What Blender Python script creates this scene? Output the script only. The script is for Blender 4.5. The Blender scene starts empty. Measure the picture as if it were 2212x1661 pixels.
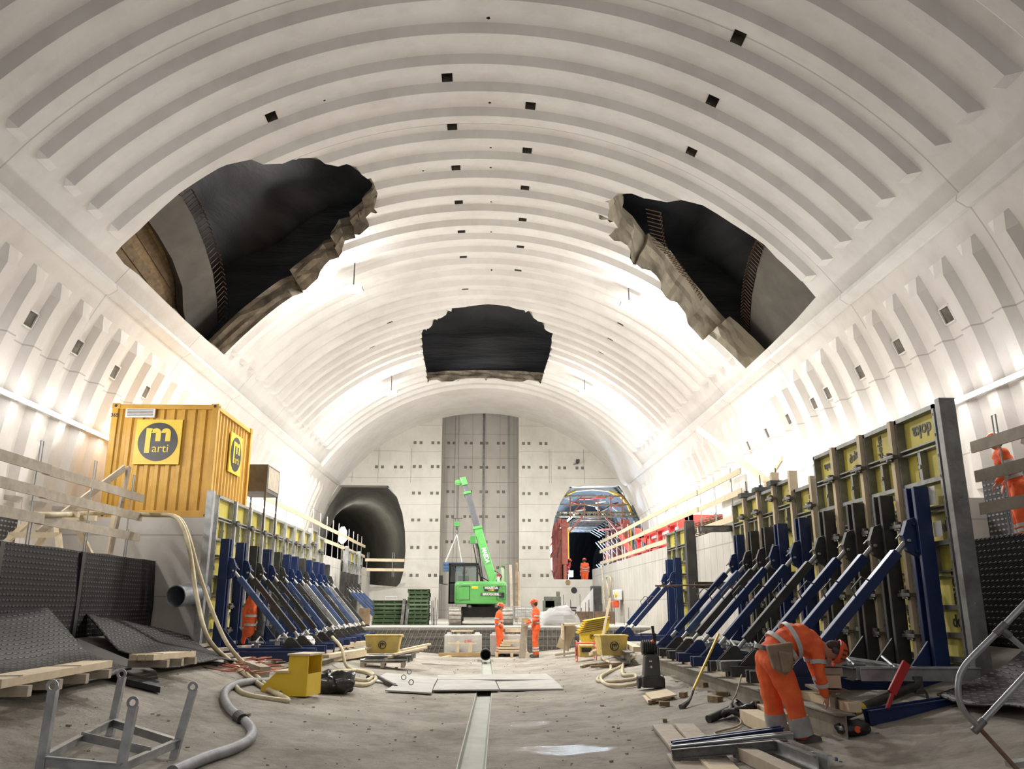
import bpy, bmesh, math, random
from mathutils import Vector, Matrix, noise
from mathutils.geometry import delaunay_2d_cdt
random.seed(7)
PI = math.pi
sc = bpy.context.scene
COL = sc.collection
# ------------------------------------------------------------------ camera
EYE, FPX = 1.75, 1780.0
PITCH = math.atan((1305 - 830.5) / FPX)
YAW = math.atan((1106 - 1040) / FPX * math.cos(PITCH))
FWD = Vector((math.sin(YAW) * math.cos(PITCH), math.cos(YAW) * math.cos(PITCH), math.sin(PITCH)))
RGT = Vector((math.cos(YAW), -math.sin(YAW), 0))
UPV = RGT.cross(FWD)
CAMP = Vector((0, 0, EYE))
cd = bpy.data.cameras.new('camera')
cam = bpy.data.objects.new('camera', cd)
COL.objects.link(cam)
cam.matrix_world = Matrix(((RGT.x, UPV.x, -FWD.x, 0), (RGT.y, UPV.y, -FWD.y, 0), (RGT.z, UPV.z, -FWD.z, EYE), (0, 0, 0, 1)))
cd.sensor_width = 36.0
cd.lens = 36.0 * FPX / 2212
cd.clip_end = 300
sc.camera = cam
sc.view_settings.view_transform = 'Standard'
sc.view_settings.look = 'None'
sc.view_settings.gamma = 1.0
sc.view_settings.use_curve_mapping = False
sc.view_settings.exposure = 2.08
# ------------------------------------------------------------------ world: dim grey ambient fill, added; it enters at the open end behind
w = bpy.data.worlds.new('world'); sc.world = w; w.use_nodes = True
bg = w.node_tree.nodes['Background']
bg.inputs['Color'].default_value = (0.92, 0.9, 0.95, 1)
bg.inputs['Strength'].default_value = 0.13

def area(name, loc, size, size_y, power, color, target):
    l = bpy.data.lights.new(name, 'AREA'); l.shape = 'RECTANGLE'; l.size = size; l.size_y = size_y
    l.energy = power; l.color = color
    o = bpy.data.objects.new(name, l); COL.objects.link(o); o.location = loc
    o.rotation_euler = (Vector(target) - Vector(loc)).to_track_quat('-Z', 'Y').to_euler()
    return o
def striplight(name, x, y0, y1, z, power, color=(1, 0.97, 0.95)):
    """one long tube run along the side wall, shining into the hall"""
    s = -1 if x > 0 else 1
    l = bpy.data.lights.new(name, 'AREA'); l.shape = 'RECTANGLE'; l.size = 0.12; l.size_y = y1 - y0
    l.energy = power; l.color = color
    o = bpy.data.objects.new(name, l); COL.objects.link(o)
    o.location = (x + s * 0.1, (y0 + y1) / 2, z)
    zaxis = Vector((-s * 1.0, 0, 0.12)).normalized(); yaxis = Vector((0, 1, 0)); xaxis = yaxis.cross(zaxis)
    o.rotation_euler = Matrix((xaxis, yaxis, zaxis)).transposed().to_euler()
    return o
striplight('strip_light_left', -9.06, 11.5, 18.0, 5.62, 48)
striplight('strip_light_left', -9.06, 21.8, 42, 5.62, 112)
striplight('strip_light_right', 9.06, 12, 42, 5.5, 155)
FLOODS = [(-4.0, 23.6, 11.0), (-4.2, 36.4, 11.0), (4.65, 24.6, 11.0), (4.6, 36.0, 11.0)]
def spot(name, loc, target, power, angle, color, r=0.15, blend=0.5):
    l = bpy.data.lights.new(name, 'SPOT'); l.energy = power; l.color = color
    l.spot_size = math.radians(angle); l.spot_blend = blend; l.shadow_soft_size = r
    o = bpy.data.objects.new(name, l); COL.objects.link(o); o.location = loc
    o.rotation_euler = (Vector(target) - Vector(loc)).to_track_quat('-Z', 'Y').to_euler()
    return o
def point(name, loc, power, color, r=0.2):
    l = bpy.data.lights.new(name, 'POINT'); l.energy = power; l.color = color; l.shadow_soft_size = r
    o = bpy.data.objects.new(name, l); COL.objects.link(o); o.location = loc
    return o
for i, f in enumerate(FLOODS):
    point('flood_light', (f[0], f[1], f[2] - 0.35), 40, (1, 0.985, 0.95), 0.25)
    spot('flood_beam', (f[0], f[1], f[2] - 0.3), (f[0] * 0.3, f[1] + (-1 if i % 2 == 0 else 2), 0), 600 if i % 2 == 0 else 560, 168, (1, 0.985, 0.95), 0.25, 0.6)
point('tunnel_light_right', (6.6, 50.0, 7.3), 60, (1, 0.98, 0.95), 0.4)
point('tunnel_light_far', (5.75, 55.6, 4.0), 900, (0.55, 0.78, 1), 0.4)
point('added_fill_far_left', (-9.2, 60.0, 7.0), 25, (1, 0.97, 0.85), 0.3)  # unseen fill added deep in the left tunnel to lighten its lining
point('tunnel_light_left', (-6.8, 41.0, 5.0), 160, (1, 0.96, 0.85), 0.15)

# ------------------------------------------------------------------ pixel helper (2212x1661 frame)
def ray(px, py):
    return (FWD * FPX + RGT * (px - 1106) - UPV * (py - 830.5)) / FPX
def at(px, py, X=None, Y=None, Z=None):
    d = ray(px, py)
    if X is not None: t = (X - CAMP.x) / d.x
    elif Y is not None: t = (Y - CAMP.y) / d.y
    else: t = (Z - CAMP.z) / d.z
    return CAMP + d * t
FK = 0.022
def fz(x, y=0):
    return FK * min(x * x, 56)
def atf(px, py, dz=0.0):
    """point where the pixel's ray meets the dished floor"""
    z = 0.0
    for _ in range(30):
        p = at(px, py, Z=z + dz); z = 0.5 * z + 0.5 * fz(p.x)
    return p

# ------------------------------------------------------------------ materials
MATS = {}
def nt(name):
    m = bpy.data.materials.new(name); m.use_nodes = True
    t = m.node_tree; b = t.nodes['Principled BSDF']
    return m, t, b
def mix_noise(t, ca, cb, scale, detail=4, lo=0.35, hi=0.65, coord='Object', rough=0.6, stretch=None):
    N = t.nodes; L = t.links
    if coord == 'World':
        g = N.new('ShaderNodeNewGeometry'); src = g.outputs['Position']
    else:
        tc = N.new('ShaderNodeTexCoord'); src = tc.outputs[coord]
    if stretch:
        mp = N.new('ShaderNodeMapping'); mp.inputs['Scale'].default_value = stretch
        L.new(src, mp.inputs['Vector']); src = mp.outputs['Vector']
    n = N.new('ShaderNodeTexNoise'); n.inputs['Scale'].default_value = scale; n.inputs['Detail'].default_value = detail
    n.inputs['Roughness'].default_value = rough
    L.new(src, n.inputs['Vector'])
    r = N.new('ShaderNodeValToRGB'); r.color_ramp.elements[0].position = lo; r.color_ramp.elements[1].position = hi
    r.color_ramp.elements[0].color = (*ca, 1); r.color_ramp.elements[1].color = (*cb, 1)
    L.new(n.outputs['Fac'], r.inputs['Fac'])
    return r.outputs['Color'], n.outputs['Fac'], src
def bump(t, b, fac, strength=0.3, dist=0.02):
    bn = t.nodes.new('ShaderNodeBump'); bn.inputs['Strength'].default_value = strength; bn.inputs['Distance'].default_value = dist
    t.links.new(fac, bn.inputs['Height']); t.links.new(bn.outputs['Normal'], b.inputs['Normal'])
    return bn
def mat(name, ca, cb=None, scale=6, rough=0.6, metal=0.0, bs=0.0, bd=0.01, stretch=None, lo=0.35, hi=0.65, detail=4, coord='Object', spec=0.5):
    if name in MATS: return MATS[name]
    m, t, b = nt(name)
    if cb is None: cb = tuple(c * 0.8 for c in ca)
    c, f, src = mix_noise(t, ca, cb, scale, detail, lo, hi, coord, 0.6, stretch)
    t.links.new(c, b.inputs['Base Color'])
    b.inputs['Roughness'].default_value = rough; b.inputs['Metallic'].default_value = metal
    b.inputs['Specular IOR Level'].default_value = spec
    if bs: bump(t, b, f, bs, bd)
    MATS[name] = m
    return m
def emis(name, col, strength):
    m, t, b = nt(name)
    b.inputs['Base Color'].default_value = (*col, 1)
    b.inputs['Emission Color'].default_value = (*col, 1); b.inputs['Emission Strength'].default_value = strength
    MATS[name] = m
    return m
def mixc(t, fac, a, b_, mode='MIX'):
    n = t.nodes.new('ShaderNodeMix'); n.data_type = 'RGBA'; n.blend_type = mode
    if isinstance(fac, float): n.inputs[0].default_value = fac
    else: t.links.new(fac, n.inputs[0])
    for i, v in ((6, a), (7, b_)):
        if isinstance(v, tuple): n.inputs[i].default_value = (*v, 1)
        else: t.links.new(v, n.inputs[i])
    return n.outputs[2]
def mth(t, op, a, b_=None, c=None):
    n = t.nodes.new('ShaderNodeMath'); n.operation = op
    for i, v in enumerate((a, b_, c)):
        if v is None: continue
        if isinstance(v, (int, float)): n.inputs[i].default_value = v
        else: t.links.new(v, n.inputs[i])
    return n.outputs[0]

def concrete_joint(name, ca, cb, dirt, yper=4.8, yoff=12.7, ring=True, zper=None, zoff=0, xper=None, xoff=0, yper2=None, bs=0.25):
    """cast concrete: mottled, with thin dark casting joints at regular steps"""
    m, t, b = nt(name); N = t.nodes; L = t.links
    g = N.new('ShaderNodeNewGeometry')
    c, f, src = mix_noise(t, ca, cb, 0.45, 8, 0.32, 0.72, 'World', 0.65)
    n2 = N.new('ShaderNodeTexNoise'); n2.inputs['Scale'].default_value = 2.6; n2.inputs['Detail'].default_value = 6
    mp = N.new('ShaderNodeMapping'); mp.inputs['Scale'].default_value = (1, 1, 0.35)
    L.new(g.outputs['Position'], mp.inputs['Vector']); L.new(mp.outputs['Vector'], n2.inputs['Vector'])
    st = mth(t, 'MULTIPLY', mth(t, 'SUBTRACT', n2.outputs['Fac'], 0.5), 0.55)
    st = mth(t, 'MAXIMUM', st, 0.0)
    c = mixc(t, st, c, dirt)
    sep = N.new('ShaderNodeSeparateXYZ'); L.new(g.outputs['Position'], sep.inputs[0])
    masks = []
    def line(axis, per, off, wdt):
        v = mth(t, 'SUBTRACT', sep.outputs[axis], off)
        v = mth(t, 'DIVIDE', v, per); v = mth(t, 'FRACT', v)
        v = mth(t, 'MULTIPLY', v, per)
        return mth(t, 'LESS_THAN', v, wdt)
    if ring: masks.append(line(1, yper, yoff, 0.035))
    if zper: masks.append(line(2, zper, zoff, 0.03))
    if xper: masks.append(line(0, xper, xoff, 0.022))
    if yper2: masks.append(line(1, yper2, 0.0, 0.035))
    for mk_ in masks:
        c = mixc(t, mth(t, 'MULTIPLY', mk_, 0.55), c, dirt)
    L.new(c, b.inputs['Base Color'])
    b.inputs['Roughness'].default_value = 0.75
    b.inputs['Specular IOR Level'].default_value = 0.3
    n3 = N.new('ShaderNodeTexNoise'); n3.inputs['Scale'].default_value = 9; n3.inputs['Detail'].default_value = 5
    L.new(g.outputs['Position'], n3.inputs['Vector'])
    bump(t, b, n3.outputs['Fac'], bs, 0.02)
    MATS[name] = m
    return m

M_vault = concrete_joint('vault_concrete', (0.60, 0.575, 0.545), (0.73, 0.715, 0.69), (0.30, 0.27, 0.24))
M_wall = concrete_joint('wall_concrete', (0.64, 0.60, 0.555), (0.75, 0.72, 0.685), (0.30, 0.27, 0.24), zper=2.1, zoff=0.4)
M_end = concrete_joint('end_concrete', (0.50, 0.48, 0.43), (0.64, 0.62, 0.575), (0.20, 0.19, 0.17), ring=False, zper=1.555, zoff=2.66, xper=None)
M_bench = concrete_joint('bench_concrete', (0.44, 0.42, 0.385), (0.60, 0.575, 0.53), (0.22, 0.2, 0.18), ring=False, zper=1.35, zoff=0.55, yper2=0.62)
M_cut = mat('broken_concrete', (0.42, 0.36, 0.27), (0.16, 0.13, 0.10), 1.8, 0.9, bs=0.8, bd=0.06, coord='World', detail=8)
M_cutp = mat('broken_concrete_pale', (0.62, 0.56, 0.44), (0.20, 0.17, 0.13), 0.9, 0.9, bs=0.8, bd=0.05, coord='World', detail=8, lo=0.5, hi=0.72)
M_membr = mat('black_membrane', (0.04, 0.042, 0.047), (0.085, 0.088, 0.097), 0.8, 0.5, bs=0.8, bd=0.15, coord='World', stretch=(0.3, 0.3, 2.2), detail=6)
M_shotcrete = mat('grey_lining', (0.10, 0.092, 0.08), (0.135, 0.125, 0.11), 1.2, 0.9, bs=0.3, coord='World')
M_pocket = mat('pocket_grey', (0.20, 0.18, 0.15), (0.10, 0.09, 0.075), 4, 0.9, coord='World')
M_tunneldark = mat('tunnel_lining', (0.38, 0.37, 0.33), (0.27, 0.26, 0.235), 0.5, 0.85, coord='World', bs=0.3)

def floor_mat():
    m, t, b = nt('muddy_concrete'); N = t.nodes; L = t.links
    c, f, src = mix_noise(t, (0.27, 0.24, 0.195), (0.56, 0.52, 0.45), 0.7, 12, 0.34, 0.66, 'World', 0.72)
    n2 = N.new('ShaderNodeTexNoise'); n2.inputs['Scale'].default_value = 3.5; n2.inputs['Detail'].default_value = 10; n2.inputs['Roughness'].default_value = 0.7
    mp = N.new('ShaderNodeMapping'); mp.inputs['Scale'].default_value = (1.0, 1.0, 1)
    L.new(src, mp.inputs['Vector']); L.new(mp.outputs['Vector'], n2.inputs['Vector'])
    k = mth(t, 'MULTIPLY', mth(t, 'MAXIMUM', mth(t, 'SUBTRACT', n2.outputs['Fac'], 0.52), 0.0), 3.2)
    c = mixc(t, mth(t, 'MINIMUM', k, 0.6), c, (0.19, 0.165, 0.13))
    # wet puddles with their own outline
    sep = N.new('ShaderNodeSeparateXYZ'); L.new(src, sep.inputs[0])
    n4 = N.new('ShaderNodeTexNoise'); n4.inputs['Scale'].default_value = 2.2; L.new(src, n4.inputs['Vector'])
    wet = None
    for (cx, cy, rx, ry) in ((1.08, 10.9, 0.62, 0.42), (0.72, 13.3, 0.35, 0.3), (-1.1, 25.6, 0.75, 0.35), (2.6, 9.5, 0.4, 0.25)):
        dx = mth(t, 'DIVIDE', mth(t, 'SUBTRACT', sep.outputs[0], cx), rx)
        dy = mth(t, 'DIVIDE', mth(t, 'SUBTRACT', sep.outputs[1], cy), ry)
        d = mth(t, 'SQRT', mth(t, 'ADD', mth(t, 'MULTIPLY', dx, dx), mth(t, 'MULTIPLY', dy, dy)))
        d = mth(t, 'ADD', d, mth(t, 'MULTIPLY', mth(t, 'SUBTRACT', n4.outputs['Fac'], 0.5), 1.6))
        v = N.new('ShaderNodeMapRange'); v.inputs[1].default_value = 1.05; v.inputs[2].default_value = 0.75
        L.new(d, v.inputs[0])
        wet = v.outputs[0] if wet is None else mth(t, 'MAXIMUM', wet, v.outputs[0])
    c = mixc(t, mth(t, 'MULTIPLY', wet, 0.65), c, (0.13, 0.105, 0.075))
    L.new(c, b.inputs['Base Color'])
    r = mth(t, 'SUBTRACT', 0.85, mth(t, 'MULTIPLY', wet, 0.72)); L.new(r, b.inputs['Roughness'])
    n3 = N.new('ShaderNodeTexNoise'); n3.inputs['Scale'].default_value = 4.5; n3.inputs['Detail'].default_value = 12; n3.inputs['Roughness'].default_value = 0.72
    L.new(mp.outputs['Vector'], n3.inputs['Vector'])
    h = mth(t, 'MULTIPLY', n3.outputs['Fac'], mth(t, 'SUBTRACT', 1.0, mth(t, 'MULTIPLY', wet, 0.8)))
    bump(t, b, h, 0.9, 0.10)
    return m
M_floor = floor_mat()

def wood(name, ca, cb):
    m, t, b = nt(name); N = t.nodes; L = t.links
    c, f, src = mix_noise(t, ca, cb, 5, 6, 0.3, 0.7, 'Object', 0.6, (1.2, 1.2, 1.2))
    n = N.new('ShaderNodeTexNoise'); n.inputs['Scale'].default_value = 1.3; n.inputs['Detail'].default_value = 2
    L.new(src, n.inputs['Vector'])
    c = mixc(t, mth(t, 'MULTIPLY', n.outputs['Fac'], 0.35), c, tuple(x * 0.6 for x in ca))
    L.new(c, b.inputs['Base Color']); b.inputs['Roughness'].default_value = 0.75
    bump(t, b, f, 0.2, 0.005)
    MATS[name] = m
    return m
M_wood = wood('pale_timber', (0.62, 0.50, 0.33), (0.74, 0.63, 0.45))
M_woodg = wood('weathered_timber', (0.36, 0.30, 0.23), (0.50, 0.44, 0.35))
M_woodd = wood('old_brown_timber', (0.15, 0.10, 0.055), (0.34, 0.24, 0.13))
M_woodl = wood('lagging_timber', (0.20, 0.125, 0.06), (0.42, 0.29, 0.15))
M_plyback = mat('stained_form_face', (0.10, 0.085, 0.06), (0.06, 0.05, 0.04), 3, 0.7, coord='World')
M_plyY = mat('yellow_plywood', (0.72, 0.62, 0.10), (0.52, 0.45, 0.10), 2.2, 0.55, coord='World')
M_galv = mat('galvanised_steel', (0.46, 0.47, 0.47), (0.30, 0.31, 0.31), 5, 0.42, 0.55, coord='World')
M_galvl = mat('pale_painted_steel', (0.62, 0.62, 0.60), (0.44, 0.43, 0.40), 5, 0.5, 0.2, coord='World')
M_steel = mat('dull_steel', (0.20, 0.195, 0.185), (0.10, 0.095, 0.09), 6, 0.5, 0.6, coord='World')
M_frame = mat('panel_frame_steel', (0.30, 0.31, 0.30), (0.19, 0.19, 0.185), 4, 0.5, 0.5, coord='World')  # darker than the galvanised steel, shade put into the colour
M_blue = mat('blue_paint', (0.009, 0.022, 0.085), (0.013, 0.032, 0.12), 3, 0.4, 0.1, coord='World')
M_bluel = mat('worn_blue_paint', (0.04, 0.075, 0.19), (0.09, 0.13, 0.25), 3, 0.4, 0.1, coord='World')
M_dark = mat('dark_grey_paint', (0.035, 0.035, 0.035), (0.07, 0.068, 0.062), 3, 0.5, 0.2, coord='World')
M_black = mat('black_plastic', (0.015, 0.015, 0.016), (0.03, 0.03, 0.03), 4, 0.45)
M_rub = mat('rubber', (0.03, 0.03, 0.03), (0.05, 0.05, 0.045), 8, 0.7)
M_rust = mat('rusty_steel', (0.16, 0.085, 0.05), (0.25, 0.17, 0.11), 6, 0.8, 0.2, coord='World')
M_yel = mat('yellow_paint', (0.80, 0.58, 0.04), (0.70, 0.47, 0.03), 2, 0.45, coord='World')
M_yeld = mat('dirty_yellow_plastic', (0.72, 0.52, 0.10), (0.45, 0.36, 0.16), 3.5, 0.6, coord='World')
M_cont = mat('container_yellow', (0.66, 0.385, 0.055), (0.52, 0.28, 0.035), 1.2, 0.45, coord='World', detail=8)
M_green = mat('crane_green', (0.10, 0.36, 0.09), (0.13, 0.42, 0.12), 2, 0.3, coord='World')
M_greend = mat('dirty_green_panels', (0.04, 0.075, 0.03), (0.07, 0.12, 0.05), 3, 0.6, coord='World')
M_white = mat('white_plastic', (0.78, 0.78, 0.76), (0.66, 0.66, 0.64), 3, 0.4)
M_hose = mat('cream_hose', (0.62, 0.54, 0.35), (0.42, 0.35, 0.22), 3, 0.55)
M_hoseg = mat('grey_hose', (0.30, 0.31, 0.33), (0.20, 0.205, 0.21), 4, 0.5, bs=0.1)
M_oran = mat('orange_workwear', (0.95, 0.16, 0.035), (0.80, 0.11, 0.03), 5, 0.75, bs=0.5, bd=0.02)
M_refl = mat('reflective_tape', (0.60, 0.60, 0.58), (0.42, 0.42, 0.40), 9, 0.5)
M_helm = mat('orange_helmet', (0.85, 0.12, 0.04), (0.75, 0.10, 0.035), 5, 0.35)
M_skin = mat('skin', (0.55, 0.31, 0.22), (0.47, 0.25, 0.17), 8, 0.55)
M_boot = mat('work_boots', (0.12, 0.11, 0.10), (0.06, 0.055, 0.05), 8, 0.7)
M_grtrs = mat('grey_cloth', (0.42, 0.41, 0.39), (0.30, 0.29, 0.28), 7, 0.8)
M_red = mat('red_paint', (0.55, 0.03, 0.03), (0.42, 0.03, 0.03), 4, 0.5, coord='World')
M_redo = mat('red_oxide_steel', (0.42, 0.12, 0.08), (0.30, 0.08, 0.06), 4, 0.6, coord='World')
M_conc = mat('block_concrete', (0.56, 0.55, 0.51), (0.44, 0.43, 0.40), 3, 0.85, bs=0.3, coord='World')
M_plate = mat('dusty_steel_plate', (0.34, 0.34, 0.32), (0.45, 0.43, 0.39), 2, 0.6, 0.2, coord='World')
M_glass = None
def glass(name, tint, rough=0.05, alpha=0.25):
    m, t, b = nt(name)
    b.inputs['Base Color'].default_value = (*tint, 1); b.inputs['Roughness'].default_value = rough
    b.inputs['Alpha'].default_value = alpha
    MATS[name] = m
    return m
M_glass = glass('cab_glass', (0.25, 0.3, 0.3), 0.05, 0.35)
M_film = glass('clear_plastic_film', (0.8, 0.8, 0.8), 0.25, 0.45)

def dimple(name, u, v, pu, pv, base=(0.022, 0.021, 0.023), top=(0.10, 0.085, 0.08)):
    """black studded drainage mat: rows of raised studs along world axes u,v"""
    m, t, b = nt(name); N = t.nodes; L = t.links
    g = N.new('ShaderNodeNewGeometry'); sep = N.new('ShaderNodeSeparateXYZ'); L.new(g.outputs['Position'], sep.inputs[0])
    def s(axis, per, ph=0):
        return mth(t, 'SINE', mth(t, 'MULTIPLY', sep.outputs[axis], 2 * PI / per))
    a = s(u, pu); c = s(v, pv)
    h = mth(t, 'ADD', mth(t, 'MULTIPLY', a, 0.5), c)
    k = N.new('ShaderNodeMapRange'); k.inputs[1].default_value = 0.45; k.inputs[2].default_value = 0.95; L.new(h, k.inputs[0])
    n = N.new('ShaderNodeTexNoise'); n.inputs['Scale'].default_value = 1.3; n.inputs['Detail'].default_value = 4; L.new(g.outputs['Position'], n.inputs['Vector'])
    kk = mth(t, 'MULTIPLY', k.outputs[0], n.outputs['Fac'])
    col = mixc(t, kk, base, top)
    L.new(col, b.inputs['Base Color']); b.inputs['Roughness'].default_value = 0.55; b.inputs['Specular IOR Level'].default_value = 0.25
    bump(t, b, k.outputs[0], 1.0, 0.03)
    MATS[name] = m
    return m
M_dimw = dimple('studded_wall_mat', 1, 2, 0.11, 0.085, (0.008, 0.0075, 0.008), (0.085, 0.07, 0.068))
M_dimf = dimple('studded_floor_mat', 1, 0, 0.16, 0.085, (0.010, 0.009, 0.009), (0.17, 0.145, 0.13))
M_mesh = dimple('perforated_mesh', 1, 2, 0.12, 0.09, (0.05, 0.05, 0.055), (0.5, 0.48, 0.46))

# ------------------------------------------------------------------ mesh builder
class MB:
    def __init__(s): s.v = []; s.f = []; s.mi = []
    def add(s, vs, fs, mi=0):
        b = len(s.v); s.v += [Vector(p) for p in vs]
        for f in fs: s.f.append([b + i for i in f]); s.mi.append(mi)
        return s
    def box(s, c, d, rz=0, mi=0, R=None):
        x, y, z = d[0] / 2, d[1] / 2, d[2] / 2
        R = R or Matrix.Rotation(rz, 3, 'Z'); c = Vector(c)
        vs = [c + R @ Vector((a * x, b * y, g * z)) for a in (-1, 1) for b in (-1, 1) for g in (-1, 1)]
        return s.add(vs, [(0, 1, 3, 2), (4, 6, 7, 5), (0, 4, 5, 1), (2, 3, 7, 6), (0, 2, 6, 4), (1, 5, 7, 3)], mi)
    def bb(s, x0, x1, y0, y1, z0, z1, mi=0):
        return s.box(((x0 + x1) / 2, (y0 + y1) / 2, (z0 + z1) / 2), (abs(x1 - x0), abs(y1 - y0), abs(z1 - z0)), mi=mi)
    def bar(s, p0, p1, w, h=None, up=(0, 0, 1), mi=0):
        """rectangular bar, w = sideways, h = along up"""
        h = h or w; p0 = Vector(p0); p1 = Vector(p1); d = (p1 - p0); L = d.length; d.normalize()
        up = Vector(up)
        if abs(d.dot(up)) > 0.98: up = Vector((0, 1, 0))
        sx = d.cross(up).normalized(); uz = sx.cross(d)
        R = Matrix((d, sx, uz)).transposed()
        return s.box((p0 + p1) / 2, (L, w, h), R=R, mi=mi)
    def tube(s, pts, r, n=10, cap=True, mi=0, closed=False):
        pts = [Vector(p) for p in pts]
        rs = r if isinstance(r, (list, tuple)) else [r] * len(pts)
        rings = []; prev = None; m = len(pts)
        for i, p in enumerate(pts):
            if closed: d = pts[(i + 1) % m] - pts[i - 1]
            else: d = (pts[min(i + 1, m - 1)] - pts[max(i - 1, 0)])
            if d.length < 1e-9: d = Vector((0, 0, 1))
            d.normalize()
            if prev is None:
                a = Vector((0, 0, 1)) if abs(d.z) < 0.9 else Vector((1, 0, 0))
                prev = d.cross(a).normalized()
            prev = (prev - d * prev.dot(d)).normalized()
            q = d.cross(prev)
            rings.append([p + (prev * math.cos(2 * PI * k / n) + q * math.sin(2 * PI * k / n)) * rs[i] for k in range(n)])
        vs = [v for rg in rings for v in rg]; fs = []
        for i in range(m if closed else m - 1):
            a, b = i * n, ((i + 1) % m) * n
            for k in range(n): fs.append((a + k, a + (k + 1) % n, b + (k + 1) % n, b + k))
        if cap and not closed: fs.append(tuple(range(n))[::-1]); fs.append(tuple((m - 1) * n + k for k in range(n)))
        return s.add(vs, fs, mi)
    def cyl(s, p0, p1, r, n=14, mi=0): return s.tube([p0, p1], r, n, mi=mi)
    def prism(s, poly, ax, a, b, mi=0):
        """poly of 2D points extruded along axis ax from a to b (poly in the other two axes, in xyz order)"""
        def P(p, t):
            q = list(p); q.insert(ax, t); return q
        n = len(poly); vs = [P(p, a) for p in poly] + [P(p, b) for p in poly]
        fs = [tuple(range(n))[::-1], tuple(range(n, 2 * n))] + [(i, (i + 1) % n, n + (i + 1) % n, n + i) for i in range(n)]
        return s.add(vs, fs, mi)
    def blob(s, c, r, n=10, m=8, mi=0, R=None):
        r = (r, r, r) if isinstance(r, (int, float)) else r
        c = Vector(c); vs = []; fs = []; R = R or Matrix.Identity(3)
        for i in range(m + 1):
            th = PI * i / m
            for k in range(n):
                ph = 2 * PI * k / n
                vs.append(c + R @ Vector((r[0] * math.sin(th) * math.cos(ph), r[1] * math.sin(th) * math.sin(ph), r[2] * math.cos(th))))
        for i in range(m):
            for k in range(n): fs.append((i * n + k, (i + 1) * n + k, (i + 1) * n + (k + 1) % n, i * n + (k + 1) % n))
        return s.add(vs, fs, mi)
    def build(s, name, m, parent=None, smooth=False, bevel=0.0, local=False):
        me = bpy.data.meshes.new(name)
        off = Vector((0, 0, 0))
        if parent is not None and not local: off = parent_world(parent)
        me.from_pydata([tuple(v - off) for v in s.v], [], s.f)
        ms = m if isinstance(m, (list, tuple)) else [m]
        for q in ms: me.materials.append(q)
        if len(ms) > 1:
            for p, k in zip(me.polygons, s.mi): p.material_index = k
        bm = bmesh.new(); bm.from_mesh(me); bmesh.ops.recalc_face_normals(bm, faces=bm.faces); bm.to_mesh(me); bm.free()
        if smooth:
            for p in me.polygons: p.use_smooth = True
            me.set_sharp_from_angle(angle=math.radians(38))
        o = bpy.data.objects.new(name, me); COL.objects.link(o)
        if parent is not None: o.parent = parent
        if bevel:
            bv = o.modifiers.new('bevel', 'BEVEL'); bv.width = bevel; bv.segments = 2; bv.limit_method = 'ANGLE'
        return o
def parent_world(p):
    v = Vector((0, 0, 0))
    while p is not None:
        v += p.location; p = p.parent
    return v
def tag(o, label=None, cat=None, group=None, kind=None):
    if label: o['label'] = label
    if cat: o['category'] = cat
    if group: o['group'] = group
    if kind: o['kind'] = kind
    return o
def thing(name, label, cat, loc=(0, 0, 0), rz=0, group=None):
    o = bpy.data.objects.new(name, None); COL.objects.link(o); o.location = loc; o.rotation_euler = (0, 0, rz)
    o.empty_display_size = 0.1
    return tag(o, label, cat, group)
def struct(o): o['kind'] = 'structure'; return o
def dup(o, parent=None, loc=None, rz=None, label=None, group=None):
    c = o.copy(); COL.objects.link(c)
    if parent is not None: c.parent = parent
    if loc is not None: c.location = loc
    if rz is not None: c.rotation_euler = (0, 0, rz)
    if label: c['label'] = label
    if group: c['group'] = group
    for ch in [x for x in bpy.data.objects if x.parent == o]: dup(ch, c)
    return c
NTH = ['first', 'second', 'third', 'fourth', 'fifth', 'sixth', 'seventh', 'eighth', 'ninth', 'tenth', 'eleventh', 'twelfth', 'thirteenth', 'fourteenth', 'fifteenth', 'sixteenth']
ORD = ['nearest', 'second nearest', 'third nearest', 'fourth nearest', 'fifth nearest', 'sixth nearest', 'seventh nearest', 'eighth nearest', 'ninth nearest', 'tenth nearest', 'eleventh nearest', 'twelfth nearest', 'thirteenth nearest', 'fourteenth nearest', 'fifteenth nearest', 'sixteenth nearest', 'seventeenth nearest', 'eighteenth nearest']
def smooth_path(pts, n=6):
    """Catmull-Rom through the points"""
    P = [Vector(p) for p in pts]; P = [P[0] * 2 - P[1]] + P + [P[-1] * 2 - P[-2]]; out = []
    for i in range(1, len(P) - 2):
        for k in range(n):
            t = k / n; a, b, c, d = P[i - 1], P[i], P[i + 1], P[i + 2]
            out.append(0.5 * ((2 * b) + (c - a) * t + (2 * a - 5 * b + 4 * c - d) * t * t + (3 * b - a - 3 * c + d) * t ** 3))
    out.append(P[-2]); return out
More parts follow.
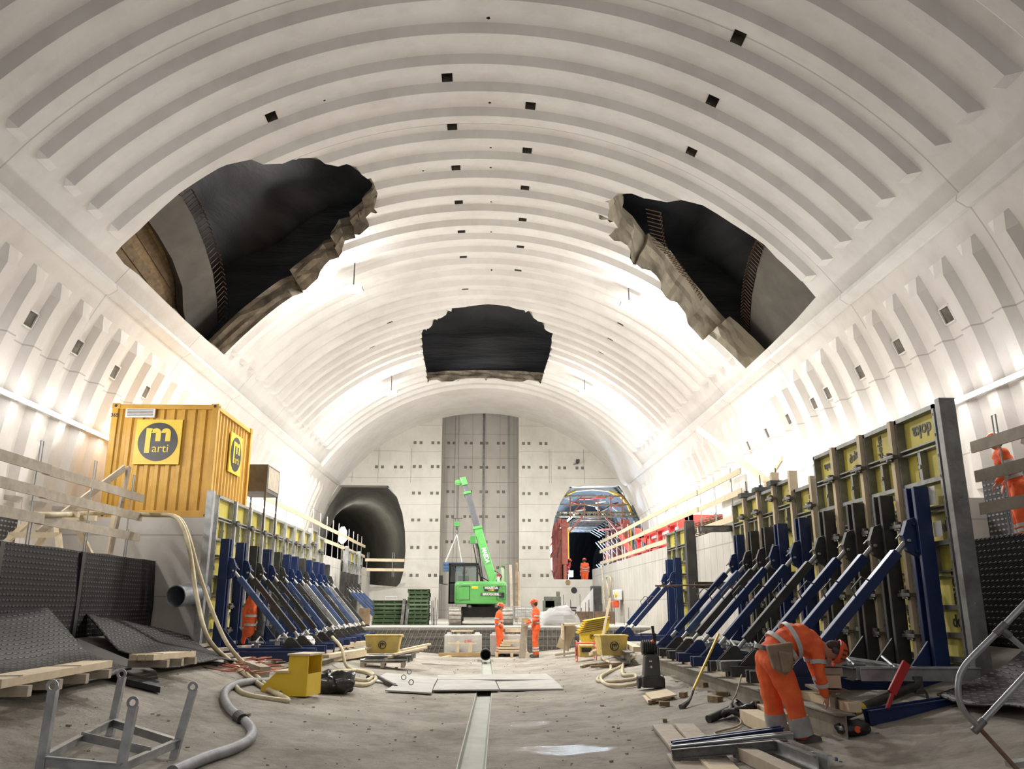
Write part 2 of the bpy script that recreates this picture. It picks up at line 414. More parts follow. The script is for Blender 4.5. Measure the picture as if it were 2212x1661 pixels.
def text_mesh(body, size, name, m, parent, origin, xdir, ydir, extrude=0.004, bold=0.0, align='CENTER', xs=1.0):
    cu = bpy.data.curves.new(name, 'FONT'); cu.body = body; cu.size = size; cu.extrude = extrude; cu.offset = bold
    cu.align_x = align; cu.align_y = 'CENTER'; cu.resolution_u = 3
    tmp = bpy.data.objects.new(name, cu); COL.objects.link(tmp)
    bpy.context.view_layer.update()
    me = bpy.data.meshes.new_from_object(tmp.evaluated_get(bpy.context.evaluated_depsgraph_get()))
    bpy.data.objects.remove(tmp)
    x = Vector(xdir).normalized(); y = Vector(ydir).normalized(); z = x.cross(y)
    R = Matrix((x, y, z)).transposed(); off = parent_world(parent) if parent else Vector((0, 0, 0))
    for v in me.vertices: v.co = Vector(origin) + R @ Vector((v.co.x * xs, v.co.y, v.co.z)) - off
    me.materials.clear(); me.materials.append(m)
    o = bpy.data.objects.new(name, me); COL.objects.link(o)
    if parent: o.parent = parent
    return o

# ------------------------------------------------------------------ THE VAULT
R0, ZC = 10.0, 2.75           # soffit radius of the ribs, centre height
PR = 0.155                     # rib height
PER, PH = 0.959, 13.13
TH_END = math.radians(54.9); TH_RIB = math.radians(50.3)
Y_RIB0, Y_RIB1, Y_END = -3.0, 41.9, 48.0
def on_cyl(px, py, r):
    """pixel ray -> (theta, Y) on the cylinder of radius r"""
    d = ray(px, py); oz = EYE - ZC
    a = d.x ** 2 + d.z ** 2; b = 2 * d.z * oz; c = oz * oz - r * r
    t = (-b + math.sqrt(b * b - 4 * a * c)) / (2 * a); P = CAMP + d * t
    return math.atan2(P.x, P.z - ZC), P.y
def cylp(th, y, r): return Vector((r * math.sin(th), y, ZC + r * math.cos(th)))
def trap(y):
    u = ((y - PH + 0.13) % PER)
    if u < 0.13: return u / 0.13
    if u < 0.43: return 1.0
    if u < 0.58: return 1 - (u - 0.43) / 0.15
    return 0.0
def ribh(th, y):
    if y > Y_RIB1: return 1.0 if y > Y_RIB1 + 0.12 else (y - Y_RIB1) / 0.12
    e = min(1.0, max(0.0, (TH_RIB - abs(th)) / math.radians(0.8)))
    return trap(y) * e
HL = [(250, 546), (262, 532), (300, 498), (345, 455), (380, 424), (420, 392), (455, 371), (490, 356), (540, 345), (600, 342), (640, 345), (645, 342), (690, 341), (740, 351), (775, 364), (800, 382), (812, 405), (814, 425), (805, 440), (812, 448), (790, 470), (795, 478), (765, 505), (768, 514), (745, 520), (728, 545), (733, 556), (712, 562), (690, 585), (650, 622), (655, 632), (632, 640), (600, 662), (545, 708), (500, 750), (484, 766), (455, 742), (400, 692), (350, 644), (300, 594), (268, 570)]
HR = [(1296, 452), (1318, 462), (1314, 437), (1300, 428), (1330, 419), (1400, 418), (1450, 427), (1540, 450), (1553, 452), (1570, 462), (1600, 480), (1660, 520), (1705, 570), (1735, 610), (1762, 642), (1720, 690), (1665, 745), (1611, 796), (1580, 765), (1532, 722), (1525, 728), (1490, 690), (1452, 640), (1444, 634), (1418, 596), (1380, 562), (1375, 566), (1355, 530), (1328, 508), (1318, 498), (1335, 492), (1316, 464), (1298, 464)]
HC = [(911, 720), (922, 714), (945, 692), (975, 673), (1010, 662), (1055, 657), (1100, 662), (1135, 675), (1160, 692), (1180, 714), (1190, 719), (1192, 738), (1186, 770), (1176, 800), (1168, 829), (1110, 824), (1050, 822), (990, 824), (924, 827), (921, 800), (914, 765)]
HOLES = [[on_cyl(x, y, R0 + PR) for x, y in H] for H in (HL, HR)] + [[on_cyl(x, y, R0) for x, y in HC]]
def inside(poly, x, y):
    c = False; j = len(poly) - 1
    for i in range(len(poly)):
        xi, yi = poly[i]; xj, yj = poly[j]
        if (yi > y) != (yj > y) and x < (xj - xi) * (y - yi) / (yj - yi) + xi: c = not c
        j = i
    return c
POCK = [(1602, 66, .3), (1543, 209, .3), (1498, 318, .3), (966, 169, .3), (1146, 227, .3), (588, 256, .3), (977, 276, .3), (1139, 323, .3), (985, 363, .3), (1134, 405, .3), (991, 438, .3), (1129, 473, .3), (997, 503, .3), (1124, 534, .3), (1001, 558, .3), (1119, 584, .3), (1005, 628, .28), (1055, 39, .09), (1058, 222, .08), (1060, 319, .07), (1060, 362, .07), (1061, 436, .07), (1061, 501, .07), (701, 217, .06), (914, 369, .07), (1422, 286, .08), (1062, 582, .06), (800, 740, .28), (840, 690, .28), (1345, 690, .28), (1320, 728, .28), (1298, 762, .28)]
def vault():
    ys = []
    k = math.floor((Y_RIB0 - PH) / PER)
    while PH + k * PER < Y_RIB1 + 1:
        b = PH + k * PER
        for o in (-0.13, 0, 0.30, 0.45):
            if Y_RIB0 <= b + o < Y_RIB1 - 0.06: ys.append(b + o)
        k += 1
    ys += [Y_RIB1, Y_RIB1 + 0.12, 43.5, 45.5, Y_END - 0.55, Y_END]
    ys = sorted(ys)
    nth = 72
    ths = [-TH_RIB + 2 * TH_RIB * i / nth for i in range(nth + 1)]
    e = math.radians(0.8)
    ths = [-TH_END, -TH_RIB] + [t for t in ths if abs(t) < TH_RIB - e * 1.3] + [TH_RIB, TH_END, -TH_RIB + e, TH_RIB - e]
    ths = sorted(set(ths)); S = R0
    vs = [Vector((t * S, y)) for y in ys for t in ths]; nT = len(ths); nY = len(ys)
    ed = []
    for j in range(nY):
        for i in range(nT):
            if i < nT - 1: ed.append((j * nT + i, j * nT + i + 1))
            if j < nY - 1: ed.append((j * nT + i, (j + 1) * nT + i))
    polys = [list(h) for h in HOLES]; squares = []
    for x, y, s in POCK:
        t, yy = on_cyl(x, y, R0 + (PR if y < 650 else 0.1)); h = s / 2
        if s > 0.2:
            # seat the pocket in the flat between two ribs
            b = PH + math.floor((yy - PH) / PER) * PER
            yy = b + 0.64
            sq = [(t - h / S, yy - h * 0.6), (t + h / S, yy - h * 0.6), (t + h / S, yy + h), (t - h / S, yy + h)]
            yy0 = yy
            h = 0.115
            sq = [(t - h / S, yy0 - 0.22), (t + h / S, yy0 - 0.22), (t + h / S, yy0 + 0.18), (t - h / S, yy0 + 0.18)]
        else:
            sq = [(t + h / S * math.cos(a), yy + h * math.sin(a)) for a in (0.4, 1.6, 2.8, 4.0, 5.2)]
        squares.append(sq)
    for P in polys + squares:
        b = len(vs)
        for t, y in P: vs.append(Vector((t * S, y)))
        n = len(P); ed += [(b + i, b + (i + 1) % n) for i in range(n)]
    ov, oe, of, *_ = delaunay_2d_cdt(vs, ed, [], 0, 1e-5)
    mb = MB(); allp = polys + squares
    bx = [(min(p[0] for p in P), max(p[0] for p in P), min(p[1] for p in P), max(p[1] for p in P)) for P in allp]
    V3 = []
    for v in ov:
        t = v.x / S; r = R0 + PR * (1 - ribh(t, v.y))
        if abs(t) < 0.5 and v.y > 25 and any(abs(t - q[0]) + abs(v.y - q[1]) * 0.1 < 1e-4 for q in HOLES[2]): r = R0
        V3.append(cylp(t, v.y, r))
    F = []
    for f in of:
        cx = sum(ov[i].x for i in f) / len(f) / S; cy = sum(ov[i].y for i in f) / len(f)
        if not any(b[0] < cx < b[1] and b[2] < cy < b[3] and inside(P, cx, cy) for P, b in zip(allp, bx)): F.append(tuple(f))
    mb.add(V3, F)
    for sq in squares:                 # the pockets themselves
        dp = 0.22
        vs2 = [cylp(t, y, R0 + PR * (1 - ribh(t, y))) for t, y in sq] + [cylp(t, y, R0 + PR + dp) for t, y in sq]; n = len(sq)
        mb.add(vs2, [(i, (i + 1) % n, n + (i + 1) % n, n + i) for i in range(n)] + [tuple(range(n, 2 * n))], 1)
    # solid outer shell so that no light passes behind
    o = mb.build('ceiling', [M_vault, M_pocket])
    me = o.data
    for p in me.polygons: p.use_smooth = True
    me.set_sharp_from_angle(angle=math.radians(20))
    struct(o)
    return o
vault()
# rims of the three holes: broken concrete thickness, then dark cavities behind
def rim(H, name, m, r0, r1, lean=0.0):
    mb = MB(); n = len(H); P = [(t, y) for t, y in H]
    # finer outline with ragged offsets
    Q = []
    for i in range(n):
        a, b = P[i], P[(i + 1) % n]; k = max(1, int(math.hypot((b[0] - a[0]) * R0, b[1] - a[1]) / 0.25))
        for q in range(k): Q.append((a[0] + (b[0] - a[0]) * q / k, a[1] + (b[1] - a[1]) * q / k))
    n = len(Q); lv = 5; ct = sum(q[0] for q in Q) / n; cy = sum(q[1] for q in Q) / n
    vs = []
    for j in range(lv + 1):
        r = r0 + (r1 - r0) * j / lv
        for i, (t, y) in enumerate(Q):
            g = 0 if j == 0 else (noise.noise(Vector((t * R0 * 1.5, y * 1.5, j * 0.9))) * 0.13 + 0.03 * j)
            d = Vector(((t - ct) * R0, y - cy)); d.normalize()
            rr = R0 + PR * (1 - ribh(t, y)) if j == 0 else r
            vs.append(cylp(t + d.x * g / R0, y + d.y * g, rr))
    mb.add(vs, [(j * n + i, j * n + (i + 1) % n, (j + 1) * n + (i + 1) % n, (j + 1) * n + i) for j in range(lv) for i in range(n)])
    return struct(mb.build(name, m))
rim(HOLES[0], 'trim_1', M_cut, R0 + PR, R0 + 0.9)
rim(HOLES[1], 'trim_2', M_cutp, R0 + PR, R0 + 1.15)
rim(HOLES[2], 'trim_3', M_cut, R0, R0 + 0.6)
def cavity(H, name, r0, r1, g=1.0, m=None):
    """closed chamber of black membrane above a hole"""
    t0 = min(p[0] for p in H) - g / R0; t1 = max(p[0] for p in H) + g / R0
    y0 = min(p[1] for p in H) - g; y1 = max(p[1] for p in H) + g
    mb = MB(); n = 18; vs = []; fs = []
    for lv, r in enumerate((r0, r1)):
        for j in range(n + 1):
            for i in range(n + 1):
                t = t0 + (t1 - t0) * i / n; y = y0 + (y1 - y0) * j / n
                rr = r + (0.35 * noise.noise(Vector((t * 6, y * 0.7, 0))) if lv else 0)
                vs.append(cylp(t, y, rr))
    N1 = (n + 1) ** 2
    for j in range(n):
        for i in range(n):
            a = N1 + j * (n + 1) + i; fs.append((a, a + 1, a + n + 2, a + n + 1))
    for i in range(n):
        for (a, b) in ((i, i + 1), (n * (n + 1) + i, n * (n + 1) + i + 1), (i * (n + 1), (i + 1) * (n + 1)), (i * (n + 1) + n, (i + 1) * (n + 1) + n)):
            fs.append((a, b, N1 + b, N1 + a))
    mb.add(vs, fs)
    return struct(mb.build(name, m or M_membr, smooth=True))
cavity(HOLES[0], 'wall_shaft_left', R0 + 0.55, R0 + 2.9, 1.2)
cavity(HOLES[1], 'wall_shaft_right', R0 + 0.55, R0 + 2.9, 1.2)
cavity(HOLES[2], 'wall_shaft_centre', R0 + 0.45, R0 + 3.0, 0.5)
def patch(pix, r, name, m, th=0.15, n=10, bulge=0.0):
    """curved slab at radius r behind a hole, outlined by pixels"""
    P = [on_cyl(x, y, r) for x, y in pix]; S = r
    vs = [Vector((t * S, y)) for t, y in P]; k = len(vs)
    ov, oe, of, *_ = delaunay_2d_cdt(vs, [(i, (i + 1) % k) for i in range(k)], [], 1, 1e-5)
    a = [cylp(v.x / S, v.y, r) for v in ov]; b = [cylp(v.x / S, v.y, r + th) for v in ov]; N_ = len(a)
    mb = MB(); mb.add(a + b, [tuple(f) for f in of] + [tuple(N_ + i for i in f) for f in of] + [(i, (i + 1) % k, N_ + (i + 1) % k, N_ + i) for i in range(k)])
    return struct(mb.build(name, m))
patch([(300, 380), (392, 424), (418, 470), (442, 530), (460, 590), (469, 650), (470, 710), (452, 800), (420, 780), (396, 670), (394, 620), (372, 560), (340, 505), (305, 455), (270, 410)], R0 + 1.6, 'trim_4', M_shotcrete, 0.3)
LAG = [((335, 458), (394, 600)), ((322, 470), (396, 630)), ((311, 480), (396, 648)), ((300, 490), (396, 668)), ((280, 505), (397, 690)), ((262, 520), (400, 720)), ((246, 535), (408, 752)), ((232, 552), (410, 785)), ((210, 570), (380, 800))]
def lagging():
    mb = MB()
    for i in range(len(LAG) - 1):
        r = R0 + 1.95 + 0.03 * (i % 2)
        A0, A1 = LAG[i]; B0, B1 = LAG[i + 1]
        q = [(A0[0] - 40, A0[1] - 40), (A1[0], A1[1]), (B1[0], B1[1]), (B0[0] - 40, B0[1] - 40)]
        pts = [on_cyl(x, y, r) for x, y in q]; N_ = 8; vs = []
        for rr in (r, r + 0.08):
            for j in range(N_ + 1):
                u = j / N_
                for (p, q2) in ((pts[0], pts[1]), (pts[3], pts[2])):
                    vs.append(cylp(p[0] + (q2[0] - p[0]) * u, p[1] + (q2[1] - p[1]) * u, rr))
        K = 2 * (N_ + 1)
        mb.add(vs, [(2 * j, 2 * j + 1, 2 * j + 3, 2 * j + 2) for j in range(N_)] + [(2 * j, 2 * j + 2, K + 2 * j + 2, K + 2 * j) for j in range(N_)] + [(2 * j + 1, 2 * j + 3, K + 2 * j + 3, K + 2 * j + 1) for j in range(N_)], i % 3)
    return struct(mb.build('trim_5', [M_woodl, M_woodd, mat('lagging_mid', (0.27, 0.19, 0.11), (0.17, 0.115, 0.065), 3, 0.8)]))
lagging()
patch([(1672, 500), (1650, 535), (1636, 580), (1624, 640), (1620, 700), (1624, 760), (1636, 830), (1700, 800), (1860, 660), (1780, 520), (1700, 470)], R0 + 1.6, 'trim_6', M_shotcrete, 0.3)
# starter bars sticking out along the concrete collars
def starter(pix, r, name, dx, dy, k=34):
    mb = MB(); pts = smooth_path([(*on_cyl(x, y, r), 0) for x, y in pix], 8); n = len(pts)
    for i in range(k):
        u = i / k * (n - 1); a = pts[int(u)]; b = pts[min(int(u) + 1, n - 1)]; p = a.lerp(b, u - int(u))
        P = cylp(p.x, p.y, r - 0.02); Q = cylp(p.x + dx / r, p.y + dy, r + 0.05); mb.cyl(P, Q, 0.014, 5)
        mb.cyl(Q, cylp(p.x + dx / r, p.y + dy, r - 0.1), 0.014, 5)
    return struct(mb.build(name, M_rust))
starter([(392, 424), (418, 470), (442, 530), (460, 590), (469, 650), (470, 710), (462, 760)], R0 + 1.58, 'trim_7', 0.3, 0.05)
starter([(1660, 520), (1636, 580), (1624, 640), (1620, 700), (1624, 760)], R0 + 1.58, 'trim_8', -0.3, 0.05)
starter([(640, 622), (690, 575), (728, 540), (765, 500), (800, 450)], R0 + 0.55, 'trim_9', -0.22, -0.12, 30)
starter([(1395, 450), (1410, 520), (1450, 570), (1490, 625), (1500, 650)], R0 + 1.0, 'trim_10', 0.45, -0.05, 34)

# ------------------------------------------------------------------ LOWER SIDE WALLS (ribs below the ledge)
def lowprof(u):
    """u in metres down from the ledge along the wall -> (X, Z, nx, nz) for the rib soffit line"""
    R = 9.4; xc, zc = 0.1, 3.9; a0 = math.asin(min(1, (8.42 - zc) / R)); a = a0 - u / R
    return xc + R * math.cos(a), zc + R * math.sin(a), math.cos(a), math.sin(a)
def sidewall(sg, name):
    ys = []
    k = math.floor((Y_RIB0 - PH) / PER)
    while PH + k * PER < 46.2:
        b = PH + k * PER
        for o in (-0.13, 0, 0.30, 0.45):
            if Y_RIB0 <= b + o < 46.1: ys.append(b + o)
        k += 1
    ys += [46.3, 47, Y_END + 0.05]
    ys = sorted(ys)
    us = [0, 0.45, 0.75] + [0.75 + (4.75 - 0.75) * i / 16 for i in range(1, 17)] + [4.85, 6.4]
    vs = []
    for y in ys:
        for u in us:
            x, z, nx, nz = lowprof(u)
            e = min(1, max(0, (u - 0.45) / 0.3)) if u < 4.8 else 0
            h = trap(y) * e if y < 46.2 else 0
            if y > 44: h *= max(0, (46.2 - y) / 2.2)
            d = PR * (1 - h) - 0.10
            vs.append((sg * (x + nx * d), y, z + nz * d))
    n = len(us); mb = MB()
    mb.add(vs, [(j * n + i, j * n + i + 1, (j + 1) * n + i + 1, (j + 1) * n + i) for j in range(len(ys) - 1) for i in range(n - 1)])
    o = mb.build(name, M_wall)
    for p in o.data.polygons: p.use_smooth = True
    o.data.set_sharp_from_angle(angle=math.radians(20))
    struct(o)
    mb = MB()        # the ledge: a small nosing running the whole length
    x0, z0 = sg * 8.02, 8.38
    mb.prism([(sg * 8.20, 8.64), (sg * 8.17, 8.52), (sg * 8.34, 8.40), (sg * 8.80, 8.40), (sg * 8.80, 8.80), (sg * 8.28, 8.64)], 1, Y_RIB0, Y_END)
    struct(mb.build('trim_11' if sg < 0 else 'trim_12', M_vault))
sidewall(-1, 'wall_left'); sidewall(1, 'wall_right')
WP = [(50, 683, -1), (153, 744, -1), (233, 797, -1), (305, 843, -1), (2087, 658, 1), (1981, 727, 1), (1892, 786, 1), (1821, 832, 1), (1763, 871, 1), (1708, 905, 1), (1663, 934, 1), (1622, 962, 1)]
def wallbox():
    for i, (px, py, sg) in enumerate(WP):
        # march the ray to the wall
        d = ray(px, py); t = 5.0
        while t < 60:
            P = CAMP + d * t; r = math.hypot(abs(P.x) - 0.1, P.z - 3.9)
            if r > 9.4 + PR and abs(P.x) > 1: break
            t += 0.02
        a = math.atan2(P.z - 3.9, abs(P.x) - 0.1)
        b = PH + math.floor((P.y - PH) / PER) * PER + 0.64; c = Vector((sg * (0.1 + (9.4 + PR - 0.12) * math.cos(a)), b, 3.9 + (9.4 + PR - 0.12) * math.sin(a)))
        nrm = Vector((sg * math.cos(a), 0, math.sin(a))); tg = Vector((-sg * math.sin(a), 0, math.cos(a)))
        R = Matrix((tg, Vector((0, 1, 0)), nrm)).transposed()
        mb = MB()
        for (u, v, su, sv) in ((0, -0.165, 0.36, 0.03), (0, 0.165, 0.36, 0.03), (-0.165, 0, 0.03, 0.36), (0.165, 0, 0.03, 0.36)):
            mb.box(c + R @ Vector((u, v, -0.005)), (su, sv, 0.05), R=R, mi=0)
        mb.box(c + R @ Vector((0, 0, 0.012)), (0.32, 0.32, 0.02), R=R, mi=1)
        o = mb.build('junction_recess', [M_wall, M_pocket])
        side = 'left' if sg < 0 else 'right'
        k = i if sg < 0 else i - 4
        tag(o, 'square dark recess in the %s side wall, %s above the strip lamps' % (side, NTH[k]), 'recess', 'junction recesses in the %s wall' % side)
wallbox()

# ------------------------------------------------------------------ END WALL
def endwall():
    Y = Y_END; S = 64
    arch = [(-9.75, 0.5), (-9.75, 5.6), (-9.4, 7.2), (-8.6, 8.3)] + [((R0 + 0.3) * math.sin(t), ZC + (R0 + 0.3) * math.cos(t)) for t in [-TH_END + 2 * TH_END * i / S for i in range(S + 1)]] + [(8.6, 8.3), (9.4, 7.2), (9.75, 5.6), (9.75, 0.5)]
    arch = [(x, z) for x, z in arch]
    TL = [(-9.55, 3.1), (-9.62, 4.6), (-9.4, 6.2), (-9.0, 7.3), (-8.3, 8.43), (-5.49, 8.41), (-4.95, 7.75), (-4.6, 6.8), (-4.42, 5.8), (-4.35, 4.7), (-4.41, 3.6), (-4.6, 2.9), (-4.8, 2.7)]
    TR = [(3.97, 3.6), (3.9, 4.7), (4.0, 5.6), (4.2, 6.6), (4.55, 7.5), (5.14, 8.43), (8.05, 8.5), (8.9, 7.3), (9.35, 6.2), (9.6, 4.6), (9.55, 3.1), (4.1, 3.12)]
    NI = [(-2.42, 0.5), (-2.42, 12.9), (2.12, 12.9), (2.12, 0.5)]
    polys = [arch, TL, TR]; vs = []; ed = []
    nb = [(-2.42, 0.5), (-2.42, 14.2), (2.12, 14.2), (2.12, 0.5)]
    def add(P, closed=True):
        b = len(vs); n = len(P)
        for p in P: vs.append(Vector(p))
        for i in range(n if closed else n - 1): ed.append((b + i, b + (i + 1) % n))
    add(arch); add(TL); add(TR); add(nb, True)
    ov, oe, of, *_ = delaunay_2d_cdt(vs, ed, [], 1, 1e-5)
    mb = MB(); F = []
    for f in of:
        cx = sum(ov[i].x for i in f) / len(f); cz = sum(ov[i].y for i in f) / len(f)
        if inside(TL, cx, cz) or inside(TR, cx, cz) or inside(nb, cx, cz) or not inside(arch, cx, cz): continue
        F.append(tuple(f))
    mb.add([(v.x, Y, v.y) for v in ov], F)
    for P, dp in ((TL, 0.9), (TR, 0.9)):
        n = len(P); mb.add([(x, Y, z) for x, z in P] + [(x, Y + dp, z) for x, z in P], [(i, (i + 1) % n, n + (i + 1) % n, n + i) for i in range(n)])
    o = struct(mb.build('wall_back', M_end))
    mb = MB(); D = 2.1     # niche: side cheeks and back
    mb.add([(-2.42, Y, 0.5), (-2.42, Y + D, 0.5), (-2.42, Y + D, 14), (-2.42, Y, 14), (2.12, Y, 0.5), (2.12, Y + D, 0.5), (2.12, Y + D, 14), (2.12, Y, 14)],
           [(0, 1, 2, 3), (4, 5, 6, 7), (1, 5, 6, 2), (3, 2, 6, 7)])
    struct(mb.build('wall_niche', M_niche))
    mb = MB()    # vertical cast rib lines in the niche
    for x in (-1.72, -1.5, 0.05, 0.12, 1.55, 1.62): mb.bb(x, x + 0.02, Y + D - 0.015, Y + D + 0.01, 0.95, 13.5)
    mb.bb(0.0, 0.09, Y + D - 0.05, Y + D, 6, 13.5)
    struct(mb.build('trim_13', M_steel))
    mb = MB()    # vertical panel joints and anchor blocks on the pilasters
    for x in (-6.1, -4.2, -7.6, 4.02, 5.95, 3.9): mb.bb(x, x + 0.018, Y - 0.006, Y + 0.01, 8.6, 10.6 if abs(x) < 7 else 9.2)
    struct(mb.build('trim_14', M_pocket))
    # anchor pockets, each a small dark square
    i = 0
    def anchors(y, zs, xs, zt, side, gr, limit):
        nonlocal_i = 0
        for r, z in enumerate(zs):
            for x in xs:
                if not limit(x, z): continue
                mb = MB(); s = 0.085
                mb.bb(x - s, x + s, y - 0.012, y + 0.02, z - s, z + s, 1)
                mb.bb(x - s * 0.5, x + s * 0.2, y - 0.02, y, z - s * 0.2, z + s * 0.8, 0)
                o = mb.build('anchor_pocket', [M_steel, M_pocket])
                tag(o, 'small dark anchor pocket on the %s' % side, 'anchor pocket', gr)
    zr = [3.33, 4.88, 6.43, 7.98 + 0.0, 9.5 + 0.03, 10.95]
    anchors(Y, zr, (-4.0, -3.65, -2.95, -2.62), 0, 'pale wall panel left of the niche', 'anchor pockets left of the niche', lambda x, z: z < 11.2 and not (z < 8.5 and x < -4.3))
    anchors(Y, zr, (2.4, 2.72, 3.42, 3.74), 0, 'pale wall panel right of the niche', 'anchor pockets right of the niche', lambda x, z: z < 11.2)
    anchors(Y, [9.5], (-6.2, -5.85, -5.1, -4.75, 4.5, 4.82, 5.55, 5.88), 0, 'wall band above a side tunnel mouth', 'anchor pockets above the side tunnels', lambda x, z: True)
    anchors(Y + D, [2.3, 3.85, 5.35, 6.85, 8.35, 9.85, 11.35][1:], (-2.1, -1.78, -1.05, -0.72, -0.1, 0.25, 0.95, 1.28), 0, 'recessed back of the wall niche', 'anchor pockets in the niche', lambda x, z: z < 11.5)
M_niche = concrete_joint('niche_concrete', (0.40, 0.375, 0.335), (0.50, 0.475, 0.43), (0.16, 0.15, 0.13), ring=False, zper=1.5, zoff=2.9, xper=0.85, xoff=0.2)
endwall()
# side tunnels beyond the end wall
def tunnel(cx, name, curve, m, L=34, step=2.0, r=2.75, zc=5.6):
    prof = [(-2.5, 2.6), (-2.68, 3.6), (-2.75, 4.8), (-2.68, 5.8), (-2.45, 6.8), (-2.0, 7.8), (-1.3, 8.5), (-0.5, 8.85), (0.5, 8.85), (1.3, 8.5), (2.0, 7.8), (2.45, 6.8), (2.68, 5.8), (2.75, 4.8), (2.68, 3.6), (2.5, 2.6)]
    mb = MB(); n = len(prof); K = int(L / step); vs = []
    for j in range(K + 1):
        y = Y_END + 0.4 + j * step; dx = curve * (j * step) ** 2
        for x, z in prof: vs.append((cx + x + dx, y, z))
    fs = [(j * n + i, j * n + (i + 1) % n, (j + 1) * n + (i + 1) % n, (j + 1) * n + i) for j in range(K) for i in range(n)]
    fs.append(tuple(K * n + i for i in range(n)))
    mb.add(vs, fs); return struct(mb.build(name, m, smooth=True))
tunnel(-7.0, 'wall_tunnel_left', -0.012, M_tunneldark)
tunnel(6.65, 'wall_tunnel_right', 0.006, mat('dark_lining', (0.10, 0.10, 0.105), (0.05, 0.05, 0.055), 0.7, 0.9, coord='World'))  # darker base colour than the left tunnel's lining

# ------------------------------------------------------------------ FLOOR
def chx(y): return -0.1 + 0.27 * max(0, min(1, (y - 9.8) / 13.1))     # drain channel centre
def floor():
    mb = MB(); ys = [-4, 0, 4] + [6 + i * 0.35 for i in range(76)] + [33]
    for sg in (-1, 1):
        vs = []; n = 24
        for y in ys:
            x0 = chx(y) + sg * 0.15
            for i in range(n + 1):
                x = x0 + (sg * 7.5 - x0) * i / n
                z = fz(x) + (0.035 * noise.noise(Vector((x * 1.1, y * 1.1, 0))) + 0.012 * noise.noise(Vector((x * 4, y * 4, 3)))) * min(1, i / 2)
                vs.append((x, y, z))
        mb.add(vs, [(j * (n + 1) + i, j * (n + 1) + i + 1, (j + 1) * (n + 1) + i + 1, (j + 1) * (n + 1) + i) for j in range(len(ys) - 1) for i in range(n)])
    return struct(mb.build('floor', M_floor, smooth=True))
floor()
def channel():
    mb = MB(); ys = [-2 + i for i in range(36)]
    prof = [(-0.165, 0.004), (-0.15, 0.004), (-0.135, -0.06), (0.135, -0.06), (0.15, 0.004), (0.165, 0.004)]; n = len(prof)
    mb.add([(chx(y) + x, y, z) for y in ys for x, z in prof], [(j * n + i, j * n + i + 1, (j + 1) * n + i + 1, (j + 1) * n + i) for j in range(len(ys) - 1) for i in range(n - 1)])
    struct(mb.build('trim_15', mat('gutter_grey', (0.44, 0.46, 0.40), (0.36, 0.38, 0.33), 2, 0.5, coord='World')))
channel()
# benches: cast concrete side benches (far part), low walkway ledges (near part)
def benches():
    for sg, yb, nm in ((-1, 19.2, 'concrete_bench_left'), (1, 15.0, 'concrete_bench_right')):
        mb = MB(); zt = 3.66
        mb.bb(sg * 6.3, sg * 9.8, yb, Y_END, 0.0, zt)
        struct(mb.build(nm, M_bench))
        mb = MB()      # near walkway, one step lower and set back
        mb.bb(sg * 7.35, sg * 9.9, -3, yb, 0, 2.66)
        struct(mb.build(nm.replace('bench', 'walkway'), M_bench))
benches()
def platform():
    mb = MB(); n = 24; vs = []
    for i in range(n + 1):
        x = -6.3 + 12.6 * i / n; y = 31.3
        zb = fz(x) - 0.05
        vs += [(x, y, zb), (x, y, 0.95), (x, 50.2, 0.95)]
    mb.add(vs, [(3 * i, 3 * i + 3, 3 * i + 4, 3 * i + 1) for i in range(n)] + [(3 * i + 1, 3 * i + 4, 3 * i + 5, 3 * i + 2) for i in range(n)])
    struct(mb.build('concrete_platform', [mat('platform_top', (0.52, 0.50, 0.45), (0.40, 0.38, 0.34), 1.5, 0.8, coord='World')]))
platform()
